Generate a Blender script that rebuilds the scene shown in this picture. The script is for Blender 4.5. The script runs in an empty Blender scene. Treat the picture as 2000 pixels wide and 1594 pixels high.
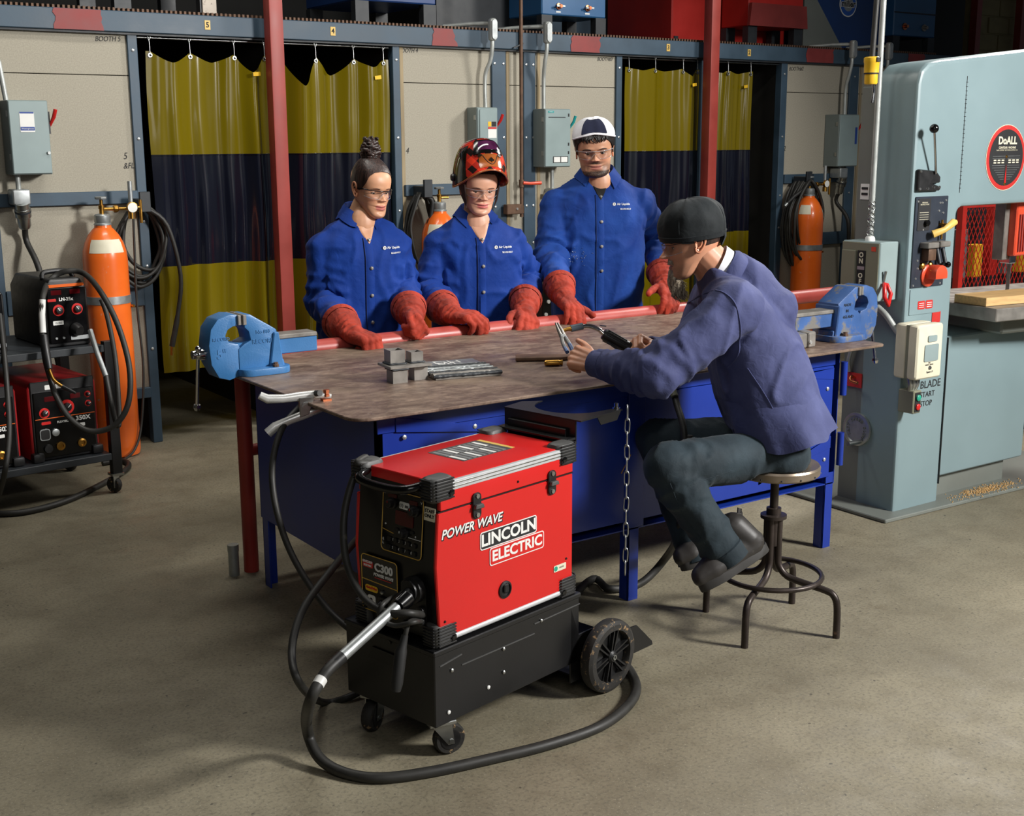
import bpy, bmesh, math, random
from mathutils import Vector as V, Matrix, noise
from mathutils.bvhtree import BVHTree
random.seed(7)
PI = math.pi
sc = bpy.context.scene
COL = sc.collection
# ---------------------------------------------------------------- camera
FPX, PITCH, ROLL, YAW, CAMH = 2436.0, .2112, -.00496, -.6046, 1.7
_c, _s = math.cos, math.sin
FW = V((-_s(YAW)*_c(PITCH), _c(YAW)*_c(PITCH), -_s(PITCH)))
_r0 = V((_c(YAW), _s(YAW), 0)); _u0 = _r0.cross(FW)
CR = _c(ROLL)*_r0 + _s(ROLL)*_u0
CU = -_s(ROLL)*_r0 + _c(ROLL)*_u0
CP = V((0, 0, CAMH))
cam_d = bpy.data.cameras.new('camera'); cam = bpy.data.objects.new('camera', cam_d); COL.objects.link(cam)
cam_d.sensor_width = 36; cam_d.lens = FPX/2000*36; cam_d.clip_start = .05; cam_d.clip_end = 100
cam.matrix_world = Matrix(((CR.x, CU.x, -FW.x, 0), (CR.y, CU.y, -FW.y, 0), (CR.z, CU.z, -FW.z, CAMH), (0, 0, 0, 1)))
sc.camera = cam
# ---------------------------------------------------------------- world, lights, exposure
w = bpy.data.worlds.new('world'); sc.world = w; w.use_nodes = True
w.node_tree.nodes['Background'].inputs[0].default_value = (.75, .85, 1, 1)
w.node_tree.nodes['Background'].inputs[1].default_value = .055
def area(name, loc, target, size, power, col=(1, 1, 1), sy=None, spread=PI):
    d = bpy.data.lights.new(name, 'AREA'); d.energy = power; d.color = col
    d.shape = 'RECTANGLE'; d.size = size; d.size_y = sy or size; d.spread = spread
    o = bpy.data.objects.new(name, d); COL.objects.link(o); o.location = loc
    o.rotation_euler = (V(target)-V(loc)).to_track_quat('-Z', 'Y').to_euler()
    return o
area('softbox_light', (6.0, -1.5, 3.9), (2.9, 4.2, .9), 1.0, 160, (1, .98, .95), spread=1.7)
area('added_fill_light', (.3, -.2, 2.9), (2.6, 4.8, .9), 1.6, 16, (1, .98, .95))  # added weak fill from camera left, stands for no known lamp
area('back_softbox_light', (7.1, 4.5, 3.75), (2.6, 3.7, .7), .7, 100, (1, .97, .92))
area('overhead_fill_light', (2.6, 4.2, 4.2), (2.6, 4.21, 0), 3.0, 24, (1, .98, .93), sy=.3)  # unseen overhead lamp, added as weak fill over the table
area('overhead_fill_light', (2.2, 5.6, 4.0), (2.2, 5.61, 0), 1.4, 24, (1, .97, .9), sy=.3)  # second added overhead fill, towards the booths
vs = sc.view_settings
vs.view_transform = 'Standard'; vs.look = 'None'; vs.gamma = 1; vs.use_curve_mapping = False
vs.exposure = .5
# ---------------------------------------------------------------- photo-to-place geometry
def ray(x, y): return FW*FPX + CR*(x-1000) + CU*(797-y)
def P(x, y, Y=None, X=None, Z=None, T=None):
    d = ray(x, y)
    if Y is not None: k = Y/d.y
    elif X is not None: k = X/d.x
    elif Z is not None: k = (Z-CAMH)/d.z
    else: k = T/FPX
    return CP + d*k
# ---------------------------------------------------------------- helpers
def fr(o, x, y):
    x = V(x).normalized(); y = V(y); z = x.cross(y).normalized(); y = z.cross(x)
    return Matrix(((x.x, y.x, z.x, o[0]), (x.y, y.y, z.y, o[1]), (x.z, y.z, z.z, o[2]), (0, 0, 0, 1)))
def smooth_pts(pts, n=6, closed=False):
    pts = [V(p) for p in pts]; out = []; m = len(pts)
    rng = range(m) if closed else range(m-1)
    for i in rng:
        g = (lambda k: pts[k % m]) if closed else (lambda k: pts[max(0, min(m-1, k))])
        a, b, c, d = g(i-1), g(i), g(i+1), g(i+2)
        for j in range(n):
            t = j/n
            out.append(.5*((2*b)+(c-a)*t+(2*a-5*b+4*c-d)*t*t+(3*b-a-3*c+d)*t**3))
    if not closed: out.append(pts[-1])
    return out
class MB:
    def __init__(s, M=None): s.v = []; s.f = []; s.M = M; s.kind = set(); s.k = 'x'
    def add(s, vs, fs, M=None):
        o = len(s.v); m = M if M is not None else None; s.kind.add(s.k)
        for p in vs:
            p = V(p)
            if m is not None: p = m @ p
            if s.M is not None: p = s.M @ p
            s.v.append(p)
        s.f += [tuple(o+i for i in f) for f in fs]
        return s
    def bb(s, x0, y0, z0, x1, y1, z1, M=None):
        return s.add([(x0,y0,z0),(x1,y0,z0),(x1,y1,z0),(x0,y1,z0),(x0,y0,z1),(x1,y0,z1),(x1,y1,z1),(x0,y1,z1)],
                     [(0,3,2,1),(4,5,6,7),(0,1,5,4),(1,2,6,5),(2,3,7,6),(3,0,4,7)], M)
    def box(s, c, d, M=None):
        return s.bb(c[0]-d[0]/2, c[1]-d[1]/2, c[2]-d[2]/2, c[0]+d[0]/2, c[1]+d[1]/2, c[2]+d[2]/2, M)
    def bar(s, a, b, w, h, up=(0, 0, 1)):
        a = V(a); b = V(b); d = b-a; L = d.length
        m = fr(a, d, V(up).cross(d)) if abs(d.normalized().dot(V(up))) < .99 else fr(a, d, V((0, 1, 0)).cross(d))
        return s.bb(0, -w/2, -h/2, L, w/2, h/2, m)
    def loft(s, rings, cap=True, closed=True, M=None):
        n = len(rings[0]); vs = [p for r in rings for p in r]; fs = []
        for i in range(len(rings)-1):
            for j in range(n if closed else n-1):
                k = (j+1) % n
                fs.append((i*n+j, i*n+k, (i+1)*n+k, (i+1)*n+j))
        if cap and closed:
            fs.append(tuple(range(n-1, -1, -1))); fs.append(tuple((len(rings)-1)*n+j for j in range(n)))
        return s.add(vs, fs, M)
    def tube(s, pts, r, n=8, closed=False, cap=True, M=None, flat=1):
        pts = [V(p) for p in pts]; m = len(pts)
        rs = r if isinstance(r, (list, tuple)) else [r]*m
        rings = []; nrm = None
        for i, p in enumerate(pts):
            if closed: t = pts[(i+1) % m]-pts[i-1]
            else: t = pts[min(i+1, m-1)]-pts[max(i-1, 0)]
            t.normalize()
            if nrm is None: nrm = (V((0, 0, 1)) if abs(t.z) < .9 else V((1, 0, 0))).cross(t).normalized()
            else: nrm = (nrm - t*nrm.dot(t)).normalized()
            bn = t.cross(nrm)
            rings.append([p+(nrm*_c(a)+bn*_s(a)*flat)*rs[i] for a in [2*PI*j/n for j in range(n)]])
        if closed: rings.append(rings[0])
        s.k = 't'; s.loft(rings, cap and not closed, M=M); s.k = 'x'
        return s
    def cyl(s, a, b, r, r1=None, n=14, M=None):
        return s.tube([a, b], [r, r if r1 is None else r1], n, M=M)
    def lathe(s, prof, o=(0, 0, 0), ax=(0, 0, 1), n=24, M=None):
        z = V(ax).normalized(); x = (V((1, 0, 0)) if abs(z.x) < .9 else V((0, 1, 0))); x = (x-z*x.dot(z)).normalized(); y = z.cross(x); o = V(o)
        rings = [[o+z*h+(x*_c(2*PI*j/n)+y*_s(2*PI*j/n))*max(r, 1e-4) for j in range(n)] for r, h in prof]
        return s.loft(rings, M=M)
    def prism(s, poly, M, d):
        n = len(poly)
        vs = [(x, y, 0) for x, y in poly]+[(x, y, d) for x, y in poly]
        fs = [tuple(range(n-1, -1, -1)), tuple(range(n, 2*n))]+[(i, (i+1) % n, n+(i+1) % n, n+i) for i in range(n)]
        return s.add(vs, fs, M)
    def sph(s, c, r, n=14, m=9, M=None, R=None):
        if not isinstance(r, (list, tuple)): r = (r, r, r)
        R = R or Matrix.Identity(3); rings = []
        for i in range(m+1):
            t = PI*i/m; k = max(_s(t), .002)
            rings.append([V(c)+R@V((r[0]*k*_c(2*PI*j/n), r[1]*k*_s(2*PI*j/n), -r[2]*_c(t))) for j in range(n)])
        return s.loft(rings, M=M)
    def cap(s, p0, r0, p1, r1, n=12):
        """tapered capsule"""
        p0 = V(p0); p1 = V(p1); d = p1-p0; L = d.length
        if L < 1e-6: return s.sph(p0, max(r0, r1))
        d = d/L; x = (V((0, 0, 1)) if abs(d.z) < .9 else V((1, 0, 0))); x = (x-d*x.dot(d)).normalized(); y = d.cross(x)
        st = []
        for a in (90, 70, 45, 20): st.append((r0*_c(math.radians(a)), -r0*_s(math.radians(a))))
        st.append((r0, 0)); st.append(((r0+r1)/2, L/2)); st.append((r1, L))
        for a in (20, 45, 70, 90): st.append((r1*_c(math.radians(a)), L+r1*_s(math.radians(a))))
        return s.loft([[p0+d*h+(x*_c(2*PI*j/n)+y*_s(2*PI*j/n))*max(r, r0*.02) for j in range(n)] for r, h in st])
    def chain(s, pts, rs, n=12):
        for i in range(len(pts)-1): s.cap(pts[i], rs[i], pts[i+1], rs[i+1], n)
        return s
    def mesh(s, name, bevel=0, seg=1, ang=32):
        me = bpy.data.meshes.new(name); me.from_pydata([tuple(p) for p in s.v], [], s.f)
        if ang == 32 and s.kind == {'t'}: ang = 66
        finish(me, bevel, seg, ang); return me
    def build(s, name, mat, parent=None, bevel=0, seg=1, ang=32, world=False):
        if world and parent is not None:
            mi = RM[parent.name].inverted(); s.v = [mi@p for p in s.v]
        return obj(name, s.mesh(name, bevel, seg, ang), mat, parent)
def finish(me, bevel=0, seg=1, ang=32):
    bm = bmesh.new(); bm.from_mesh(me)
    bmesh.ops.recalc_face_normals(bm, faces=bm.faces)
    lim = math.radians(ang)
    if bevel:
        es = [e for e in bm.edges if len(e.link_faces) == 2 and e.calc_face_angle(0) > lim]
        bmesh.ops.bevel(bm, geom=es, offset=bevel, offset_type='OFFSET', segments=seg, profile=.6, affect='EDGES', clamp_overlap=True)
    for f in bm.faces: f.smooth = True
    for e in bm.edges:
        if len(e.link_faces) == 2 and e.calc_face_angle(0) > lim: e.smooth = False
    bm.to_mesh(me); bm.free()
RM = {}
def obj(name, me, mat, parent=None):
    o = bpy.data.objects.new(name, me); COL.objects.link(o)
    if mat and not me.materials: me.materials.append(mat)
    if parent is not None: o.parent = parent
    RM[o.name] = RM[parent.name].copy() if parent is not None else Matrix.Identity(4)
    return o
def tag(o, label, cat, group=None, kind=None):
    if label: o['label'] = label
    if cat: o['category'] = cat
    if group: o['group'] = group
    if kind: o['kind'] = kind
    return o
def struct(o, label, cat): return tag(o, label, cat, kind='structure')
def thing(name, label, cat, loc=(0, 0, 0), rotz=0, group=None):
    o = bpy.data.objects.new(name, None); COL.objects.link(o); o.empty_display_size = .05
    o.location = loc; o.rotation_euler = (0, 0, rotz)
    RM[o.name] = Matrix.Translation(V(loc)) @ Matrix.Rotation(rotz, 4, 'Z')
    return tag(o, label, cat, group)
def dup(root, loc, rotz=None, label=None):
    r = root.copy(); COL.objects.link(r); r.location = loc
    if rotz is not None: r.rotation_euler = (0, 0, rotz)
    if label: r['label'] = label
    RM[r.name] = Matrix.Translation(V(loc)) @ Matrix.Rotation(r.rotation_euler.z, 4, 'Z')
    for ch in list(root.children):
        c = ch.copy(); COL.objects.link(c); c.parent = r; RM[c.name] = RM[r.name].copy()
        for g in list(ch.children):
            d = g.copy(); COL.objects.link(d); d.parent = c; RM[d.name] = RM[r.name].copy()
    return r
def fuse(mb, voxel, it=4, fac=.5):
    me = mb.mesh('tmp'); o = bpy.data.objects.new('tmp', me); COL.objects.link(o)
    m = o.modifiers.new('r', 'REMESH'); m.mode = 'VOXEL'; m.voxel_size = voxel
    if it:
        k = o.modifiers.new('s', 'SMOOTH'); k.iterations = it; k.factor = fac
    dg = bpy.context.evaluated_depsgraph_get(); dg.update()
    out = bpy.data.meshes.new_from_object(o.evaluated_get(dg))
    bpy.data.objects.remove(o); bpy.data.meshes.remove(me)
    for p in out.polygons: p.use_smooth = True
    out.materials.clear()
    return out
def displace(me, fn):
    nr = [v.normal.copy() for v in me.vertices]
    for v, n_ in zip(me.vertices, nr): v.co += fn(v.co, n_)
    me.update()
def text(s, size, mat, parent, M, name='lettering', ext=.0006, shear=0, bold=0, sx=1, align='CENTER', space=1, world=False):
    cu = bpy.data.curves.new('t', 'FONT'); cu.body = s; cu.size = size; cu.extrude = ext; cu.shear = shear
    cu.offset = bold*size; cu.align_x = align; cu.align_y = 'CENTER'; cu.resolution_u = 3; cu.space_character = space
    o = bpy.data.objects.new('t', cu); COL.objects.link(o)
    dg = bpy.context.evaluated_depsgraph_get(); dg.update()
    me = bpy.data.meshes.new_from_object(o.evaluated_get(dg))
    bpy.data.objects.remove(o); bpy.data.curves.remove(cu)
    me.materials.clear()
    M = M @ Matrix.Diagonal((sx, 1, 1, 1))
    if world and parent is not None: M = RM[parent.name].inverted() @ M
    me.transform(M)
    return obj(name, me, mat, parent)
def rrect(w, h, r, n=4, cx=0, cy=0):
    out = []
    for qx, qy, a0 in ((1, 1, 0), (-1, 1, 90), (-1, -1, 180), (1, -1, 270)):
        for i in range(n+1):
            a = math.radians(a0+90*i/n)
            out.append((cx+qx*(w/2-r)+r*_c(a), cy+qy*(h/2-r)+r*_s(a)))
    return out
# ---------------------------------------------------------------- materials
def lin(c):
    return tuple(((x/255)/12.92 if x/255 <= .04045 else ((x/255+.055)/1.055)**2.4) for x in c[:3])+(1,)
def newmat(name):
    m = bpy.data.materials.new(name); m.use_nodes = True; nt = m.node_tree
    return m, nt, nt.nodes['Principled BSDF']
def nd(nt, t, **k):
    n = nt.nodes.new(t)
    for a, b in k.items():
        if a.startswith('i_'): n.inputs[a[2:].replace('_', ' ')].default_value = b
        else: setattr(n, a, b)
    return n
def mat(name, c, rough=.5, metal=0, var=.12, scale=12, bump=0, bscale=60, wear=None, wamt=.35, wscale=9, coat=0, detail=6, rvar=.12, sheen=0, stretch=None):
    """painted / plain surface: noise colour variation, optional worn patches of another colour, fine bump"""
    m, nt, b = newmat(name); L = nt.links.new
    tc = nd(nt, 'ShaderNodeTexCoord'); src = tc.outputs['Object']
    if stretch:
        mp = nd(nt, 'ShaderNodeMapping'); mp.inputs['Scale'].default_value = stretch; L(src, mp.inputs[0]); src = mp.outputs[0]
    n = nd(nt, 'ShaderNodeTexNoise'); n.inputs['Scale'].default_value = scale; n.inputs['Detail'].default_value = detail; L(src, n.inputs['Vector'])
    cl = lin(c)
    mx = nd(nt, 'ShaderNodeMix', data_type='RGBA')
    mx.inputs[6].default_value = tuple(x*(1-var) for x in cl[:3])+(1,); mx.inputs[7].default_value = tuple(min(1, x*(1+var)) for x in cl[:3])+(1,)
    rp = nd(nt, 'ShaderNodeMapRange'); rp.inputs[1].default_value = .3; rp.inputs[2].default_value = .7
    L(n.outputs[0], rp.inputs[0]); L(rp.outputs[0], mx.inputs[0]); out = mx.outputs[2]
    if wear:
        n2 = nd(nt, 'ShaderNodeTexNoise'); n2.inputs['Scale'].default_value = wscale; n2.inputs['Detail'].default_value = 9; n2.inputs['Roughness'].default_value = .65; L(src, n2.inputs['Vector'])
        r2 = nd(nt, 'ShaderNodeMapRange'); r2.inputs[1].default_value = .72-wamt*.5; r2.inputs[2].default_value = .80-wamt*.5; L(n2.outputs[0], r2.inputs[0])
        m2 = nd(nt, 'ShaderNodeMix', data_type='RGBA'); L(r2.outputs[0], m2.inputs[0]); L(out, m2.inputs[6]); m2.inputs[7].default_value = lin(wear); out = m2.outputs[2]
    L(out, b.inputs['Base Color'])
    rr = nd(nt, 'ShaderNodeMapRange'); rr.inputs[3].default_value = max(.02, rough-rvar); rr.inputs[4].default_value = min(1, rough+rvar); L(n.outputs[0], rr.inputs[0]); L(rr.outputs[0], b.inputs['Roughness'])
    b.inputs['Metallic'].default_value = metal; b.inputs['Coat Weight'].default_value = coat
    if sheen: b.inputs['Sheen Weight'].default_value = sheen
    if bump:
        n3 = nd(nt, 'ShaderNodeTexNoise'); n3.inputs['Scale'].default_value = bscale; n3.inputs['Detail'].default_value = 4; L(src, n3.inputs['Vector'])
        bp = nd(nt, 'ShaderNodeBump'); bp.inputs['Strength'].default_value = bump; bp.inputs['Distance'].default_value = .002; L(n3.outputs[0], bp.inputs['Height']); L(bp.outputs[0], b.inputs['Normal'])
    return m
def emat(name, c, s):
    m, nt, b = newmat(name); b.inputs['Base Color'].default_value = lin(c); b.inputs['Emission Color'].default_value = lin(c); b.inputs['Emission Strength'].default_value = s
    return m
def glassy(name, c, alpha, rough=.05, spec=.08):
    """thin clear sheet: tinted transparency with a glossy reflection"""
    m, nt, b = newmat(name); L = nt.links.new; nt.nodes.remove(b)
    tr = nd(nt, 'ShaderNodeBsdfTransparent'); tr.inputs[0].default_value = lin(c)
    gl = nd(nt, 'ShaderNodeBsdfGlossy'); gl.inputs['Roughness'].default_value = rough
    df = nd(nt, 'ShaderNodeBsdfDiffuse'); df.inputs[0].default_value = lin(c)
    m1 = nd(nt, 'ShaderNodeMixShader'); m1.inputs[0].default_value = alpha; L(tr.outputs[0], m1.inputs[1]); L(df.outputs[0], m1.inputs[2])
    lw = nd(nt, 'ShaderNodeLayerWeight'); lw.inputs[0].default_value = .25
    mr = nd(nt, 'ShaderNodeMapRange'); mr.inputs[3].default_value = spec; mr.inputs[4].default_value = .6; L(lw.outputs['Fresnel'], mr.inputs[0])
    m2 = nd(nt, 'ShaderNodeMixShader'); L(mr.outputs[0], m2.inputs[0]); L(m1.outputs[0], m2.inputs[1]); L(gl.outputs[0], m2.inputs[2])
    L(m2.outputs[0], nt.nodes['Material Output'].inputs[0])
    return m
MT = {}
def mk(k, *a, **kw): MT[k] = mat(k, *a, **kw)
mk('steel_blue_paint', (54, 74, 90), .5, var=.18, scale=5, wear=(98, 112, 122), wamt=.06, bump=.1)
mk('steel_dark', (38, 42, 46), .5, var=.2, bump=.1)
mk('red_primer', (128, 48, 46), .55, var=.14, scale=9)
mk('post_red', (150, 58, 50), .45, var=.14, scale=6, wear=(120, 84, 78), wamt=.02)
mk('board', (160, 154, 139), .85, var=.13, scale=150, bump=.25, bscale=240, wear=(150, 140, 116), wamt=.14, wscale=4)
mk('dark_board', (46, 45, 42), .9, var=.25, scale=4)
mk('black', (16, 16, 17), .45, var=.3, scale=8)
mk('black_plastic', (22, 22, 23), .42, var=.25, scale=30, bump=.06, bscale=200)
mk('black_gloss', (10, 10, 11), .18, var=.2)
mk('rubber', (24, 24, 24), .6, var=.25, bump=.1, wear=(74, 70, 60), wamt=.1, wscale=14)
mk('cable', (40, 39, 36), .55, var=.25, scale=25, wear=(84, 80, 70), wamt=.12, wscale=18)
mk('chrome', (205, 205, 205), .14, 1, var=.06)
mk('zinc', (176, 178, 176), .34, 1, var=.14, scale=20)
mk('galv', (168, 172, 172), .42, .75, var=.14, scale=25)
mk('brass', (186, 140, 66), .32, 1, var=.15, scale=30)
mk('copper', (196, 120, 84), .36, 1, var=.15, scale=30)
mk('screw', (196, 198, 196), .35, .8, var=.06)
mk('raw_steel', (138, 134, 128), .42, .45, var=.25, scale=16, bump=.12)
mk('rust_pipe', (98, 74, 58), .6, .4, var=.3, scale=22, bump=.15)
mk('grey_box', (136, 152, 152), .42, var=.06, scale=6)
mk('grey_box_dark', (118, 128, 126), .45, var=.06, scale=6)
mk('conduit', (172, 176, 172), .4, .35, var=.12, scale=18)
mk('white', (224, 224, 220), .5, var=.05)
mk('cream', (214, 208, 184), .5, var=.07)
mk('yellow', (226, 180, 40), .4, var=.1)
mk('yellow_label', (214, 178, 92), .5, var=.06)
mk('ink', (24, 24, 26), .7, var=.1)
mk('orange_paint', (226, 100, 30), .3, var=.08, scale=5, wear=(186, 150, 130), wamt=.0, wscale=16, coat=.25)
mk('red_label', (190, 48, 44), .45, var=.06)
mk('red_gloss', (196, 36, 34), .3, var=.08)
mk('blue_label', (36, 66, 140), .5, var=.06)
mk('teal', (28, 150, 150), .4, var=.06)
mk('green_btn', (34, 150, 124), .4, var=.06)
mk('wood', (204, 166, 112), .65, var=.16, scale=9, stretch=(.6, 9, 9), bump=.1)
mk('wood_old', (150, 116, 82), .8, var=.25, scale=8, stretch=(.6, 9, 9), bump=.15)
# ================================================================ the room
WY = 6.967; DECK = 2.39
# concrete floor
m, nt, b = newmat('concrete_floor'); L = nt.links.new
tc = nd(nt, 'ShaderNodeTexCoord'); src = tc.outputs['Object']
def nz(s, d=6, r=.6):
    n = nd(nt, 'ShaderNodeTexNoise'); n.inputs['Scale'].default_value = s; n.inputs['Detail'].default_value = d; n.inputs['Roughness'].default_value = r; L(src, n.inputs['Vector']); return n.outputs[0]
def mr(x, a, b_, c=0, d=1):
    n = nd(nt, 'ShaderNodeMapRange'); n.inputs[1].default_value = a; n.inputs[2].default_value = b_; n.inputs[3].default_value = c; n.inputs[4].default_value = d; L(x, n.inputs[0]); return n.outputs[0]
def mixc(f, a, c):
    n = nd(nt, 'ShaderNodeMix', data_type='RGBA'); L(f, n.inputs[0])
    (L(a, n.inputs[6]) if not isinstance(a, tuple) else setattr(n.inputs[6], 'default_value', a))
    (L(c, n.inputs[7]) if not isinstance(c, tuple) else setattr(n.inputs[7], 'default_value', c))
    return n.outputs[2]
c0 = mixc(mr(nz(1.1), .35, .68), lin((120, 113, 94)), lin((146, 138, 116)))
c1 = mixc(mr(nz(6, 8, .7), .46, .72, 0, .6), c0, lin((102, 93, 74)))
c2 = mixc(mr(nz(90, 3), .48, .72, 0, .7), c1, lin((88, 84, 72)))
c3 = mixc(mr(nz(150, 2), .62, .72, 0, .55), c2, lin((176, 170, 150)))
c4 = mixc(mr(nz(38, 2, .5), .715, .735, 0, .8), c3, lin((70, 66, 58)))
c5 = mixc(mr(nz(2.6, 10, .75), .60, .74, 0, .5), c4, lin((92, 78, 58)))
L(c5, b.inputs['Base Color']); L(mr(nz(7), .3, .7, .5, .75), b.inputs['Roughness'])
bp = nd(nt, 'ShaderNodeBump'); bp.inputs['Strength'].default_value = .25; bp.inputs['Distance'].default_value = .002; L(nz(120, 4), bp.inputs['Height']); L(bp.outputs[0], b.inputs['Normal'])
MT['floor'] = m
MB().bb(-4, -3, -.1, 17, 14, 0).build('floor', MT['floor'])
struct(bpy.data.objects['floor'], 'worn grey-beige concrete workshop floor', 'floor')
# far walls and the ceiling, dark and barely lit
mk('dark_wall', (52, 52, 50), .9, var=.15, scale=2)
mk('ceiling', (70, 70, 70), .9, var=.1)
mk('block_wall', (150, 138, 100), .9, var=.12, scale=8, bump=.3, bscale=90)
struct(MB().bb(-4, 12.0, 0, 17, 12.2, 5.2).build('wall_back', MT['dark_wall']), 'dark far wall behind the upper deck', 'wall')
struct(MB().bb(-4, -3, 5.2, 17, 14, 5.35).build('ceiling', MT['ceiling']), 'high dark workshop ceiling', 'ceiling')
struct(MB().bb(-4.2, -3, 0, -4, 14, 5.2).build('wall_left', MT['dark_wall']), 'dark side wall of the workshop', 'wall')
# tan block wall that shows at the upper right, each block a piece
wr = MB().bb(13.3, 9.52, 0, 16.6, 9.7, 5.2).build('wall_right', MT['block_wall']); struct(wr, 'tan concrete block wall at the end of the upper deck', 'wall')
blk = MB().bb(-.19, 0, -.09, .19, .02, .09).mesh('block', .004)
blk.materials.append(MT['block_wall'])
for r in range(6):
    for k in range(8):
        o = obj('block', blk, None, wr); o.location = (13.5+k*.4+(.2 if r % 2 else 0), 9.5, 2.42+r*.2)
for x in (13.05, 13.92):
    tag(MB().bb(x, 9.35, 2.39, x+.09, 9.44, 5.2).build('red_post', MT['post_red']),
        'far red steel post %s' % ('left of the tan block wall, the thinner one' if x < 13.5 else 'in front of the tan block wall at top right'), 'post', kind='structure')
# booth row: dark boxes behind the front frame
bi = MB()
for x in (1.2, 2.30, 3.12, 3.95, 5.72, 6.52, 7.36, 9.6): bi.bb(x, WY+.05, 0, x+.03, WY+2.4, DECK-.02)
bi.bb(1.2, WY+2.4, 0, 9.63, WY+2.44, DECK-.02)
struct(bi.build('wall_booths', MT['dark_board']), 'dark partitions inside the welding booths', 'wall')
ib = thing('booth_shelf', 'dim shelf bars inside the open booth beside the second curtain pair', 'shelf', (7.0, WY+1.3, 0))
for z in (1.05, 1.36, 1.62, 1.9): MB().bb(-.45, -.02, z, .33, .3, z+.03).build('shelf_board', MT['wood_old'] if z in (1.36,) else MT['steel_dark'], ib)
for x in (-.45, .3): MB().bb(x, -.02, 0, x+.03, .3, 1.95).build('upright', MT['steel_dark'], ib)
# deck and the painted beam in front of it
dk = MB().bb(.5, WY+.02, DECK-.03, 12.8, WY+2.4, DECK).build('deck', MT['steel_dark']); struct(dk, 'steel grating deck on top of the booths', 'floor')
n = 300
g0 = MB().bb(-.006, -.012, 0, .006, .03, .017).mesh('grating_tooth'); g0.materials.append(MT['rust_pipe'])
for i in range(n):
    o = obj('grating_tooth', g0, None, dk); o.location = (1.3+i*.0263, WY-.012, DECK+.0)
bw = thing('beam', 'long blue-grey steel beam along the top of the booths', 'beam', (0, WY, 0)); bw['kind'] = 'structure'
BY = WY-.045
MB().bb(.5, -.045, 2.281, 12.8, .05, 2.39).build('web', MT['steel_blue_paint'], bw, .004)
MB().bb(.5, -.03, 2.27, 12.8, .05, 2.281).build('lower_flange', MT['steel_dark'], bw)
def zlift(x0, x1, ed):   # hand-painted primer patches, 1.5 mm proud
    rnd = random.Random(x0)
    poly = [(x0+rnd.uniform(-.012, .012), 2.283), (x1+rnd.uniform(-.012, .012)+ed, 2.283)]
    for k in range(1, 6): poly.append((x1+rnd.uniform(-.012, .012)+ed*(1-k/5), 2.283+.105*k/5))
    for k in range(5, 0, -1): poly.append((x0+rnd.uniform(-.012, .012), 2.283+.105*k/5))
    MB().prism(poly, fr((0, -.0465, 0), (1, 0, 0), (0, 0, 1)), .0016).build('primer_patch', MT['red_primer'], bw)
for a, c, e in ((107, 199, 0), (846, 884, .03), (1116, 1172, .0), (1578, 1630, .0), (1778, 1808, .02)):
    zlift(P(a, 60, Y=BY).x, P(c, 60, Y=BY).x, e)
for px, py_, t in ((405, 49, '5'), (650, 61, '4'), (1305, 93, '3'), (1463, 103, '2')):
    p = P(px, py_, Y=BY); pl = MB().box((p.x, -.0465, p.z), (.032, .003, .05)).build('number_plate', MT['yellow_label'], bw)
    text(t, .04, MT['ink'], pl, fr((p.x, -.0485, p.z), (1, 0, 0), (0, 0, 1)), bold=.02)
mk('batten', (150, 134, 106), .85, var=.2, scale=20, stretch=(1, 1, .15))
# booth front panels, posts and rails: one mesh each under the booth wall
bf = thing('wall_front', 'row of welding booth fronts of grey board between blue steel posts', 'wall', (0, WY, 0)); bf['kind'] = 'structure'
def px_x(px, y=150): return P(px, y, Y=WY).x
PANELS = ((1.25, 2.29), (3.965, 4.70), (4.75, 4.93), (4.99, 5.705), (7.385, 8.13), (8.2, 9.5))
for x0, x1 in PANELS:
    MB().bb(x0, .0, .32, x1, .02, 2.054).build('board_panel', MT['board'], bf, .002)
    MB().bb(x0, .0, 2.058, x1, .02, 2.282).build('board_panel', MT['board'], bf, .002)
scr = MB().lathe([(.009, 0), (.008, .004), (.003, .006)], (0, 0, 0), (0, -1, 0), 10).mesh('screw'); scr.materials.append(MT['screw'])
POSTS = ((2.283, 2.337, 1), (3.108, 3.15, 0), (3.922, 3.972, 1), (4.657, 4.766, 2), (4.909, 5.005, 2), (5.698, 5.75, 1), (6.50, 6.55, 1), (7.33, 7.396, 1), (8.114, 8.22, 1), (1.40, 1.545, 1))
for x0, x1, ns in POSTS:
    po = MB().bb(x0, -.018, 0, x1, .045, 2.282).build('post', MT['steel_blue_paint'], bf, .003)
    for z in (2.19, 1.72, 1.27, 1.02, .55):
        for k in range(ns):
            o = obj('screw', scr, None, po); o.location = ((x0+x1)/2 if ns == 1 else x0+.02+k*(x1-x0-.04), -.018, z)
for x0, x1, z0, z1 in ((1.545, 2.283, 1.37, 1.44), (1.545, 2.283, .80, .93), (3.99, 4.66, 1.36, 1.43), (3.98, 4.66, .78, .88), (7.40, 8.114, 1.36, 1.43), (7.40, 8.114, .86, .96), (1.545, 2.283, .27, .33), (3.972, 5.70, .27, .33), (7.396, 8.114, .27, .33)):
    MB().bb(x0, -.028, z0, x1, .0, z1).build('rail', MT['steel_blue_paint'], bf, .003)
for x in (4.79, 5.04, 3.99, 8.26):   # batten strips and stained battens beside the posts
    MB().bb(x-.012, -.006, .33, x+.012, .0, 2.28).build('batten', MT['batten'], bf)
wt = MT['ink']
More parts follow.
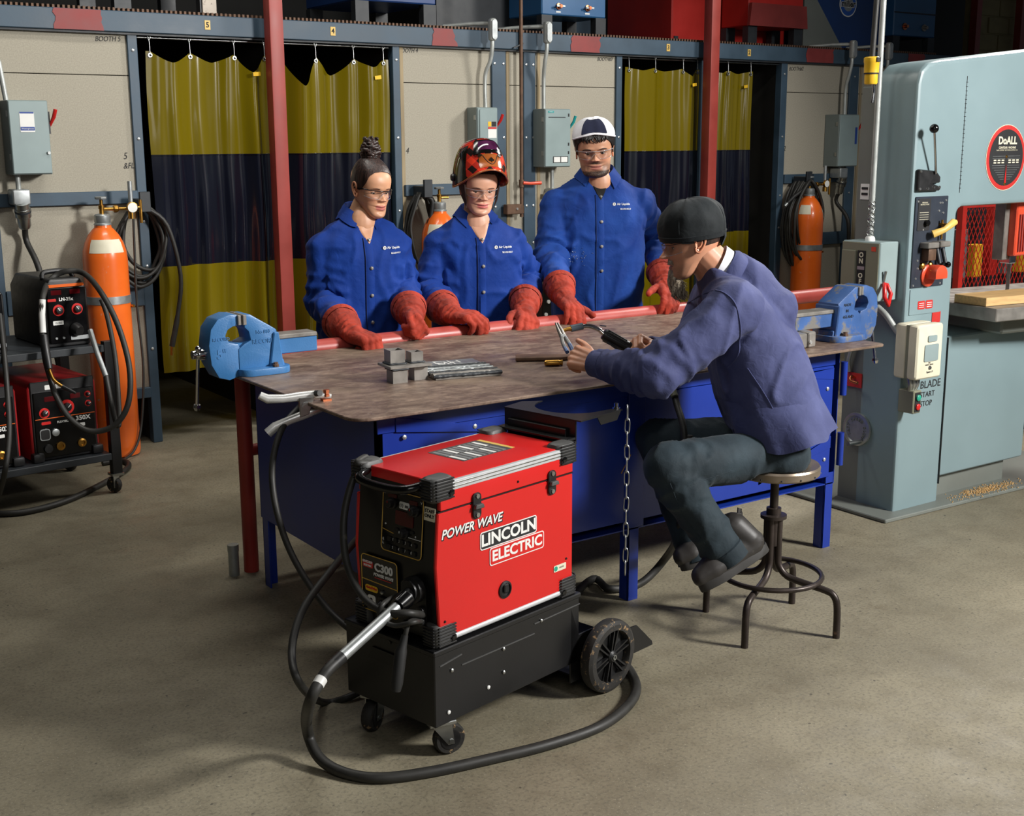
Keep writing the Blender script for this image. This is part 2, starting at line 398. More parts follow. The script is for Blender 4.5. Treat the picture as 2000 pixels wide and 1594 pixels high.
for px, py_, t, s in ((210, 74, 'BOOTH 5', .055), (797, 97, 'BOOTH 4', .055), (1181, 114, 'BOOTH#3', .05), (1555, 133, 'BOOTH#2', .06), (244, 303, '5', .075), (251, 322, '&FL', .065), (795, 293, '4', .075), (1532, 289, '2', .075)):
    p = P(px, py_, Y=WY); text(t, s*.68, wt, bf, fr((p.x, -.0012, p.z-.006), (1, 0, .03), (0, 0, 1)), shear=.25, sx=.85)
# red posts in front of the beam
for px, py0, lab in ((545, 300, 'left red square steel post in front of the booths'), (1387, 200, 'right red square steel post in front of the booths')):
    p = P(px, py0, Y=6.83)
    rp = thing('red_post', lab, 'post', (p.x, 6.83, 0), 0); rp['kind'] = 'structure'
    MB().bb(-.042, -.042, 0, .042, .042, 5.2).build('column', MT['post_red'], rp, .008, 2)
    MB().bb(-.09, -.09, 0, .09, .09, .012).build('base_plate', MT['post_red'], rp)
# curtain rods
ROD = MT['zinc']
for x0, x1, n_ in ((2.34, 3.10, 'first'), (3.16, 3.92, 'second'), (5.75, 6.50, 'third'), (6.56, 7.33, 'fourth')):
    tag(MB().cyl((x0, WY+.02, 2.262), (x1, WY+.02, 2.262), .006, n=8).build('curtain_rod', ROD), 'thin metal curtain rod above the %s booth opening from the left' % n_, 'rod', kind='structure')
# ================================================================ work table, pipe rail, vises
m, nt, b = newmat('table_steel'); L = nt.links.new
tc = nd(nt, 'ShaderNodeTexCoord'); src = tc.outputs['Object']
mp = nd(nt, 'ShaderNodeMapping'); mp.inputs['Scale'].default_value = (4, 7, 5); mp.inputs['Rotation'].default_value = (0, 0, .35); L(src, mp.inputs[0]); s0 = src; src = mp.outputs[0]
sc1 = mr(nz(2.2, 12, .72), .4, .7); sc2 = mr(nz(7, 10, .7), .5, .68, 0, .7); src = s0
c0 = mixc(sc1, lin((98, 78, 67)), lin((162, 140, 122)))
c1 = mixc(sc2, c0, lin((84, 66, 56)))
c2 = mixc(mr(nz(3.2, 6, .6), .5, .72, 0, .6), c1, lin((146, 128, 108)))
c3 = mixc(mr(nz(34, 8, .8), .63, .70, 0, .7), c2, lin((196, 186, 170)))
L(c3, b.inputs['Base Color']); L(mr(nz(6), .3, .7, .38, .6), b.inputs['Roughness']); b.inputs['Metallic'].default_value = .35
bp = nd(nt, 'ShaderNodeBump'); bp.inputs['Strength'].default_value = .15; bp.inputs['Distance'].default_value = .002; L(sc2, bp.inputs['Height']); L(bp.outputs[0], b.inputs['Normal'])
MT['table_steel'] = m
mk('cabinet_blue', (20, 48, 138), .34, var=.12, scale=3, wear=(40, 66, 150), wamt=.1, wscale=3, bump=.05, bscale=9)
mk('pipe_red', (164, 66, 58), .4, var=.12, scale=7, wear=(205, 120, 112), wamt=.12, wscale=20)
mk('leg_red', (150, 44, 34), .45, var=.16, scale=7)
TH = .87; CX0, CX1, CY0, CY1 = 1.835, 4.005, 3.41, 4.37
tb = thing('work_table', 'large steel-topped work table with a blue sheet-metal cabinet base', 'table', (2.95, 3.9, 0))
poly = []
x0, x1, y0, y1 = 1.71, 4.18, 3.315, 4.565
for cx_, cy_, a0, r in ((x1, y1, 0, .02), (x0, y1, 90, .02), (x0, y0, 180, .07), (x1, y0, 270, .035)):
    sx_ = -1 if cx_ == x1 else 1; sy_ = -1 if cy_ == y1 else 1
    for i in range(6):
        a = math.radians(a0+18*i); poly.append((cx_+sx_*r+r*_c(a), cy_+sy_*r+r*_s(a)))
MB().prism(poly, Matrix.Translation((0, 0, TH-.011)), .011).build('tabletop', MT['table_steel'], tb, .0025, world=True)
CB = MT['cabinet_blue']
t = .003; zt = TH-.012
MB().bb(CX0, CY0, .285, CX0+t, CY1, zt).bb(CX0, CY0+.0, .30, CX0+.02, CY0+.02, zt).build('side_panel', CB, tb, world=True)
MB().bb(CX1-t, CY0, .285, CX1, CY1, zt).build('side_panel', CB, tb, world=True)
MB().bb(CX0, CY1-t, .285, CX1, CY1, zt).build('back_panel', CB, tb, world=True)
MB().bb(CX0, CY0, .28, CX1, CY1, .285).build('bottom_panel', CB, tb, world=True)
fp = MB().bb(CX0, CY0, .315, 2.905, CY0+t, .79).build('front_panel', CB, tb, world=True)
MB().bb(CX0, CY0-.004, .79, CX1-.03, CY0+t, zt).build('top_band', CB, tb, .002, world=True)
dr = MB().bb(2.93, CY0-.006, .315, 3.965, CY0+.004, .788).build('cabinet_door', CB, tb, .002, world=True)
MB().bb(2.865, CY0-.012, .29, 2.945, CY0+.02, zt).build('centre_post', CB, tb, .003, world=True)
for a, c in (((1.90, .79), (2.33, .735)), ((3.965, .73), (3.62, .775)), ((3.965, .44), (3.55, .36))):
    # pressed strap ribs on the sheet metal
    sg = 1 if a[0] < 3 else -1
    pz_ = [(a[0], a[1]), (c[0], c[1]), (c[0], c[1]+.012*sg), (a[0], a[1]+.05)]
    MB().prism([(q[0], q[1]) for q in pz_], fr((0, CY0-.003, 0), (1, 0, 0), (0, 0, 1)), .005).build('hinge_strap', CB, tb, .001, world=True)
for z in (.66, .36):
    MB().cyl((4.018, CY0-.014, z), (4.018, CY0-.014, z+.14), .014, n=10).build('hinge', CB, tb, world=True)
bolt = MB().lathe([(.008, 0), (.008, .004), (.004, .006)], ax=(0, -1, 0), n=8).mesh('rivet'); bolt.materials.append(MT['screw'])
for x, z in ((3.80, .70), (3.93, .695), (3.80, .40), (3.93, .395), (1.93, .77), (2.2, .77)):
    o = obj('rivet', bolt, None, tb); o.location = RM[tb.name].inverted()@V((x, CY0-.006, z))
for x, y, sx_, sy_ in ((CX0+.005, CY0, 1, 1), (2.88, CY0, 1, 1), (CX1-.055, CY0, 1, 1), (CX0+.005, CY1, 1, -1), (CX1-.055, CY1, 1, -1)):
    MB().bb(x, y if sy_ > 0 else y-.006, 0, x+.05, y+.006 if sy_ > 0 else y, .33).bb(x, y if sy_ > 0 else y-.05, 0, x+.006, y+.05 if sy_ > 0 else y, .33).build('leg', CB, tb, .001, world=True)
# red pipe along the back of the table with its own leg
pr = thing('pipe_rail', 'long red-painted steel pipe along the back edge of the work table', 'rail', (1.863, 4.60, 0))
MB().tube([(1.80, 4.604, .872), (3.4, 4.604, .872), (5.33, 4.604, .872)], .037, 18).build('pipe', MT['pipe_red'], pr, world=True)
MB().cyl((1.863, 4.56, 0), (1.863, 4.56, .86), .03, n=16).build('leg', MT['leg_red'], pr, world=True)
MB().cyl((1.86, 4.56, .50), (3.9, 4.56, .50), .024, n=12).build('crossbar', MT['leg_red'], pr, world=True)
MB().cyl((4.1, 4.60, 0), (4.1, 4.60, .86), .03, n=16).build('leg', MT['leg_red'], pr, world=True)
st = P(458, 1123, Z=0)
tag(MB().tube([(st.x, st.y, 0), (st.x, st.y, .125)], .021, 16).tube([(st.x, st.y, .1), (st.x, st.y, .128)], .0225, 16).build('pipe_stub', MT['galv']), 'short galvanised pipe stub standing up from the floor', 'pipe')
def vise(name, label, loc, rotz, paint, gap, slide, letters):
    """x points from the jaws towards the free end of the slide bar"""
    t = thing(name, label, 'vise', loc, rotz)
    M0 = fr((0, .06, 0), (1, 0, 0), (0, 0, 1))    # prism plane xz, extruded towards -y
    # base flange with bolt ears
    MB().prism(rrect(.20, .20, .05, 5), Matrix.Translation((.01, 0, 0)), .026).build('base', paint, t, .005, 2)
    # fixed body: foot, waist and the rising neck that carries the fixed jaw
    body = [(-.085, .02), (.095, .02), (.09, .045), (.066, .06), (.066, .158), (.045, .172), (.0, .20), (-.035, .222), (-.058, .222), (-.058, .176), (-.043, .16), (-.036, .128), (-.06, .118), (-.085, .10)]
    MB().prism(body, fr((0, .056, 0), (1, 0, 0), (0, 0, 1)), .112).build('fixed_body', paint, t, .006, 2)
    MB().prism([(.03, .02), (.085, .02), (.07, .15), (.05, .15)], fr((0, .066, 0), (1, 0, 0), (0, 0, 1)), .132).build('rib', paint, t, .004)
    MB().bb(-.066, -.064, .185, -.052, .064, .222).build('jaw_plate', MT['raw_steel'], t, .002)
    # slide bar
    sl = MB().bb(-.10, -.038, .062, slide, .038, .118).build('slide_bar', paint, t, .003)
    MB().bb(.066, -.042, .118, slide, .042, .134).build('slide_top', MT['raw_steel'], sl, .003)
    # moving jaw, hooked over the gap
    g = gap
    mv = [(-.066-g, .222), (-.10-g, .226), (-.145-g, .212), (-.172-g, .178), (-.182-g, .12), (-.176-g, .05), (-.15-g, .0), (-.11-g, -.012), (-.08, .0), (-.075, .055), (-.07, .085), (-.082, .118), (-.105-g, .125), (-.118-g, .15), (-.108-g, .172), (-.088-g, .182), (-.066-g, .184)]
    MB().prism(mv, fr((0, .052, 0), (1, 0, 0), (0, 0, 1)), .104).build('moving_jaw', paint, t, .006, 2)
    MB().bb(-.072-g, -.062, .186, -.060-g, .062, .222).build('jaw_plate', MT['raw_steel'], t, .002)
    MB().lathe([(.021, 0), (.021, .03), (.016, .034), (.016, .05)], (-.178-g, 0, .085), (-1, 0, 0), 16).build('screw_head', MT['chrome'], t, .002)
    hx = -.208-g
    h = MB().cyl((hx, -.012, .105), (hx, .03, -.105), .0065, n=10).build('handle', MT['chrome'], t)
    MB().sph((hx, -.013, .108), .012, 10, 7).build('handle_ball', MT['chrome'], h)
    MB().lathe([(.012, 0), (.014, .01), (.009, .022)], (hx, .03, -.103), (0, .18, -1), 10).build('handle_ball', MT['chrome'], h)
    for sy_ in (-1, 1):
        MB().lathe([(.012, 0), (.012, .008), (.009, .01), (.009, .016)], (.045, sy_*.082, .026), n=8).build('bolt', MT['rust_pipe'], t)
    for s, x, y_, z, sz in letters:
        yy = -.0565 if x > -.09 else -.0525
        text(s, sz, paint, t, fr((x, yy, z), (1, 0, 0), (0, 0, 1)), ext=.0015, bold=.02)
    return t
mk('vise_blue', (58, 114, 168), .38, var=.1, scale=10, bump=.25, bscale=160, wear=(150, 162, 170), wamt=.08, wscale=22)
mk('vise_blue_worn', (58, 90, 142), .42, var=.16, scale=10, bump=.2, bscale=120, wear=(112, 110, 106), wamt=.4, wscale=11)
vise('bench_vise', 'light blue bench vise at the left end of the work table, screw handle hanging', (1.80, 4.27, TH), 0, MT['vise_blue'], .012, .235,
     [('No\n083', .005, .145, .03, .022), ('RECORD', .01, 0, .105, .02), ('RECORD', -.135, 0, .125, .018), ('5"', -.14, 0, .075, .042)] and
     [('RECORD', .012, 0, .12, .022), ('No 083', .012, 0, .155, .018), ('RECORD', -.148, 0, .14, .016), ('5"', -.148, 0, .085, .045)])
v2 = vise('bench_vise', 'worn scuffed blue bench vise at the right end of the table, slide bar leftwards', (4.12, 3.53, TH), PI, MT['vise_blue_worn'], .01, .30, [])
for s, z in (('MADE', .15), ('IN', .125), ('ENGLAND', .10)):
    text(s, .017, MT['steel_dark'], v2, fr((.01, .0565, z), (-1, 0, 0), (0, 0, 1)), ext=.001)
# jaw spacer block beside the right vise
bk = thing('steel_block', 'pair of scuffed grey steel blocks on the table beside the right vise', 'block', (3.83, 3.475, TH), .0)
MB().bb(-.075, -.045, 0, .0, .045, .062).build('block', MT['raw_steel'], bk, .012, 3)
MB().bb(.004, -.045, 0, .05, .045, .066).build('block', MT['raw_steel'], bk, .012, 3)
MB().lathe([(.007, 0), (.007, .006)], (.012, -.046, .024), (0, -1, 0), 8).build('screw', MT['screw'], bk)
# welded tube coupon
wc = thing('welded_tube_coupon', 'welded practice piece of square tube stubs on a plate on the table', 'weldment', (2.16, 3.80, TH), -.1)
RS = MT['raw_steel']
MB().bb(-.075, -.055, .052, .085, .06, .061).build('plate', RS, wc, .001)
def sqtube(cx_, cy_, z0, z1, w_):
    k = MB(); a = w_/2; i = a-.005
    ring = lambda q, z: [(cx_-q, cy_-q, z), (cx_+q, cy_-q, z), (cx_+q, cy_+q, z), (cx_-q, cy_+q, z)]
    k.loft([ring(a, z0), ring(a, z1), ring(i, z1), ring(i, z0), ring(a, z0)], cap=False); return k
for cx_, cy_, z0, z1, w_ in ((-.035, -.02, 0, .052, .056), (.055, .0, 0, .052, .052), (-.03, .01, .061, .112, .056), (.045, .005, .061, .10, .046)):
    sqtube(cx_, cy_, z0, z1, w_).build('tube_stub', RS, wc)
    k = MB(); a = w_/2+.003; zz = .064 if z0 > .01 else .049
    k.tube([(cx_+_c(q)*a*1.25, cy_+_s(q)*a*1.25, zz) if False else (cx_+max(-a, min(a, 1.5*a*_c(q))), cy_+max(-a, min(a, 1.5*a*_s(q))), zz+random.uniform(-.001, .001)) for q in [2*PI*i/36 for i in range(36)]], .004, 6, closed=True)
    k.build('weld_bead', MT['steel_dark'], wc)
# bead-practice plate
bpz = thing('weld_practice_plate', 'grey steel plate covered in practice weld beads with chalk marks on the table', 'weldment', (2.40, 3.84, TH), -.22)
MB().bb(-.125, -.145, .0, .125, .145, .012).build('plate', RS, bpz, .001)
MB().bb(-.12, .05, .012, .12, .14, .018).build('plate', MT['galv'], bpz, .001)
for i in range(11):
    y = -.14+i*.0185; k = MB()
    k.tube([(-.13+.26*q/40+random.uniform(-.002, .002), y+random.uniform(-.0012, .0012), .012+.002*(i % 2)) for q in range(41)], [.0095+random.uniform(-.0012, .0012) for q in range(41)], 7, flat=.8)
    k.build('weld_bead', MT['steel_dark'] if i % 3 == 0 else (RS if i < 5 else MT['galv']), bpz)
text('DH', .075, MT['white'], bpz, fr((.0, .095, .0185), (1, 0, 0), (0, 1, 0)), ext=.0002)
text('DH', .05, MT['white'], bpz, fr((-.02, .045, .023), (1, 0, 0), (0, 1, 0)), ext=.0002)
# flat scraper plate and a loose nozzle
sp = thing('scrap_plate', 'thin rusty steel plate lying near the seated man\'s hand', 'plate', (2.80, 3.86, TH), -.5)
MB().prism([(-.10, -.045), (.08, -.05), (.12, -.03), (.12, .02), (-.09, .045)], Matrix.Translation((0, 0, .003)), .013).build('plate', MT['rust_pipe'], sp, .004, 2)
MB().cyl((-.05, 0, .002), (.05, .0, .002), .0025, n=6).build('weld_bead', RS, sp)
nzz = thing('gas_nozzle', 'small brass welding nozzle lying on the table', 'nozzle', (2.755, 3.712, TH+.0125), -.45)
MB().lathe([(.0085, -.034), (.012, -.028), (.0125, .02), (.011, .022), (.011, .03), (.0125, .032), (.0125, .034), (.007, .034), (.006, .02)], ax=(1, 0, 0), n=16).build('sleeve', MT['brass'], nzz)
# ground clamp on the table edge
mk('clamp_bright', (226, 226, 222), .28, .45, var=.06)
gc = thing('ground_clamp', 'chrome spring ground clamp biting the left edge of the table', 'clamp', (1.72, 3.66, TH))
d = V((1.79, 3.655, 0))-V((1.60, 3.72, 0)); ga = math.atan2(d.y, d.x); GM = Matrix.Rotation(ga, 4, 'Z')
def ga_(pts): return [GM@V(p) for p in pts]
MB().tube(ga_([(-.155, 0, .03), (-.13, 0, .016), (-.08, 0, .014), (-.03, 0, .018), (.02, 0, .022), (.075, 0, .012)]), [.009, .011, .010, .011, .010, .006], 8, flat=1.4).build('upper_jaw', MT['clamp_bright'], gc)
MB().tube(ga_([(-.135, 0, -.098), (-.11, 0, -.078), (-.06, 0, -.058), (-.02, 0, -.045), (.03, 0, -.03), (.07, 0, -.018)]), [.012, .012, .010, .011, .009, .006], 8, flat=1.4).build('lower_jaw', MT['clamp_bright'], gc)
MB().cyl(GM@V((-.01, -.018, -.012)), GM@V((-.01, .018, -.012)), .013, n=12).build('spring', MT['zinc'], gc)
MB().prism([(-.03, .015), (.02, .018), (.0, -.04), (-.03, -.05)], GM@fr((0, .014, 0), (1, 0, 0), (0, 0, 1)), .028).build('hinge_plate', MT['zinc'], gc, .002)
MB().lathe([(.012, 0), (.012, .006), (.009, .008), (.009, .014), (.011, .014), (.011, .022)], GM@V((.06, 0, .014)), n=6).build('copper_bolt', MT['copper'], gc)
MB().box(GM@V((.058, 0, .003)), (.03, .022, .006)).build('copper_shoe', MT['copper'], gc)
# ================================================================ red welding machine on its black cart
WO = V((1.649, 2.752, 0)); WT = .222; WM = Matrix.Translation(WO) @ Matrix.Rotation(WT, 4, 'Z')
mk('welder_red', (200, 30, 28), .32, var=.04, scale=3, bump=.05, bscale=300)
mk('welder_black', (17, 17, 18), .38, var=.2, scale=8, bump=.05, bscale=260)
mk('cart_black', (20, 20, 21), .36, var=.2, scale=5, bump=.08, bscale=180)
mk('alu', (208, 210, 212), .34, .3, var=.06)
mk('dark_red_screen', (70, 8, 12), .15, var=.1)
mk('gold_line', (200, 160, 70), .5, var=.05)
mk('dusty_tyre', (34, 32, 29), .7, var=.3, scale=30, wear=(150, 122, 86), wamt=.28, wscale=60, bump=.3, bscale=120)
mk('corner_grey', (72, 72, 71), .5, var=.12, bump=.05)
wd = thing('welding_machine', 'red welding power source with black control panel standing on a black cart', 'welder', WO, WT)
ZB, ZT, LW, WW = .352, .806, .575, .335
# body core, side panels (v=0 is the camera side), lid
def side_poly(): return [(.012, ZB+.01), (.0, ZB+.22), (.012, ZT-.085), (LW, ZT-.085), (LW, ZB+.01)]
MB().bb(.03, .012, ZB, LW-.01, WW-.012, ZT-.02).build('core', MT['welder_black'], wd)
for yy in (.0, WW-.012):
    MB().prism(side_poly(), fr((0, yy+.012, 0), (1, 0, 0), (0, 0, 1)), .012).build('side_door' if yy == 0 else 'side_panel', MT['welder_red'], wd, .003)
lid = MB().prism([(0, ZT-.08), (.0, ZT-.012), (.012, ZT), (WW-.012, ZT), (WW, ZT-.012), (WW, ZT-.08)], fr((.021, 0, 0), (0, 1, 0), (0, 0, 1)), LW-.021).build('lid', MT['welder_red'], wd, .002)
for yy in (-.002, WW-.016):
    r = MB().bb(.05, yy, ZT-.03, LW-.02, yy+.018, ZT-.002).build('edge_trim', MT['alu'], wd, .004, 2)
    for zz in (ZT-.022, ZT-.012): MB().bb(.05, yy-.001, zz, LW-.02, yy+.02, zz+.003).build('groove', MT['zinc'], r)
    MB().cyl((.04, yy+.008, ZB+.004), (LW-.02, yy+.008, ZB+.004), .0095, n=10).build('bottom_trim', MT['alu'], wd)
# front face
fp = MB().prism([(.012, ZB+.0), (.002, ZB+.22), (.02, ZT-.03), (.03, ZT-.03), (.03, ZB)], fr((0, WW-.012, 0), (1, 0, 0), (0, 0, 1)), WW-.024).build('front_panel', MT['welder_black'], wd)
def ff(v, z):   # frame on the sloped front face, facing -u; text x runs towards -v
    k = (z-ZB-.22)/(ZT-.03-ZB-.22); x = .002+.018*k if k > 0 else .002-.01*k*(-1)
    return fr((x-.0012, v, z), (0, -1, 0), (.09 if k > 0 else 0, 0, 1))
def outline(v, z, w_, h_, r, name, mat_, th=.003):
    M = ff(v, z); pts = rrect(w_, h_, r, 5)
    return MB().tube([M@V((x, y, .0024)) for x, y in pts], th/2, 4, closed=True).build(name, mat_, wd)
cp = MB().prism(rrect(.166, .178, .014, 4), ff(.139, .666), .002).build('control_panel', MT['black_gloss'], wd)
outline(.139, .666, .163, .175, .014, 'panel_border', MT['gold_line'])
cpM = ff(.139, .666)@Matrix.Diagonal((.94, .88, 1, 1))
def onp(x, y, w_, h_, mt, name, d=.003, r=.003, par=cp): return MB().prism(rrect(w_, h_, r, 2), cpM@Matrix.Translation((x, y, .0015)), d).build(name, mt, par)
onp(-.045, .082, .038, .012, MT['dark_red_screen'], 'display'); onp(.045, .076, .034, .014, MT['dark_red_screen'], 'display')
onp(.01, .018, .076, .045, MT['dark_red_screen'], 'display')
onp(.008, .06, .04, .022, MT['white'], 'asset_sticker', .0035); text('(1)', .014, MT['ink'], cp, cpM@Matrix.Translation((-.002, .06, .0055)))
for i in range(7): onp(.013+i*.0022, .059, .001, .008, MT['ink'], 'barcode_bar', .0042, .0002)
for x, y in ((-.045, .058), (.052, .052), (.012, -.028)):
    kb = MB().lathe([(.0165, 0), (.0165, .004), (.0125, .006), (.0115, .018), (.009, .02)], cpM@V((x, y, .002)), cpM.to_3x3()@V((0, 0, 1)), 18).build('knob', MT['black_plastic'], cp)
    MB().prism([(-.001, .004), (.001, .004), (.001, .011), (-.001, .011)], cpM@Matrix.Translation((x, y, .0225)), .0006).build('pointer', MT['white'] if y < 0 else MT['red_gloss'], kb)
for x, y in ((-.02, -.022), (.045, -.018)): onp(x, y, .014, .010, MT['black_plastic'], 'button', .004)
for r in range(2):
    for k in range(5):
        bt = onp(-.05+k*.027, -.058-r*.026, .015, .015, MT['black_plastic'], 'button', .005)
        if k: text(str(r*4+k), .012, MT['white'], bt, cpM@Matrix.Translation((-.05+k*.027-.0125, -.058-r*.026, .003)))
MB().bar(cpM@V((-.084, -.03, .003)), cpM@V((-.035, -.038, .003)), .002, .001).build('gold_rule', MT['gold_line'], cp)
MB().bar(cpM@V((.03, -.037, .003)), cpM@V((.082, -.037, .003)), .002, .001).build('white_rule', MT['white'], cp)
for s, x, y in (('V', .079, .082), ('A', -.079, .088), ('a', .06, -.028), ('o', -.07, -.012), ('E\nL', -.078, -.07)): text(s, .012, MT['white'], cp, cpM@Matrix.Translation((x, y, .003)))
# sticker, model plate
sM = ff(.0335, .714); MB().prism(rrect(.042, .038, .002, 2), sM, .001).build('sticker', MT['cream'], wd)
text('STAFF\nONLY', .0138, MT['ink'], wd, sM@Matrix.Translation((0, .0015, .0016)), bold=.015)
pl_ = MB().prism(rrect(.15, .165, .012, 4), ff(.225, .468), .0015).build('model_plate', MT['black_gloss'], wd); outline(.225, .468, .15, .165, .012, 'panel_border', MT['gold_line'])
pM = ff(.225, .468)
MB().prism(rrect(.042, .02, .004, 3), pM@Matrix.Translation((-.048, .055, .001)), .002).build('brand_badge', MT['red_gloss'], pl_)
text('LINCOLN', .0095, MT['white'], pl_, pM@Matrix.Translation((-.048, .062, .0035)), bold=.03); text('ELECTRIC', .0075, MT['white'], pl_, pM@Matrix.Translation((-.048, .051, .0035)), bold=.03)
text('C300', .033, MT['white'], pl_, pM@Matrix.Translation((.018, .052, .002)), bold=.035, sx=1.05); text('POWER WAVE', .0125, MT['white'], pl_, pM@Matrix.Translation((.016, .03, .002)), bold=.03, shear=.2)
MB().bar(pM@V((-.02, .021, .002)), pM@V((.05, .021, .002)), .0015, .002).build('red_rule', MT['red_gloss'], pl_)
MB().bar(pM@V((-.073, .008, .002)), pM@V((.073, .004, .002)), .001, .0025).build('white_rule', MT['gold_line'], pl_)
MB().prism(rrect(.052, .018, .006, 3), pM@Matrix.Translation((-.035, -.016, .001)), .002).build('flame_badge', MT['yellow'], pl_)
text('AutoDrive', .0105, MT['red_gloss'], pl_, pM@Matrix.Translation((-.035, -.014, .0035)), bold=.03, shear=.3)
MB().prism(rrect(.032, .038, .007, 3), pM@Matrix.Translation((-.036, -.055, .001)), .002).build('warranty_badge', MT['white'], pl_)
text('3', .026, MT['ink'], pl_, pM@Matrix.Translation((-.036, -.055, .0035)), bold=.03)
MB().prism(rrect(.026, .036, .003, 2), pM@Matrix.Translation((.012, -.048, .001)), .008).build('switch_plate', MT['black_plastic'], pl_)
MB().cyl(pM@V((.012, -.042, .008)), pM@V((.004, -.055, .026)), .006, n=8).build('power_switch', MT['black_plastic'], pl_)
MB().lathe([(.006, 0), (.006, .006), (.002, .009)], pM@V((.012, -.016, .001)), pM.to_3x3()@V((0, 0, 1)), 10).build('pilot_lamp', MT['zinc'], pl_)
# gun socket recess
MB().prism(rrect(.10, .13, .012, 3), ff(.085, .445), .0015).build('socket_plate', MT['black'], wd)
MB().lathe([(.038, 0), (.038, .02), (.03, .024), (.03, .03)], ff(.075, .497)@V((0, 0, .002)), (-1, 0, 0), 18).build('gun_socket', MT['black_plastic'], wd)
for v_, z_ in ((.05, .44), (.05, .41), (.11, .385)): MB().lathe([(.014, 0), (.014, .01), (.008, .012)], ff(v_, z_)@V((0, 0, .002)), (-1, 0, 0), 12).build('small_socket', MT['black_plastic'], wd)
# corner bumpers: ribbed moulded caps
def bumper(u, v, z, su, sv, name='corner_bumper'):
    """su, sv: +-1 outward directions"""
    k = MB(); n_ = 7
    o = MB().box((u, v, z), (.085, .062, .074)).build(name, MT['corner_grey'], wd, .024, 4)
    for i in range(n_):
        zz = z-.026+i*.0088
        MB().bb(u-.034, v+sv*.031-.003, zz, u+.034, v+sv*.031+.003, zz+.0045).build('rib', MT['black_plastic'], o, .001)
        MB().bb(u+su*.0425-.003, v-.022, zz, u+su*.0425+.003, v+.022, zz+.0045).build('rib', MT['black_plastic'], o, .001)
    MB().lathe([(.009, 0), (.009, .002), (.004, .0035)], (u-su*.022, v+sv*.034, z-.01), (0, sv, 0), 10).build('bolt', MT['black_gloss'], o)
for u, su in ((.035, -1), (LW-.025, 1)):
    for v, sv in ((.026, -1), (WW-.026, 1)):
        bumper(u, v, ZT-.022, su, sv)
        bumper(u, v, ZB+.016, su, sv)
# front carry handle
MB().tube(smooth_pts([(.02, .05, ZT-.012), (-.03, .07, ZT-.02), (-.045, .12, ZT-.026), (-.045, .22, ZT-.026), (-.03, .27, ZT-.02), (.02, .29, ZT-.012)], 5), .0125, 10).build('carry_handle', MT['black_gloss'], wd)
# rating label on the lid
lb = MB().prism(rrect(.205, .15, .003, 2), Matrix.Translation((.33, .19, ZT)), .0008).build('rating_label', MT['corner_grey'], wd)
MB().bb(.43, .118, ZT+.0006, .446, .262, ZT+.0012).build('label_strip', MT['yellow_label'], lb)
for i in range(9):
    for s_ in (0, 1):
        MB().bb(.235+i*.0205, .122+s_*.072, ZT+.0006, .248+i*.0205, .186+s_*.068, ZT+.0012).build('print_block', MT['galv'] if (i+s_) % 3 else MT['white'], lb)
# latches, access port, decals
for u in (.157, .475):
    l = MB().prism(rrect(.034, .075, .014, 4), fr((u, -.001, .714), (1, 0, 0), (0, 0, 1)), .006).build('latch', MT['black_plastic'], wd, .002)
    MB().prism([(-.018, 0), (.018, 0), (.014, .012), (-.014, .012)], fr((u, -.007, .708), (1, 0, 0), (0, 0, 1)), .012).build('latch_lever', MT['corner_grey'], l, .002)
    for dz in (-.026, .028): MB().lathe([(.007, 0), (.007, .003)], (u, -.007, .714+dz), (0, -1, 0), 8).build('bolt', MT['zinc'], l)
MB().lathe([(.026, 0), (.026, .004), (.02, .006), (.019, .002)], (.272, 0, .437), (0, -1, 0), 20).build('access_port', MT['black_plastic'], wd)
MB().bb(.262, -.009, .428, .282, -.002, .455).build('port_tab', MT['black_plastic'], wd, .003)
for u, z in ((.33, ZT-.06), (.545, .46), (.03, .41)): MB().lathe([(.004, 0), (.003, .003)], (u, 0, z), (0, -1, 0), 8).build('bolt', MT['black'], wd)
MB().bb(.012, -.001, ZT-.083, LW, .002, ZT-.08).build('seam', MT['black'], wd)
SF = lambda u, z, s=.0: fr((u, -.0012, z), (1, 0, s), (0, 0, 1))
# decals lie flat on the side door and follow its edges
dc = MB().prism(rrect(.238, .053, .008, 3), SF(.29, .604), .0006).build('decal', MT['white'], wd)
MB().prism(rrect(.232, .047, .007, 3), SF(.29, .604)@Matrix.Translation((0, 0, .0004)), .0006).build('decal_field', MT['ink'], dc)
text('LINCOLN', .048, MT['white'], dc, SF(.29, .6035)@Matrix.Translation((0, 0, .0013)), ext=.0002, bold=.032, sx=1.12)
d2 = MB().prism(rrect(.232, .053, .008, 3), SF(.325, .549), .0006).build('decal', MT['white'], wd)
MB().prism(rrect(.226, .047, .007, 3), SF(.325, .549)@Matrix.Translation((0, 0, .0004)), .0006).build('decal_field', MT['welder_red'], d2)
text('ELECTRIC', .044, MT['white'], d2, SF(.325, .549)@Matrix.Translation((0, 0, .0013)), ext=.0002, bold=.03, sx=1.12)
text('POWER WAVE', .0365, MT['ink'], wd, SF(.141, .6565)@Matrix.Translation((.0015, -.0015, .0)), ext=.0002, bold=.05, shear=.25)
text('POWER WAVE', .0365, MT['white'], wd, SF(.1395, .658)@Matrix.Translation((0, 0, .0006)), ext=.0002, bold=.02, shear=.25)
gs = MB().prism(rrect(.056, .02, .003, 2), SF(.515, .44), .0006).build('eco_sticker', MT['cream'], wd)
MB().lathe([(.008, 0), (.008, .0008)], (.496, -.0016, .44), (0, -1, 0), 12).build('leaf_mark', MT['green_btn'], gs)
text('GREEN', .007, MT['ink'], gs, SF(.522, .44)@Matrix.Translation((0, 0, .0008)), ext=.0002)
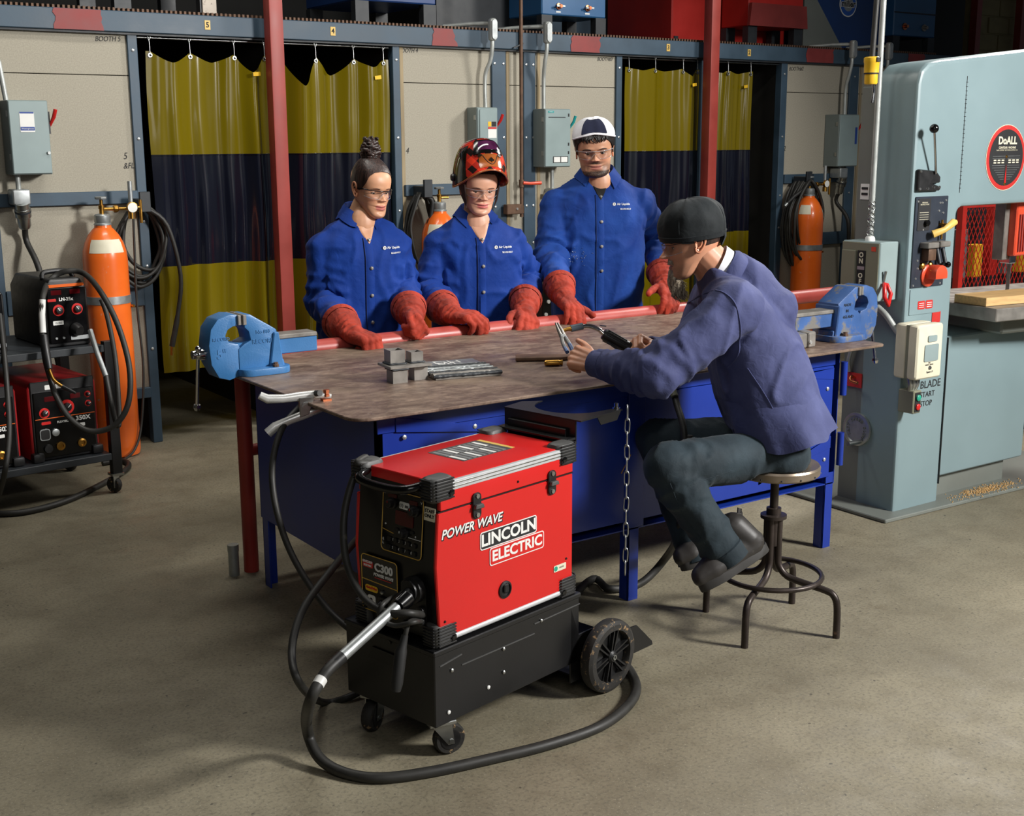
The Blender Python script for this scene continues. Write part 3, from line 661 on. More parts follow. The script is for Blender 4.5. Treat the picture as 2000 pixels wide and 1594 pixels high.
# ---------------------------------------------------------------- cart
ct = thing('machine_cart', 'black steel undercarriage with casters, rear wheels and cylinder bracket', 'cart', WO, WT)
CK = MT['cart_black']
MB().bb(-.02, -.008, .112, .60, WW+.03, .326).build('drawer_box', CK, ct, .003)
MB().bb(-.024, -.012, .322, .605, WW+.034, .338).build('top_tray', CK, ct, .003)
for (a, c) in (((.0, .29), (.085, .30)), ((.085, .268), (.39, .268)), ((.39, .298), (.60, .302))):
    MB().bar((a[0], -.009, a[1]), (c[0], -.009, c[1]), .003, .003).build('fold_line', MT['corner_grey'], ct)
for u, z in ((.045, .265), (.255, .262), (.42, .30), (.255, .19), (.19, .165), (.03, .145)):
    MB().lathe([(.006, 0), (.006, .003), (.003, .005)], (u, -.009, z), (0, -1, 0), 8).build('bolt', MT['zinc'] if z > .17 else MT['white'], ct)
MB().prism([(-.06, 0), (-.045, .036), (.05, .036), (.06, .02), (.06, 0)], fr((-.0215, .20, .25), (0, -1, 0), (0, 0, 1)), .004).build('hand_slot', MT['black'], ct)
MB().lathe([(.006, 0), (.005, .004)], (-.02, .17, .318), (-1, 0, 0), 8).build('bolt', MT['black_gloss'], ct)
# front casters
def caster(u, v, yaw):
    M = Matrix.Translation((u, v, 0))@Matrix.Rotation(yaw, 4, 'Z')
    MB().bb(-.04, -.035, .100, .04, .035, .112, M).build('caster_plate', MT['zinc'], ct, .002)
    fk = MB()
    for s_ in (-1, 1):
        fk.prism([(-.03, .10), (.03, .10), (-.018, .035), (-.038, .035)], M@fr((0, s_*.021+.0015, 0), (1, 0, 0), (0, 0, 1)), .003)
    fk.cyl(M@V((-.028, -.026, .045)), M@V((-.028, .026, .045)), .007, n=8)
    fk.build('caster_fork', MT['zinc'], ct)
    wl = MB().lathe([(.02, -.016), (.042, -.016), (.047, -.008), (.047, .008), (.042, .016), (.02, .016)], M@V((-.028, 0, .047)), M.to_3x3()@V((0, 1, 0)), 24).build('caster_wheel', MT['dusty_tyre'], ct)
    MB().lathe([(.030, -.0175), (.024, -.018), (.012, -.017), (.012, .017), (.024, .018), (.030, .0175)], M@V((-.028, 0, .047)), M.to_3x3()@V((0, 1, 0)), 20).build('wheel_hub', MT['black_plastic'], wl)
caster(.035, .035, 2.75); caster(.035, .30, .35)
# big rear wheels with six spoked hubs
def wheel(v, sgn):
    c = V((.685, v, .118)); ax = V((0, sgn, 0))
    w_ = MB().lathe([(.082, -.022), (.104, -.024), (.115, -.017), (.118, -.006), (.118, .006), (.115, .017), (.104, .024), (.086, .024), (.082, .015), (.082, -.022)], c, ax, 40).build('wheel_tyre', MT['dusty_tyre'], ct)
    MB().lathe([(.084, -.01), (.084, .002), (.02, .004), (.02, -.01)], c, ax, 32).build('wheel_disc', MT['black'], w_)
    for k in range(6):
        a = k*PI/3+.3; d = V((_c(a), 0, _s(a))); pd = V((-_s(a), 0, _c(a)))
        for q in (-.006, .006): MB().bar(c+ax*.012+d*.016+pd*q*.9, c+ax*.014+d*.084+pd*q*1.6, .005, .012, up=(0, 1, 0)).build('spoke', MT['black_plastic'], w_)
    MB().lathe([(.02, 0), (.02, .02), (.014, .026)], c, ax, 16).build('wheel_hub', MT['black_plastic'], w_)
    MB().lathe([(.0085, 0), (.0085, .004), (.005, .004), (.005, 0)], c+ax*.026, ax, 12).build('axle_clip', MT['zinc'], w_)
wheel(-.055, -1); wheel(WW+.075, 1)
MB().cyl((.685, -.05, .118), (.685, WW+.07, .118), .009, n=8).build('axle', MT['zinc'], ct)
# rear cylinder platform with wedge sides
MB().bb(.60, -.005, .05, .96, WW+.02, .056).build('platform', CK, ct, .002)
for v in (-.005, WW+.02):
    MB().prism([(.56, .05), (.99, .045), (.985, .06), (.90, .14), (.78, .15), (.76, .20), (.60, .20), (.56, .30)], fr((0, v+.003, 0), (1, 0, 0), (0, 0, 1)), .006).build('platform_side', CK, ct, .001)
MB().lathe([(.016, 0), (.016, .002)], (.815, -.01, .125), (0, -1, 0), 16).build('washer', MT['white'], ct)
# upright bracket behind the machine that would hold a cylinder, with its chain
MB().bb(.60, .05, .16, .612, .29, .845).build('bracket_post', CK, ct, .002)
MB().bb(.574, .02, .815, .612, .31, .822).build('bracket_foot', CK, ct, .001)
MB().bb(.612, .02, .80, .618, .315, .875).build('bracket_back', CK, ct, .002)
cut = [(.0, .0), (.24, .0), (.235, .03)]
for i in range(13):
    a = math.radians(60-i*20*.98); 
arc = [(.10+.115*_c(math.radians(t_)), .165+.12*_s(math.radians(t_))) for t_ in range(-75, -290, -12)]
plate = [(0, -.0), (.215, .01), (.225, .035), (.15, .046)]+[(.15-.112*_s(math.radians(k*12)), .165-.119*_c(math.radians(k*12))) for k in range(1, 15)]+[(.15, .285), (.10, .33), (0, .315)]
MB().prism([(.612+x, y+.0) for x, y in plate], Matrix.Translation((0, 0, .872)), .004).build('cradle_plate', CK, ct)
MB().prism([(0, 0), (.12, 0), (.10, -.028), (.02, -.03)], fr((.70, .012, .874), (1, 0, 0), (0, 0, 1)), .003).build('cradle_lip', CK, ct)
for v in (.10, .22, .28): MB().lathe([(.006, 0), (.004, .004)], (.611, v, .835), (-1, 0, 0), 8).build('bolt', MT['black_gloss'], ct)
ec = V((.822, .03, .876))
MB().lathe([(.012, 0), (.012, .005), (.007, .005), (.007, .018)], ec, n=8).build('eye_bolt', MT['chrome'], ct)
ch = [(.0, .0)]
link = MB().tube([(.0075*_c(a)*1.0, 0, .0165*_s(a)+(.008 if _s(a) > 0 else -.008)) for a in [2*PI*i/16 for i in range(16)]], .0026, 6, closed=True).mesh('chain_link'); link.materials.append(MT['zinc'])
for i in range(13):
    o = obj('chain_link', link, None, ct); o.location = (ec.x+.012, ec.y-.035, .866-i*.0425); o.rotation_euler = (0, random.uniform(-.05, .05), .55+(PI/2 if i % 2 else 0))
# ---------------------------------------------------------------- cables
def wl_(u, v, z): return tuple(WM@V((u, v, z)))
def cable(name, label, pts, r, mt='cable', n=10, sm=8, extra=None):
    o = MB().tube(smooth_pts(pts, sm), r, n).build(name, MT[mt]); tag(o, label, 'cable'); return o
# gun cable: plug in the front, conduit sleeve, then a big loop on the floor to the back of the machine
gk = thing('gun_cable', 'thick black welding gun cable looping across the floor in front of the cart', 'cable', P(740, 1522, Z=0))
plug = V(wl_(.0, .075, .497)); el = P(660, 1290, T=3.22)
sl0 = plug+(el-plug)*.22
dv = (el-plug)
MB().tube([plug, plug+dv*.12, plug+dv*.2], [.024, .022, .02], 12).build('gun_plug', MT['black_plastic'], gk, world=True)
MB().tube([plug+dv*.14, plug+dv*.26], [.026, .024], 8).build('plug_clamp', MT['black_gloss'], gk, world=True)
MB().tube([plug+dv*.27, plug+dv*.97], .0155, 14).build('steel_sleeve', MT['galv'], gk, world=True)
pts = [plug+dv*.95, el, P(632, 1320, T=3.18), P(604, 1375, T=3.17)]+[P(x, y, Z=z) for x, y, z in ((600, 1425, .10), (622, 1478, .035), (668, 1508, .016), (740, 1520, .014), (840, 1508, .014), (960, 1482, .014), (1070, 1455, .014), (1170, 1420, .014), (1225, 1380, .014), (1243, 1345, .016), (1230, 1310, .02), (1205, 1285, .03))]
gp = smooth_pts(pts, 8)
MB().tube(gp, .0155, 14).build('cable_jacket', MT['cable'], gk, world=True)
MB().tube([gp[17], gp[18], gp[19]], .0162, 12).build('cable_label', MT['white'], gk, world=True)
MB().tube([plug+dv*.95, plug+dv*1.10], [.018, .0165], 12).build('strain_relief', MT['black_plastic'], gk, world=True)
# vertical brand print along the cable
# ground cable: from the table clamp down to the floor, behind the machine
cable('ground_cable', 'grey ground cable hanging from the clamp and running behind the machine',
      [P(625, 768, T=4.05), P(606, 772, T=4.10), P(585, 795, T=4.12), P(552, 835, T=4.06), P(533, 900, T=4.0), P(535, 970, T=3.96), P(556, 1050, T=3.92), P(590, 1120, T=3.86), P(640, 1190, T=3.8), P(690, 1235, T=3.74), P(720, 1262, T=3.7)], .0105)
cable('control_cable', 'grey cable draped over the front handle of the red machine down to its sockets',
      [wl_(.05, .29, ZT+.0), wl_(-.01, .30, ZT+.01), P(715, 895, T=3.56), P(690, 935, T=3.54), P(672, 1010, T=3.52), P(676, 1095, T=3.48), P(705, 1160, T=3.42), P(750, 1195, T=3.36), P(800, 1198, T=3.34), wl_(-.01, .045, .43)], .0105)
cable('work_lead', 'black cable curving from behind the machine to the floor by the left caster',
      [P(700, 1050, T=3.75), P(650, 1110, T=3.7), P(592, 1190, T=3.6), P(570, 1270, T=3.5), P(585, 1335, T=3.42), P(630, 1372, Z=.014), P(680, 1362, Z=.014), P(720, 1340, Z=.03)], .0115)
cable('floor_cable', 'thick black cable on the floor behind the chain leading under the table',
      [wl_(.6, .2, .1), P(1150, 1135, Z=.03), P(1190, 1150, Z=.02), P(1250, 1140, Z=.02), P(1300, 1090, Z=.12), P(1325, 1040, T=4.45), P(1340, 930, T=4.42), P(1345, 850, T=4.40)], .015)
cable('pigtail_cable', 'short thin lead between the front sockets of the red machine',
      [wl_(-.01, .05, .41), P(810, 1215, T=3.30), P(770, 1222, T=3.32), P(742, 1205, T=3.36), P(748, 1180, T=3.36), wl_(-.03, .12, .475)], .007)
# spare electrode-holder plug hanging from the front
hp = thing('hanging_plug', 'black rubber cable plug hanging in front of the cart drawer', 'plug', P(780, 1300, T=3.30))
MB().tube(smooth_pts([wl_(-.01, .05, .41), P(800, 1215, T=3.32), P(790, 1250, T=3.31)], 5), .007, 8).build('lead', MT['cable'], hp, world=True)
MB().tube([P(791, 1240, T=3.31), P(786, 1262, T=3.31), P(783, 1272, T=3.31), P(775, 1335, T=3.30), P(773, 1350, T=3.30)], [.009, .012, .0165, .0165, .013], 12).build('plug_body', MT['rubber'], hp, world=True)
# ================================================================ band saw
mk('saw_paint', (126, 146, 150), .36, var=.05, scale=3, wear=(116, 128, 124), wamt=.05, wscale=5, bump=.06, bscale=12)
mk('saw_grey', (112, 116, 110), .45, var=.08, scale=4)
mk('olive_grey', (128, 128, 108), .45, var=.06, scale=5)
mk('orange_red', (214, 78, 50), .35, var=.08)
mk('mesh_red', (178, 40, 32), .45, var=.12)
SP = MT['saw_paint']; SY = 3.545
sw = thing('band_saw', 'tall grey-blue vertical band saw with round red-rimmed data plate', 'band saw', (4.58, SY, 0))
frame = [(4.578, 0), (4.905, 0), (4.905, 1.365), (4.912, 1.385), (4.94, 1.397), (5.95, 1.40), (5.95, 2.155), (4.72, 2.032), (4.64, 2.02), (4.595, 1.985), (4.578, 1.93)]
MB().prism(frame, fr((0, SY+.225, 0), (1, 0, 0), (0, 0, 1)), .225).build('frame_casting', SP, sw, .026, 4, world=True)
MB().bb(4.60, SY+.225, 0, 4.86, SY+.325, 1.93).bb(4.582, SY+.2, 0, 4.86, SY+.335, .93).build('rear_channel', MT['saw_grey'], sw, .006, world=True)
MB().bb(4.907, SY+.02, .125, 5.60, SY+.40, .80).build('lower_cabinet', SP, sw, .018, 3, world=True)
MB().bb(4.95, SY+.06, 0, 5.50, SY+.36, .125).build('plinth', MT['saw_grey'], sw, world=True)
MB().prism([(4.45, 3.48), (6.1, 3.44), (6.1, 4.35), (4.45, 4.35)], Matrix.Translation((0, 0, 0)), .018).build('base_plate', MT['saw_grey'], sw, .004, world=True)
MB().bb(4.908, SY-.0006, 1.46, 4.912, SY+.02, 1.97).build('hinge_seam', MT['black'], sw, world=True)
MB().bb(4.903, SY-.0006, .10, 4.908, SY+.02, .80).build('hinge_seam', MT['black'], sw, world=True)
for i in range(26): MB().bb(4.905, SY-.001, 1.48+i*.0185, 4.918, SY+.01, 1.482+i*.0185).build('hinge_knuckle', MT['black'], sw, world=True)
F = lambda x, z: fr((x, SY-.001, z), (1, 0, 0), (0, 0, 1))
# round data plate
dp = MB().lathe([(.147, 0), (.147, .003), (.135, .004)], (5.235, SY, 1.612), (0, -1, 0), 40).build('data_plate', MT['red_label'], sw, world=True)
MB().lathe([(.150, 0), (.150, .002)], (5.235, SY, 1.612), (0, -1, 0), 40).build('plate_rim', MT['cream'], dp, world=True)
MB().lathe([(.128, 0), (.128, .0052), (.12, .0055)], (5.235, SY, 1.612), (0, -1, 0), 40).build('plate_face', MT['ink'], dp, world=True)
PF = lambda x, z: fr((5.235+x, SY-.0062, 1.612+z), (1, 0, 0), (0, 0, 1))
text('DoALL', .048, MT['cream'], dp, PF(0, .076), bold=.035, world=True)
text('CONTOUR  MACHINE', .013, MT['cream'], dp, PF(0, .045), bold=.02, world=True); text('DoALL COMPANY  DES PLAINES, ILLINOIS, U.S.A.', .0075, MT['cream'], dp, PF(0, .034), world=True)
for r in range(11):
    hw = .105 if r < 6 else .10-.012*(r-5)
    for sx_ in (-1, 1):
        if r in (2, 3):
            for k in range(3): MB().bb(5.235+sx_*(.016+k*.03), SY-.0064, 1.618-r*.0105, 5.235+sx_*(.036+k*.03), SY-.005, 1.624-r*.0105).build('print_block', MT['cream'], dp, world=True)
        else:
            a_, b_ = sorted((5.235+sx_*.01, 5.235+sx_*hw)); MB().bb(a_, SY-.0062, 1.618-r*.0105, b_, SY-.005, 1.6195-r*.0105).build('print_line', MT['galv'], dp, world=True)
MB().prism([(-.005, -.115), (.008, -.115), (.002, -.03)], PF(0, 0), .0006).build('pointer', MT['red_gloss'], dp, world=True)
for z in (.005, -.12): MB().lathe([(.007, 0), (.004, .004)], (5.235, SY-.006, 1.612+z), (0, -1, 0), 10).build('screw', MT['brass'], dp, world=True)
# tension lever on a black bracket
MB().prism([(0, 0), (.0, .095), (.12, .085), (.15, .06), (.15, .035), (.10, .03), (.16, .015), (.15, 0)], F(4.595, 1.475), .018).build('lever_bracket', MT['black_plastic'], sw, .004, world=True)
lv = MB().cyl((4.70, SY-.025, 1.55), (4.63, SY-.055, 1.735), .0055, n=8).build('lever', MT['chrome'], sw, world=True)
MB().sph((4.627, SY-.056, 1.742), .02, 14, 9).build('lever_ball', MT['black_gloss'], lv, world=True)
for x, z in ((4.605, 1.56), (4.605, 1.485), (4.66, 1.485), (4.70, 1.49), (4.74, 1.49)): MB().lathe([(.007, 0), (.005, .004)], (x, SY-.019, z), (0, -1, 0), 8).build('bolt', MT['zinc'], sw, world=True)
# blade-welder control plate
cpn = MB().prism(rrect(.225, .40, .004, 2), F(4.713, 1.25), .005).build('welder_panel', mat('navy_panel', (44, 50, 60), .4, var=.08), sw, world=True)
MB().prism(rrect(.085, .14, .004, 2), F(4.66, 1.372)@Matrix.Translation((0, 0, .005)), .002).build('instruction_plate', MT['ink'], cpn, world=True)
text('WELDING\nINSTRUCTIONS', .0085, MT['cream'], cpn, F(4.66, 1.42)@Matrix.Translation((0, 0, .0075)), world=True)
for i in range(4): MB().bb(4.628, SY-.0086, 1.38-i*.01, 4.69, SY-.006, 1.3815-i*.01).build('print_line', MT['cream'], cpn, world=True)
MB().lathe([(.014, 0), (.014, .014), (.01, .018)], (4.675, SY-.007, 1.335), (0, -1, 0), 14).build('knob', MT['black_gloss'], cpn, world=True)
MB().tube([(4.70, SY-.03, 1.285), (4.74, SY-.06, 1.305), (4.80, SY-.06, 1.335), (4.825, SY-.055, 1.335)], [.012, .009, .012, .008], 8, flat=1.5).build('wood_lever', MT['yellow_label'], cpn, world=True)
MB().cyl((4.775, SY-.005, 1.325), (4.775, SY-.06, 1.325), .006, n=8).cyl((4.775, SY-.02, 1.345), (4.775, SY-.02, 1.26), .005, n=8).build('lever_shaft', MT['brass'], cpn, world=True)
cl = MB().bb(4.645, SY-.055, 1.225, 4.72, SY-.005, 1.25).bb(4.728, SY-.055, 1.228, 4.80, SY-.005, 1.252).build('clamp_jaw', MT['raw_steel'], cpn, .003, world=True)
MB().bb(4.66, SY-.045, 1.17, 4.715, SY-.005, 1.222).build('clamp_block', MT['rust_pipe'], cpn, .006, 2, world=True)
for x in (4.735, 4.775):
    MB().cyl((x, SY-.03, 1.22), (x, SY-.05, 1.155), .009, n=8).build('clamp_handle', MT['steel_dark'], cpn, world=True)
    MB().sph((x+.012, SY-.055, 1.148), .014, 10, 7).build('handle_ball', MT['black_gloss'], cpn, world=True)
for x in (4.665, 4.72): MB().lathe([(.014, 0), (.014, .012), (.008, .016)], (x, SY-.006, 1.145), (0, -1, 0), 12).build('adjuster', MT['brass'], cpn, world=True)
og = MB().lathe([(.05, 0), (.05, .008), (.044, .012)], (4.713, SY-.005, 1.10), (0, -1, 0), 24).build('grinder_flange', MT['orange_red'], cpn, world=True)
MB().prism([(.042*_c(a), .042*_s(a)) for a in [PI*i/12 for i in range(13)]]+[(-.042, -.02), (.042, -.02)], fr((4.727, SY-.01, 1.108), (1, 0, 0), (0, 0, 1)), .062).build('grinder_hood', MT['orange_red'], cpn, .006, 2, world=True)
for x, z in ((4.615, 1.43), (4.81, 1.43), (4.77, 1.42), (4.785, 1.42), (4.765, 1.385), (4.795, 1.375), (4.66, 1.305), (4.785, 1.30), (4.635, 1.17), (4.64, 1.135), (4.615, 1.06), (4.805, 1.06), (4.63, 1.09), (4.79, 1.15)):
    MB().lathe([(.006, 0), (.004, .004)], (x, SY-.005, z), (0, -1, 0), 8).build('bolt', MT['screw'], cpn, world=True)
acc = MB().prism(rrect(.22, .115, .003, 2), F(4.714, .985), .0025).build('access_plate', SP, sw, world=True)
for x in (4.685, 4.74):
    wl2 = MB().prism(rrect(.05, .038, .005, 2), F(x, .968)@Matrix.Translation((0, 0, .0025)), .0012).build('warning_label', MT['red_label'], acc, world=True)
    for k in range(3): MB().bb(x-.017, SY-.006, .957+k*.009, x+.017, SY-.004, .9595+k*.009).build('print_line', MT['white'], wl2, world=True)
MB().prism(rrect(.06, .05, .003, 2), F(4.80, .905), .0015).build('warning_label', MT['red_label'], sw, world=True)
# motor starter box
SD = .125; SBY = SY-SD-.0005; sx0 = P(1791, 690, Y=SY-SD).x; sx1 = P(1841, 690, Y=SY-SD).x; sz1 = P(1815, 634, Y=SY-SD).z; sz0 = P(1815, 740, Y=SY-SD).z; sxm = (sx0+sx1)/2
sb = MB().bb(sx0, SY-SD, sz0, sx1, SY-.07, sz1).bb(sx0, SY-.066, sz0, sx1, SY, sz1).build('starter_box', MT['cream'], sw, .018, 3, world=True)
G = lambda x, z: fr((x, SBY, z), (1, 0, 0), (0, 0, 1)); sH = sz1-sz0
MB().bb(sx0+.004, SY-.08, sz0+.004, sx1-.004, SY-.06, sz1-.004).build('lid_seam', MT['olive_grey'], sb, world=True)
MB().prism(rrect(.06, .028, .006, 2), G(sxm+.01, sz0+sH*.74), .004).build('name_window', MT['grey_box'], sb, world=True)
MB().prism(rrect(.095, .075, .006, 2), G(sxm+.008, sz0+sH*.48), .003).build('cover_plate', MT['grey_box'], sb, world=True)
text('THE\nMARCH  BLADE', .008, MT['ink'], sb, G(sxm, sz0+sH*.28), world=True); text('Square D', .012, MT['ink'], sb, G(sxm+.005, sz0+sH*.13), world=True, shear=.2)
MB().lathe([(.010, 0), (.007, .005)], (sxm+.005, SBY, sz0+sH*.205), (0, -1, 0), 12).build('reset_button', MT['zinc'], sb, world=True)
# start-stop station
BD = .085; qx0 = P(1784, 785, Y=SY-BD).x; qx1 = P(1799, 785, Y=SY-BD).x; qz1 = P(1790, 764, Y=SY-BD).z; qz0 = P(1790, 808, Y=SY-BD).z; qm = (qx0+qx1)/2
ss = MB().bb(qx0, SY-BD, qz0, qx1, SY, qz1).build('push_button_box', MT['olive_grey'], sw, .004, world=True)
MB().bb(qm-.018, SY-BD-.003, qz0+.008, qm+.018, SY-BD+.002, qz1-.008).build('button_plate', MT['ink'], ss, world=True)
for z, k in ((.70, 'green_btn'), (.3, 'red_gloss')): MB().lathe([(.014, 0), (.014, .006), (.009, .009)], (qm, SY-BD-.003, qz0+(qz1-qz0)*z), (0, -1, 0), 14).build('push_button', MT[k], ss, world=True)
for dx in (-.03, 0, .03): MB().tube(smooth_pts([(qm+dx, SY-.05, sz0+.01), (qm+dx*.8, SY-.06, (sz0+qz1)/2), (qm+dx*.5, SY-.05, qz1-.005)], 4), .011, 8).build('conduit_elbow', MT['zinc'], sw, world=True)
for s, x, z, q in (('BLADE', P(1817, 750, Y=SY).x, P(1817, 750, Y=SY).z, .05), ('START', P(1811, 770, Y=SY).x, P(1811, 770, Y=SY).z, .036), ('STOP', P(1808, 788, Y=SY).x, P(1808, 788, Y=SY).z, .036)): text(s, q, MT['ink'], sw, F(x, z), world=True)
# speed handwheel on the left face, facing -x
XL = 4.578
hw = MB().lathe([(.075, 0), (.08, .012), (.078, .02), (.066, .022), (.062, .016)], (XL, 3.765, .37), (-1, 0, 0), 30).build('handwheel', MT['galv'], sw, world=True)
for i, ch in enumerate('FAST SPEED SLOW'):
    a = math.radians(215-i*18); rr_ = .048
    if ch != ' ': text(ch, .02, MT['saw_grey'], hw, fr((XL-.0175, 3.765-rr_*_c(a), .37+rr_*_s(a)), (0, -_s(a), -_c(a)), (0, -_c(a), _s(a))), ext=.002, bold=.02, world=True)
MB().cyl((XL-.02, 3.735, .318), (XL-.105, 3.735, .318), .0105, n=12).build('crank_grip', MT['zinc'], hw, world=True)
rt = MB().bb(XL-.006, 3.76, .565, XL, 3.85, .632).build('red_tag_plate', MT['red_label'], sw, world=True)
MB().tube(smooth_pts([(XL-.01, 3.80, .61), (XL-.03, 3.80, .618), (XL-.045, 3.79, .602), (XL-.05, 3.745, .597)], 5), .0075, 8).build('drain_hook', MT['copper'], rt, world=True)
MB().tube(smooth_pts([(XL-.01, 3.83, .635), (XL-.02, 3.83, .69), (XL-.02, 3.81, .76), (XL-.02, 3.79, .84)], 5), .0095, 8).build('flex_conduit', MT['conduit'], sw, world=True)
# disconnect switch box mounted on the left face
ds = thing('disconnect_switch', 'grey ON OFF disconnect box with red handle on the left side of the band saw', 'switch box', (4.515, 3.71, .99))
bx0, bx1, by0, by1 = 4.45, 4.574, 3.595, 3.805
MB().bb(bx0, by0, .995, bx1, by1, 1.255).build('body', MT['grey_box'], ds, .004, world=True)
cv = MB().bb(bx0-.004, by0+.004, 1.0, bx0, by1, 1.25).build('cover', MT['olive_grey'], ds, .002, world=True)
MB().bb(bx0-.012, by1-.085, 1.01, bx0-.002, by1-.003, 1.215).build('raised_panel', MT['olive_grey'], cv, .004, world=True)
sc_ = MB().bb(bx0-.0065, by1-.135, 1.04, bx0-.002, by1-.09, 1.215).build('legend_plate', MT['ink'], cv, world=True)
LX = lambda y, z: fr((bx0-.0072, y, z), (0, -1, 0), (0, 0, 1))
for s, z in (('O', 1.195), ('N', 1.168), ('O', 1.103), ('F', 1.077), ('F', 1.052)): text(s, .03, MT['cream'], cv, LX(by1-.1125, z), bold=.04, world=True)
MB().bb(bx0-.0072, by1-.132, 1.13, bx0-.006, by1-.093, 1.145).build('legend_rule', MT['galv'], sc_, world=True)
MB().bb(bx0-.0055, by0+.02, 1.215, bx0-.003, by0+.045, 1.235).build('sticker', MT['orange_red'], cv, world=True)
hd = MB().tube([(4.475, by0-.012, 1.075), (4.44, by0-.045, 1.02), (4.462, by0-.05, .985), (4.50, by0-.03, 1.03), (4.492, by0-.012, 1.07)], .0095, 8, closed=True).build('handle', MT['red_gloss'], ds, world=True)
MB().cyl((4.48, by0, 1.07), (4.478, by0-.014, 1.13), .006, n=8).build('handle_link', MT['zinc'], hd, world=True)
MB().tube(smooth_pts([(4.51, 3.66, .995), (4.515, 3.655, .97), (4.52, 3.60, .93), (4.53, 3.55, .87), (4.535, 3.51, .83), (4.55, 3.50, .815)], 5), .0135, 10).build('outlet_conduit', MT['conduit'], ds, world=True)
# vertical conduit with mesh cord grip and the yellow twist-lock connector
cd = thing('cord_drop', 'grey cord dropping from the ceiling into the saw disconnect with wire-mesh grip', 'cord', (4.505, 3.70, 1.255))
MB().tube([(4.505, 3.70, 1.27), (4.508, 3.70, 2.2), (4.512, 3.70, 5.18)], .0125, 10).build('cord', MT['conduit'], cd, world=True)
for s_ in (-1, 1):
    for k in range(4):
        MB().tube([(4.505+.0145*_c(s_*a+k*PI/2), 3.70+.0145*_s(s_*a+k*PI/2), 1.28+.15*i/30) for i, a in enumerate([i*.42 for i in range(31)])], .0016, 4).build('grip_strand', MT['zinc'], cd, world=True)
MB().lathe([(.022, 0), (.022, .012), (.017, .02)], (4.505, 3.70, 1.255), n=12).build('cord_collar', MT['white'], cd, world=True)
yc = thing('yellow_connector', 'yellow twist-lock power connector hanging beside the band saw', 'connector', (4.30, 3.55, 1.95))
yp = P(1702, 138, Y=3.55)
yM = Matrix.Translation(yp)
MB(yM).lathe([(.024, -.055), (.027, -.05), (.027, -.012), (.030, -.01), (.031, .03), (.033, .034), (.033, .05), (.028, .055)], n=20).build('shell', MT['yellow'], yc, world=True)
MB(yM).lathe([(.0305, -.014), (.0305, -.009)], n=20).build('seam_ring', MT['ink'], yc, world=True)
MB(yM).bb(-.01, -.036, .034, .012, -.028, .052).build('clip', MT['ink'], yc, world=True)
MB().tube(smooth_pts([yp+V((0, 0, .05)), yp+V((.01, 0, .3)), yp+V((.03, .0, .9)), yp+V((.04, 0, 3.1))], 5), .0115, 10).build('cord', MT['cable'], yc, world=True)
MB().tube(smooth_pts([yp+V((.015, 0, -.05)), yp+V((.022, .0, -.09)), yp+V((.015, .0, -.13))], 4), .006, 8).build('hook', MT['chrome'], yc, world=True)
st_ = MB().bb(4.597, SY+.25, 1.43, 4.602, SY+.30, 1.50).build('outlet_plate', MT['white'], sw, world=True)
for z in (1.45, 1.475): MB().bb(4.594, SY+.258, z, 4.598, SY+.292, z+.01).build('slot', MT['ink'], st_, world=True)
# saw table, blade guide, board
tbm = Matrix.Translation((5.5, 3.62, 0))@Matrix.Rotation(-.12, 4, 'Z')
MB(tbm).bb(-.48, -.32, .885, .5, .36, .945).build('saw_table', MT['raw_steel'], sw, .004, world=True)
MB(tbm).bb(-.3, -.2, .80, .3, .25, .885).build('trunnion', MT['saw_grey'], sw, .01, world=True)
gd = MB().bb(5.42, SY+.10, 1.12, 5.47, SY+.16, 1.42).build('guide_post', MT['raw_steel'], sw, .003, world=True)
MB().bb(5.455, SY+.06, 1.14, 5.56, SY+.18, 1.40).build('blade_guard', MT['orange_red'], sw, .006, world=True)
for x in (5.475, 5.495, 5.515): MB().bb(x, SY+.054, 1.16, x+.008, SY+.06, 1.34).build('guard_slot', MT['red_primer'], sw, world=True)
MB().bb(5.47, SY+.09, 1.10, 5.52, SY+.15, 1.14).build('guide_block', MT['chrome'], sw, .004, world=True)
MB().bb(5.495, SY+.10, .94, 5.4965, SY+.12, 1.12).build('blade', MT['raw_steel'], sw, world=True)
bd = MB(tbm).bb(-.46, -.24, .946, .55, -.05, .985).build('board', MT['wood'], None, .002)
tag(bd, 'pale wooden board lying on the band saw table', 'board')
sd = MB()
for i in range(500):
    x = random.gauss(5.25, .12); y = random.gauss(3.52, .025); s_ = random.uniform(.002, .005)
    sd.bb(x, y, .018, x+s_, y+s_, .018+random.uniform(.002, .006))
tag(sd.build('sawdust', MT['wood']), 'small drift of pale sawdust on the base plate of the band saw', 'sawdust', kind='stuff')
# red expanded-metal cage behind the saw
mg = thing('mesh_cage', 'red expanded-metal cage trolley behind the band saw', 'cage', (7.2, 4.75, 0))
k = MB(); gy = 4.75
x0, x1, z0, z1, px_, pz_ = 6.62, 8.3, .35, 1.62, .042, .075
for i in range(-20, 60):
    for sg in (1, -1):
        a = x0+i*px_; pts_ = []
        # diagonal strands clipped to the panel
        xa, za = a, z0; xb, zb = a+sg*px_*(z1-z0)/pz_, z1
        lo, hi = min(xa, xb), max(xa, xb)
        if hi < x0 or lo > x1: continue
        def at_x(xx): return za+(xx-xa)/(xb-xa)*(zb-za)
        pa, pb = (xa, za), (xb, zb)
        if pa[0] < x0: pa = (x0, at_x(x0))
        if pa[0] > x1: pa = (x1, at_x(x1))
        if pb[0] < x0: pb = (x0, at_x(x0))
        if pb[0] > x1: pb = (x1, at_x(x1))
        k.bar((pa[0], gy+sg*.001, pa[1]), (pb[0], gy+sg*.001, pb[1]), .003, .004)
k.build('expanded_mesh', MT['mesh_red'], mg, world=True)['kind'] = 'stuff'
fm = MB()
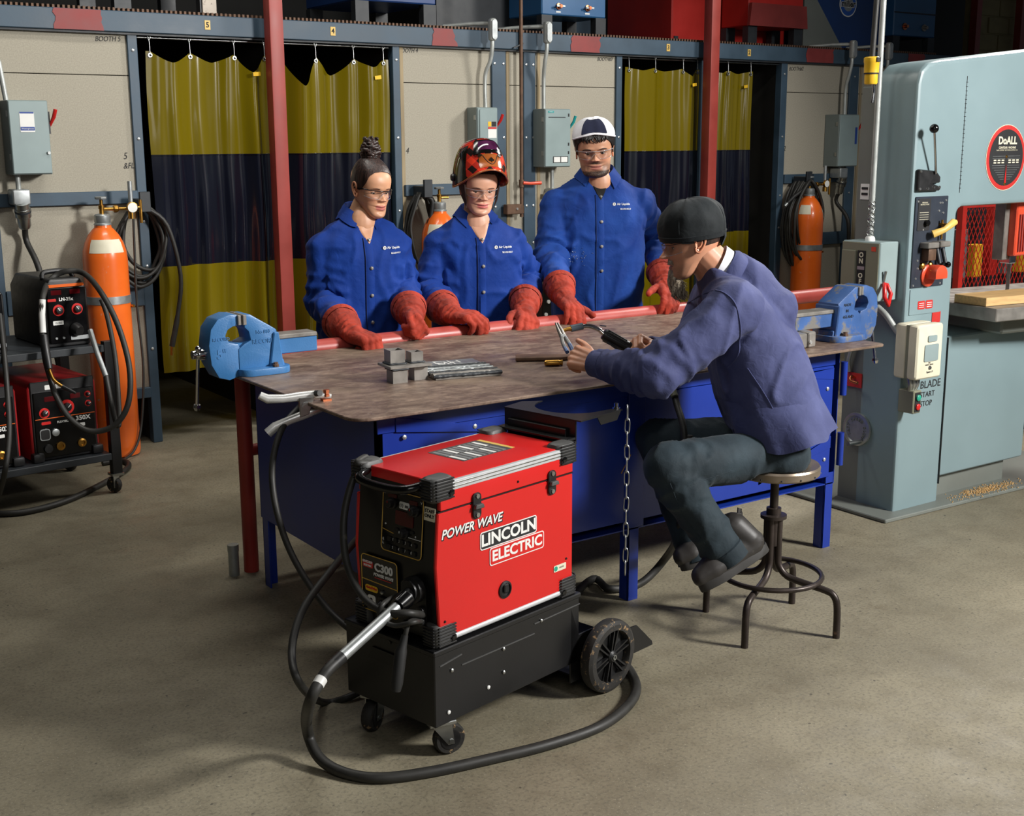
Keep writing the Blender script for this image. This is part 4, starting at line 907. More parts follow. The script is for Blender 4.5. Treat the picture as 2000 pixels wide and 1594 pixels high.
for x in (x0, x1): fm.bb(x-.02, gy-.02, .0, x+.02, gy+.02, z1+.02)
for z in (z0, 1.30, z1): fm.bb(x0, gy-.015, z-.015, x1, gy+.015, z+.015)
fm.build('frame', MT['mesh_red'], mg, world=True)
MB().bb(x0, gy+.5, .1, x1, gy+.52, 1.6).build('back_panel', MT['steel_dark'], mg, world=True)
for i in range(9): MB().bb(6.7+i*.17, gy+.3, .8, 6.78+i*.17, gy+.36, .98+.35*((i*37 % 10)/10)).build('stored_bar', MT[('yellow', 'mesh_red', 'galv')[i % 3]], mg, .004, world=True)
rc = thing('red_toolbox', 'low orange-red steel box behind the band saw table', 'toolbox', (7.0, 4.45, 0))
MB().bb(6.62, 4.2, .45, 7.6, 4.65, .74).build('body', MT['orange_red'], rc, .006, world=True)
MB().bb(6.62, 4.19, .66, 7.6, 4.205, .67).build('lid_seam', MT['ink'], rc, world=True)
for x in (6.64, 7.55): MB().bb(x, 4.22, 0, x+.03, 4.62, .45).build('leg', MT['steel_dark'], rc, world=True)
# ================================================================ stool
so = thing('work_stool', 'round metal work stool with foot ring under the seated man', 'stool', (3.147, 2.94, 0))
mk('stool_steel', (150, 136, 120), .36, .7, var=.2, scale=10, wear=(96, 74, 58), wamt=.18, wscale=8)
mk('stool_dark', (60, 52, 48), .42, .55, var=.3, scale=14, wear=(120, 96, 82), wamt=.14, wscale=12)
MB().lathe([(.02, .560), (.148, .562), (.153, .567), (.154, .590), (.150, .597), (.10, .593), (.02, .59)], n=40).build('seat', MT['stool_steel'], so)
for i in range(14):
    a = i*2*PI/14; MB().lathe([(.0035, 0), (.002, .002)], (.154*_c(a), .154*_s(a), .572), (_c(a), _s(a), 0), 6).build('rivet', MT['steel_dark'], so)
MB().cyl((0, 0, .36), (0, 0, .565), .015, n=14).build('screw_post', MT['stool_dark'], so)
MB().lathe([(.024, .30), (.024, .40), (.046, .40), (.046, .412), (.026, .414), (.026, .436), (.017, .438)], n=20).build('collar', MT['stool_dark'], so)
for i in range(4):
    a = math.radians(-66+90*i); c = V((_c(a), _s(a), 0))
    MB().tube(smooth_pts([c*.022+V((0, 0, .40)), c*.022+V((0, 0, .27)), c*.028+V((0, 0, .225)), c*.06+V((0, 0, .192)), c*.12+V((0, 0, .178)), c*.20+V((0, 0, .165)), c*.228+V((0, 0, .15)), c*.241+V((0, 0, .11)), c*.243+V((0, 0, .0))], 4), .0125, 10).build('leg', MT['stool_dark'], so)
MB().tube([(.175*_c(a), .175*_s(a), .192) for a in [2*PI*i/40 for i in range(40)]], .0095, 8, closed=True).build('foot_ring', MT['stool_dark'], so)
# ================================================================ gear along the booths
# gas cylinders
m, nt, b = newmat('cylinder_orange'); L = nt.links.new
tc = nd(nt, 'ShaderNodeTexCoord'); src = tc.outputs['Object']
c0 = mixc(mr(nz(4), .3, .7), lin((222, 96, 26)), lin((236, 112, 40)))
c1 = mixc(mr(nz(17, 8, .72), .655, .675), c0, lin((190, 160, 142)))
L(c1, b.inputs['Base Color']); b.inputs['Roughness'].default_value = .28; b.inputs['Coat Weight'].default_value = .2
MT['cylinder_orange'] = m
def regulator(t, z, flip=1, gauge=True):
    MB().lathe([(.013, 0), (.013, .03), (.016, .032), (.016, .05), (.009, .052), (.009, .085)], (0, 0, z), n=14).build('valve_body', MT['brass'], t)
    MB().cyl((0, 0, z+.03), (.06*flip, -.01, z+.03), .009, n=8).build('valve_outlet', MT['brass'], t)
    hw_ = MB().lathe([(.03, 0), (.032, .004), (.032, .012), (.026, .014)], (0, 0, z+.082), n=7).build('valve_handwheel', MT['galv'], t)
    if gauge:
        MB().lathe([(.017, 0), (.02, .006), (.02, .02), (.015, .026)], (.06*flip, -.01, z+.03), (flip, 0, 0), 8).build('coupling_nut', MT['brass'], t)
        MB().cyl((.08*flip, -.01, z+.03), (.15*flip, -.02, z+.03), .009, n=8).build('stem', MT['brass'], t)
        g = MB().lathe([(.028, 0), (.03, .003), (.03, .018), (.026, .02)], (.155*flip, -.02, z+.035), (0, -1, 0), 20).build('gauge', MT['brass'], t)
        MB().lathe([(.026, .0205), (.0, .021)], (.155*flip, -.02, z+.035), (0, -1, 0), 20).build('gauge_face', MT['white'], g)
        MB().lathe([(.02, -.055), (.02, -.02), (.015, -.018), (.015, 0)], (.155*flip, -.02, z+.03), n=10).build('regulator_body', MT['brass'], t)
        MB().cyl((.155*flip, -.015, z+.06), (.155*flip, -.015, z+.175), .0125, n=12).build('flow_tube', MT['galv'], t)
        MB().cyl((.205*flip, -.02, z-.05), (.205*flip, -.02, z+.075), .009, n=8).build('outlet_valve', MT['brass'], t)
        MB().cyl((.16*flip, -.02, z+.035), (.205*flip, -.02, z+.035), .007, n=8).build('outlet_arm', MT['brass'], t)
def cylinder(label, loc, rot, labels, gauge=True, flip=1):
    t = thing('gas_cylinder', label, 'gas cylinder', loc, rot, 'orange gas cylinders along the booths')
    MB().lathe([(.09, 0), (.112, .008), (.117, .03), (.117, 1.085), (.113, 1.13), (.10, 1.175), (.08, 1.215), (.058, 1.243), (.045, 1.255), (.043, 1.27)], n=40).build('shell', MT['cylinder_orange'], t)
    MB().lathe([(.046, 1.268), (.046, 1.275), (.04, 1.28), (.042, 1.285), (.042, 1.318), (.036, 1.325), (.02, 1.328)], n=20).build('neck_ring', MT['galv'], t)
    regulator(t, 1.322, flip, gauge)
    for a0, a1, z0, z1 in labels:
        k = MB(); rs = []
        prof = lambda z: .117 if z < 1.085 else (.117-.004*(z-1.085)/.045 if z < 1.13 else (.113-.013*(z-1.13)/.045 if z < 1.175 else .10-.02*(z-1.175)/.04))
        for i in range(9):
            z = z0+(z1-z0)*i/8
            rs.append([((prof(z)+.001)*_c(math.radians(a0+(a1-a0)*j/12)), (prof(z)+.001)*_s(math.radians(a0+(a1-a0)*j/12)), z) for j in range(13)])
        k.loft(rs, cap=False, closed=False); k.build('paper_label', MT['cream'], t)
    # strap that holds it against the rail
    MB().tube([(.1185*_c(a), .1185*_s(a), .87) for a in [2*PI*i/40 for i in range(40)]], .001, 4, closed=True).build('strap_edge', MT['ink'], t)
    MB().lathe([(.119, .85), (.121, .85), (.121, .892), (.119, .892)], n=40).build('strap', MT['galv'], t)
    MB().lathe([(.008, 0), (.008, .02)], (.11, -.05, .83), (.4, -1, 0), 8).build('strap_bolt', MT['brass'], t)
    return t
c1p = P(249, 880, Y=6.80)
cylinder('orange gas cylinder standing at the left booth beside the black equipment cart', (2.035, 6.80, 0), 0, [(-150, -48, 1.125, 1.195)])
cylinder('orange gas cylinder half hidden behind the woman in the welding helmet', (4.15, 6.80, 0), 0, [(-165, -110, 1.12, 1.19), (-80, -50, 1.19, 1.205)], gauge=False)
cylinder('orange gas cylinder behind the right bench vise', (7.53, 6.80, 0), 0, [(-178, -128, 1.13, 1.20), (-60, -40, 1.10, 1.17)])
# hose and lead coils hanging on hooks
def coil(label, c, w_, h_, n_, seed, tails, r=.011, mt='cable', nm='cable_coil'):
    t = thing(nm, label, 'cable coil', c)
    rnd = random.Random(seed)
    for i in range(n_):
        ww = w_*rnd.uniform(.8, 1.08); hh = h_*rnd.uniform(.82, 1.04); dx = rnd.uniform(-.025, .025); dy = -.012-i*.011*(14/n_ if n_ > 14 else 1)
        pts = []
        for j in range(14):
            a = PI/2+2*PI*j/14
            pts.append((dx*(1-_s(a))+ww*_c(a)*(1-.42*max(0, _s(a))**2)+rnd.uniform(-.008, .008), dy+rnd.uniform(-.006, .006), -hh+hh*_s(a)))
        MB().tube(smooth_pts(pts, 4, True), r*rnd.uniform(.8, 1.1), 7, closed=True).build('loop', MT[mt], t)
    MB().bb(-.03, -.13, -.04, .03, .0, .03).bb(-.03, -.14, -.04, .03, -.12, .07).build('hook', MT['steel_dark'], t, .003)
    for tl, rr_ in tails: MB().tube(smooth_pts(tl, 5), rr_, 8).build('lead', MT[mt], t)
    return t
def wp(x, y, dy=.1): return P(x, y, Y=WY-dy)
k1 = wp(268, 398, .03); c = coil('black hose coil hanging beside the left orange cylinder', k1, .135, .22, 6, 3, [])
MB().tube(smooth_pts([V((.02, -.08, -.02)), V((.13, -.09, -.12)), V((.19, -.09, -.4)), V((.16, -.09, -.62)), V((.115, -.09, -.80))], 5), [.012]*16+[.016]*5, 8).build('lead', MT['cable'], c)
MB().cyl((.115, -.09, -.80), (.11, -.09, -.85), .008, n=8).build('lead_tip', MT['brass'], c)
tag(MB().tube(smooth_pts([wp(260, 400, .2), wp(262, 470, .2), wp(268, 600, .2), wp(280, 720, .2), wp(276, 830, .25), wp(262, 880, .3), wp(235, 902, .4)], 6), .007, 8).build('gas_hose', MT['cable']), 'thin black gas hose dropping from the left cylinder regulator', 'hose')
k2 = wp(815, 372, .03); c = coil('black cable coil with plug hanging between the two women', k2, .12, .30, 9, 5, [], .009)
MB().tube(smooth_pts([V((-.02, -.11, -.03)), V((.03, -.13, -.06)), V((.02, -.13, -.16)), V((.0, -.13, -.22)), V((.005, -.13, -.3))], 5), [.012]*12+[.017]*9, 9).build('plug_lead', MT['rubber'], c)
MB().cyl((.005, -.13, -.3), (.01, -.13, -.34), .008, n=8).build('plug_pin', MT['brass'], c)
k3 = wp(1555, 352, .05); c = coil('large black lead coil with chrome ground clamp hanging in the right booth', k3, .15, .33, 14, 9, [])
MB().tube([V((-.22, -.12, -.17)), V((-.16, -.13, -.12)), V((-.05, -.14, -.06)), V((.0, -.14, -.02))], [.01, .015, .014, .012], 9).build('electrode_holder', MT['rubber'], c)
MB().cyl((-.22, -.12, -.17), (-.245, -.12, -.19), .012, n=8).build('holder_tip', MT['galv'], c)
for s_ in (-1, 1): MB().tube([V((.02+s_*.008, -.17, -.52)), V((.03+s_*.02, -.18, -.60)), V((.05+s_*.012, -.18, -.70))], [.008, .012, .004], 8).build('clamp_arm', MT['galv'], c)
for i, (a, b_) in enumerate(((1560, 1600), (1572, 1640), (1590, 1618))):
    tag(MB().tube(smooth_pts([wp(a, 500, .12), wp((a+b_)/2-6, 570, .14), wp(b_-8, 640, .16), wp(b_, 720, .18)], 5), .012, 8).build('hanging_lead', MT['cable']), ('left', 'middle', 'right')[i]+' one of three black leads trailing below the large coil', 'cable')
# electrical boxes
def ebox(label, x0, x1, z0, z1, depth, hand, mt='grey_box'):
    t = thing('electrical_box', label, 'electrical box', ((x0+x1)/2, WY-.0, z0), 0)
    hw_ = (x1-x0)/2; h_ = z1-z0
    MB().bb(-hw_, -depth, 0, hw_, -.001, h_).build('body', MT[mt+'_dark'], t, .004)
    cv = MB().bb(-hw_+.003, -depth-.008, .004, hw_-.003, -depth, h_-.004).build('cover', MT[mt], t, .004)
    for z in (h_*.2, h_*.78): MB().bb(-hw_-.003, -depth+.01, z, -hw_+.004, -depth+.03, z+.03).build('hinge', MT['zinc'], t)
    if hand:
        h = MB().bb(hw_, -depth+.02, h_*.55, hw_+.012, -.03, h_*.85).build('lever_plate', MT['steel_dark'], t)
        MB().tube([(hw_+.012, -depth+.03, h_*.66), (hw_+.028, -depth+.0, h_*.78), (hw_+.036, -depth-.01, h_*.88)], [.007, .01, .01], 8).build('lever', MT[hand], h)
    return t, cv, depth, hw_, h_
bF = lambda x, z, d: fr((x, -d-.009, z), (1, 0, 0), (0, 0, 1))
t, cv, d, hw_, h_ = ebox('grey switch box with white blue-lettered label on the left booth wall', 1.60, 1.80, 1.54, 1.915, .155, 'red_gloss')
MB().prism(rrect(.072, .10, .002, 1), bF(-.01, .265, d), .0008).build('paper_label', MT['white'], cv)
for z, q in ((.312, .008), (.232, .018)): MB().prism(rrect(.07, q, .001, 1), bF(-.01, z, d)@Matrix.Translation((0, 0, .0008)), .0004).build('blue_band', MT['blue_label'], cv)
text('Westinghouse', .0105, MT['white'], cv, bF(-.01, .232, d)@Matrix.Translation((0, 0, .0016)), ext=.0002)
MB().lathe([(.008, 0), (.008, .01)], (.085, -d-.009, .11), (0, -1, 0), 8).build('latch', MT['zinc'], cv)
t, cv, d, hw_, h_ = ebox('grey breaker box with black and red warning label behind the helmeted woman', 4.47, 4.63, 1.55, 1.91, .115, 'red_gloss')
MB().prism(rrect(.13, .32, .012, 3), bF(.0, .19, d), .006).build('raised_panel', MT['grey_box'], cv, .003)
for x, z, w_, q, mm in ((.0, .275, .025, .03, 'yellow'), (.033, .275, .035, .03, 'ink'), (.02, .25, .065, .012, 'red_label'), (.02, .215, .065, .055, 'white')):
    MB().prism(rrect(w_, q, .001, 1), bF(x+.01, z-.02, d)@Matrix.Translation((0, 0, .0065)), .0006).build('warning_label', MT[mm], cv)
t, cv, d, hw_, h_ = ebox('grey breaker box with teal lever beside the man in the white cap', 4.985, 5.20, 1.525, 1.905, .145, 'teal')
MB().prism(rrect(.045, .012, .001, 1), bF(-.06, .36, d), .0008).build('name_label', MT['teal'], cv); text('SIEMENS', .008, MT['white'], cv, bF(-.06, .36, d)@Matrix.Translation((0, 0, .001)), ext=.0002)
MB().bb(-.08, -d-.0095, .322, .06, -d-.008, .328).build('slot', MT['steel_dark'], cv)
MB().prism(rrect(.125, .042, .001, 1), bF(.02, .05, d), .0008).build('warning_label', MT['ink'], cv)
for x in (-.01, .05): MB().prism(rrect(.052, .034, .001, 1), bF(x, .05, d)@Matrix.Translation((0, 0, .001)), .0004).build('label_field', MT['white'], cv)
for z in (.33, .14, .085): MB().bb(.082, -d-.0095, z, .092, -d-.008, z+.02).build('catch', MT['ink'], cv)
t, cv, d, hw_, h_ = ebox('grey breaker box with blue label on the right booth wall', 7.86, 8.09, 1.485, 1.89, .147, 'red_gloss')
MB().prism(rrect(.024, .13, .001, 1), bF(.08, .24, d), .0008).build('blue_label', MT['blue_label'], cv)
# conduits from the boxes up to fittings above the beam
def conduit(label, xb, zb, xt, mid=True):
    t = thing('conduit', label, 'conduit', (xb, WY-.06, zb))
    MB().tube(smooth_pts([(xb, WY-.07, zb), (xb+.0, WY-.07, zb+.2), (xt-.005, WY-.10, 2.20), (xt, WY-.115, 2.28), (xt, WY-.115, 2.34)], 5), .0135, 10).build('pipe', MT['conduit'], t, world=True)
    MB().bb(xt-.025, WY-.145, 2.32, xt+.025, WY-.095, 2.46).build('fitting_body', MT['conduit'], t, .022, 4, world=True)
    MB().prism(rrect(.04, .125, .02, 4), fr((xt, WY-.144, 2.39), (1, 0, 0), (0, 0, 1)), .005).build('fitting_cover', MT['galv'], t, .002, world=True)
    MB().tube([(xt, WY-.10, 2.43), (xt-.08, WY+.02, 2.43), (xt-.2, WY+.15, 2.42)], .0135, 8).build('branch', MT['conduit'], t, world=True)
for lab, px0, pxt, zb in (('grey conduit above the breaker box behind the helmeted woman', 948, 962, 1.905), ('grey conduit above the breaker box with teal lever', 1062, 1069, 1.90), ('grey conduit above the right breaker box', 1650, 1667, 1.888)):
    xb = P(px0, 205, Y=WY-.07).x; xt = P(pxt, 75, Y=WY-.12).x
    conduit(lab, xb, zb, xt)
xt = P(1736, 100, Y=WY-.12).x; conduit('grey conduit rising behind the band saw', xt-.05, 1.6, xt)
xl = P(8, 150, Y=WY-.07).x
tag(MB().tube([(xl, WY-.07, 1.91), (xl-.02, WY-.07, 2.1), (xl-.09, WY-.07, 2.3)], .0135, 10).build('conduit', MT['conduit']), 'grey conduit above the left switch box', 'conduit')
# plugs and sockets below the boxes
def socket(label, x, y_, z, mt='galv'):
    t = thing('power_plug', label, 'plug', (x, WY-.06, z))
    MB().cyl((0, -.03, .28), (0, -.03, .10), .013, n=10).build('conduit_stub', MT['conduit'], t)
    MB().bb(-.045, -.085, .03, .045, .03, .11).build('receptacle', MT['galv'], t, .014, 3)
    M_ = Matrix.Translation((.0, -.07, .04))@Matrix.Rotation(.35, 4, 'X')@Matrix.Rotation(-.12, 4, 'Y')
    MB(M_).lathe([(.036, 0), (.036, -.03), (.041, -.032), (.041, -.075), (.034, -.08), (.034, -.125), (.028, -.14), (.02, -.142)], n=18).build('plug_body', MT['zinc'], t)
    MB(M_).lathe([(.042, -.04), (.042, -.05)], n=18).build('plug_ring', MT['steel_dark'], t)
    MB().tube(smooth_pts([M_@V((0, 0, -.14)), M_@V((.0, 0, -.22)), V((.05, -.10, -.30)), V((.08, -.1, -.55)), V((.12, -.1, -.9))], 5), .0155, 8).build('cord', MT['cable'], t)
sx0 = P(40, 400, Y=WY-.1); socket('grey industrial plug and socket below the left switch box', sx0.x, 0, sx0.z-.03)
sx0 = P(1640, 350, Y=WY-.1); socket('grey industrial plug above the right orange cylinder', sx0.x, 0, sx0.z-.02)
t = thing('receptacle', 'grey receptacle box below the box with teal lever', 'receptacle', (P(1072, 380, Y=WY).x, WY, P(1072, 380, Y=WY).z))
MB().bb(-.04, -.10, -.045, .05, 0, .045).build('box', MT['galv'], t, .016, 3); MB().cyl((-.01, -.05, .04), (-.01, -.05, .20), .013, n=10).build('conduit_stub', MT['conduit'], t)
MB().tube([(-.04, -.05, .0), (-.07, -.05, .002)], .018, 10).build('nipple', MT['zinc'], t); MB().tube([(.0, -.1, -.01), (.03, -.12, -.07)], .024, 12).build('cap', MT['galv'], t)
# gas line down the wall
gl = thing('gas_pipe', 'brown vertical gas pipe with orange valve lever between the booths', 'pipe', (P(1018, 200, Y=WY-.06).x, WY-.06, 1.2))
MB().cyl((0, 0, 0), (0, 0, 4), .0125, n=10).build('riser', MT['rust_pipe'], gl)
for z in (.05, .22): MB().cyl((0, 0, z-.025), (0, 0, z+.025), .018, n=10).build('coupling', MT['rust_pipe'], gl)
MB().tube([(0, -.02, .225), (.05, -.03, .22), (.14, -.03, .222)], [.008, .007, .009], 8, flat=1.4).build('valve_lever', MT['orange_red'], gl)
MB().bb(-.13, -.02, .02, -.005, .03, .085).build('pipe_clamp', MT['rust_pipe'], gl, .004); MB().lathe([(.01, 0), (.007, .006)], (-.05, -.02, .055), (0, -1, 0), 8).build('bolt', MT['screw'], gl)
MB().bar((-.06, -.0, 1.09), (.02, -.0, 1.12), .008, .008).build('bracket', MT['steel_dark'], gl)
# ================================================================ left equipment cart with feeders and power sources
XD = V((_c(.11), _s(.11), 0)); KO = V((1.765, 6.02, 0)); KM = fr(KO, XD, (-XD.y, XD.x, 0))
kc = thing('equipment_cart', 'black two-shelf steel cart carrying welding machines at left', 'cart', KO, .11)
for z in (.17, .71): MB().bb(-.80, 0, z, .0, .62, z+.035).build('shelf', MT['steel_dark'], kc, .003)
for x in (-.80, -.0):
    for y in (.02, .6): MB().bb(x-.0, y-.02, .10, x+.05, y+.02, .76).build('post', MT['black'], kc, .002)
for x in (-.775, .022):
    for y in (.02, .58):
        MB().bb(x-.03, y-.03, .088, x+.03, y+.03, .10).build('caster_plate', MT['zinc'], kc)
        w_ = MB().lathe([(.012, -.014), (.036, -.014), (.041, -.006), (.041, .006), (.036, .014), (.012, .014)], (x-.012, y, .041), (.9, .45, 0), 20).build('caster_wheel', MT['dusty_tyre'], kc)
        MB().prism([(-.02, .09), (.025, .09), (.004, .03), (-.016, .03)], fr((x-.012, y-.02, 0), (.9, .45, 0), (0, 0, 1)), .004).build('caster_fork', MT['zinc'], kc)
def feeder(label, x):
    o = KM@V((x, .05, .746)); t = thing('wire_feeder', label, 'wire feeder', o, .11)
    BP = MT['black_plastic']
    MB().prism([(0, 0), (.21, 0), (.21, .27), (.18, .325), (.03, .325), (0, .27)], fr((0, .46, 0), (1, 0, 0), (0, 0, 1)), .44).build('case', BP, t, .012, 3)
    f = MB().bb(.012, .008, .02, .198, .02, .28).build('front_plate', MT['black_gloss'], t, .003)
    Q = lambda x_, z: fr((x_, .0075, z), (1, 0, 0), (0, 0, 1))
    for x_ in (.055, .145):
        MB().prism(rrect(.05, .022, .002, 1), Q(x_, .262), .001).build('display', MT['dark_red_screen'], f)
        k = MB().lathe([(.027, 0), (.027, .003)], (x_+.005, .0075, .178), (0, -1, 0), 20).build('dial_ring', MT['red_gloss'], f)
        MB().lathe([(.018, 0), (.016, .016), (.01, .018)], (x_+.005, .0045, .178), (0, -1, 0), 16).build('knob', BP, f)
        MB().bar((x_+.005, -.014, .178), (x_-.005, -.014, .192), .002, .003).build('pointer', MT['white'], f)
    text('LN-25x', .022, MT['white'], f, Q(.10, .228), bold=.03); MB().prism(rrect(.04, .013, .002, 1), Q(.032, .227), .001).build('badge', MT['red_gloss'], f)
    MB().prism(rrect(.05, .02, .002, 1), Q(.055, .118), .001).build('asset_sticker', MT['white'], f); text('10-400', .012, MT['ink'], f, Q(.055, .118)@Matrix.Translation((0, 0, .0012)), ext=.0002)
    MB().prism(rrect(.09, .018, .002, 1), Q(.155, .04), .002).build('drive_plate', MT['galv'], f)
    MB().lathe([(.03, 0), (.03, .02), (.022, .04)], (.135, .01, .085), (.2, -1, -.3), 14).build('gun_socket', BP, t)
    MB().bb(.02, .005, .262+.025, .19, .015, .30).build('amber_strip', MT['orange_paint'], t)
    MB().tube(smooth_pts([(.03, .1, .32), (.05, .12, .35), (.16, .12, .35), (.18, .1, .32)], 4), .012, 8).build('handle', BP, t)
    for x_ in (.04, .075): MB().lathe([(.006, 0), (.006, .006)], (x_, .008, .045), (0, -1, 0), 8).build('connector', MT['galv'], f)
    return t
feeder('black wire feeder with two red-ringed dials on the cart by the left cylinder', -.245)
feeder('black wire feeder cut off by the left edge of the picture', -.64)
def source(label, x):
    o = KM@V((x, .03, .207)); t = thing('power_source', label, 'welder', o, .11)
    MB().prism([(0, 0), (.33, 0), (.33, .36), (.30, .385), (.03, .385), (0, .36)], fr((0, .56, 0), (1, 0, 0), (0, 0, 1)), .52).build('case', mat('source_red', (150, 22, 26), .4, var=.1) if 'source_red' not in bpy.data.materials else bpy.data.materials['source_red'], t, .006)
    MB().bb(.01, .032, .0, .32, .045, .385).build('front_frame', MT['black'], t, .004)
    f = MB().bb(.02, .022, .015, .31, .034, .335).build('front_plate', MT['black_gloss'], t, .003)
    Q = lambda x_, z, d=0: fr((x_, .0215-d, z), (1, 0, 0), (0, 0, 1))
    for x_ in (.095, .22): MB().prism(rrect(.05, .024, .002, 1), Q(x_, .30), .001).build('display', MT['dark_red_screen'], f)
    for x_, z, r in ((.28, .30, .016), (.28, .255, .016), (.175, .25, .036), (.065, .235, .025)):
        MB().lathe([(r, 0), (r, .002), (r*.8, .002)], (x_, .0215, z), (0, -1, 0), 20).build('dial_ring', MT['red_gloss'], f)
        MB().lathe([(r*.62, 0), (r*.55, .014), (.004, .016)], (x_, .0195, z), (0, -1, 0), 14).build('knob', MT['black_plastic'], f)
        MB().bar((x_, .003, z), (x_+r*.4, .003, z+r*.4), .002, .003).build('pointer', MT['white'], f)
    MB().bb(.02, .0205, .205, .31, .023, .2085).build('orange_rule', MT['orange_paint'], f)
    text('350X', .03, MT['white'], f, Q(.25, .187), bold=.03, sx=1.1); text('FLEXTEC', .014, MT['white'], f, Q(.15, .182), bold=.02)
    MB().prism(rrect(.045, .014, .003, 1), Q(.07, .185), .001).build('badge', MT['red_gloss'], f)
    MB().prism(rrect(.045, .016, .002, 1), Q(.235, .155), .001).build('asset_sticker', MT['white'], f)
    MB().prism(rrect(.05, .055, .012, 3), Q(.06, .13), .004).build('receptacle', MT['galv'], f); MB().prism(rrect(.042, .047, .01, 3), Q(.06, .13, .004), .001).build('receptacle_face', MT['black'], f)
    MB().lathe([(.018, 0), (.018, .01), (.012, .012)], (.11, .0215, .135), (0, -1, 0), 14).build('connector', MT['galv'], f)
    for x_ in (.13, .235): MB().lathe([(.021, 0), (.021, .008), (.013, .01), (.012, .004)], (x_, .0215, .065), (0, -1, 0), 18).build('output_stud', MT['brass'], f)
    MB().lathe([(.022, 0), (.02, .01)], (.07, .0215, .06), (0, -1, 0), 14).build('cap', MT['black_plastic'], f)
    for x_ in (.02, .31): MB().box((x_, .03, .022), (.055, .05, .045)).build('foot_bumper', MT['black_plastic'], t, .012, 2)
    MB().prism(rrect(.08, .022, .002, 1), Q(.12, .355, -.01), .001).build('paper_label', MT['white'], t)
    return t
source('red-cased power source with black front on the cart nearest the left cylinder', -.36)
source('red-cased power source cut off by the left picture edge', -.745)
# cables around the cart
lc = thing('feeder_gun', 'black welding gun cable looped over the wire feeder on the left cart', 'cable', P(150, 700, T=5.8))
pts = [P(x, y, T=5.78+.2*max(0, min(1, (580-y)/40))) for x, y in ((98, 738), (88, 700), (82, 640), (84, 580), (100, 545), (130, 530), (165, 535), (200, 575), (232, 640), (253, 720), (250, 790), (222, 832), (175, 842), (135, 815), (108, 770), (98, 735))]
MB().tube(smooth_pts(pts, 6), .0135, 9).build('cable_jacket', MT['cable'], lc, world=True)
MB().tube([P(83, 585, T=5.77), P(82, 615, T=5.77), P(84, 650, T=5.77)], .015, 9).build('white_sleeve', MT['white'], lc, world=True)
MB().tube([P(85, 655, T=5.77), P(90, 690, T=5.76), P(96, 720, T=5.76)], [.018, .02, .016], 9).build('gun_handle', MT['black_plastic'], lc, world=True)
MB().tube(smooth_pts([P(96, 722, T=5.76), P(105, 742, T=5.75), P(122, 755, T=5.75)], 4), .008, 8).build('gun_neck', MT['brass'], lc, world=True)
MB().tube([P(122, 755, T=5.75), P(148, 768, T=5.75)], [.011, .006], 9).build('gun_nozzle', MT['black_plastic'], lc, world=True)
l2 = thing('feeder_cable', 'cable in a pale sleeve running down from the wire feeder socket on the left cart', 'cable', P(200, 700, T=5.5))
MB().tube([P(176, 645, T=5.88), P(190, 690, T=5.84), P(207, 735, T=5.82)], .013, 9).build('pale_sleeve', MT['galv'], l2, world=True)
MB().tube(smooth_pts([P(207, 733, T=5.82), P(212, 760, T=5.82), P(225, 820, T=5.84), P(232, 830, T=5.86), P(232, 790, T=5.9), P(225, 700, T=5.95), P(210, 620, T=5.97), P(198, 585, T=5.97)], 6), .012, 9).build('cable_jacket', MT['cable'], l2, world=True)
tag(MB().tube(smooth_pts([P(-20, 1004, Z=.015), P(50, 1000, Z=.015), P(130, 978, Z=.015), P(200, 945, Z=.015), P(245, 918, Z=.015), P(250, 905, Z=.015), P(232, 900, Z=.015), P(200, 905, Z=.015)], 6), .015, 9).build('floor_cable', MT['cable']), 'thick black cable on the floor in front of the left cart', 'cable')
tag(MB().tube(smooth_pts([P(-2, 600, T=5.75), P(8, 690, T=5.72), P(14, 760, T=5.7), P(18, 850, T=5.65), P(8, 930, T=5.6), P(-8, 985, Z=.014)], 6), .0125, 9).build('edge_cable', MT['cable']), 'black cable hanging along the left picture edge by the cart', 'cable')
# ================================================================ machines stored on the deck
def deck_machine(name, label, px0, px1, pybot, Yf, depth, top, paint, kind, legs=True, zb=None):
    a = P(px0, pybot, Y=Yf); b_ = P(px1, pybot, Y=Yf); w_ = b_.x-a.x
    t = thing(name, label, 'welder', (a.x, Yf, DECK))
    z0 = zb
    if legs:
        MB().bb(0, 0, 0, w_*.16, .06, z0).build('leg', MT['steel_dark'], t); MB().bb(w_*.84, 0, 0, w_, .06, z0).build('leg', MT['steel_dark'], t)
        MB().bb(0, depth-.06, 0, w_*.16, depth, z0).build('leg', MT['steel_dark'], t); MB().bb(w_*.84, depth-.06, 0, w_, depth, z0).build('leg', MT['steel_dark'], t)
        MB().bb(-.02, -.03, -.0, w_+.02, .2, .015).build('skid_board', MT['wood_old'], t)
    MB().bb(0, 0, z0, w_, depth, z0+top).build('case', paint, t, .008)
    return t, w_, z0
mk('deck_blue', (40, 92, 138), .4, var=.12, scale=4); mk('deck_navy', (22, 56, 110), .4, var=.12, scale=4); mk('deck_red', (176, 34, 26), .45, var=.14, scale=4); mk('deck_red_dull', (128, 46, 42), .5, var=.16, scale=5)
D0 = WY+.25
t, w_, z0 = deck_machine('stored_welder', 'blue welder on dark legs stored on the deck above booth four', 695, 852, 40, D0, .7, .6, MT['deck_navy'], 0, zb=.17)
t, w_, z0 = deck_machine('stored_welder', 'blue welder with two copper studs stored on the deck above the gas pipe', 1058, 1183, 60, D0, .4, .6, MT['deck_blue'], 0, zb=.155)
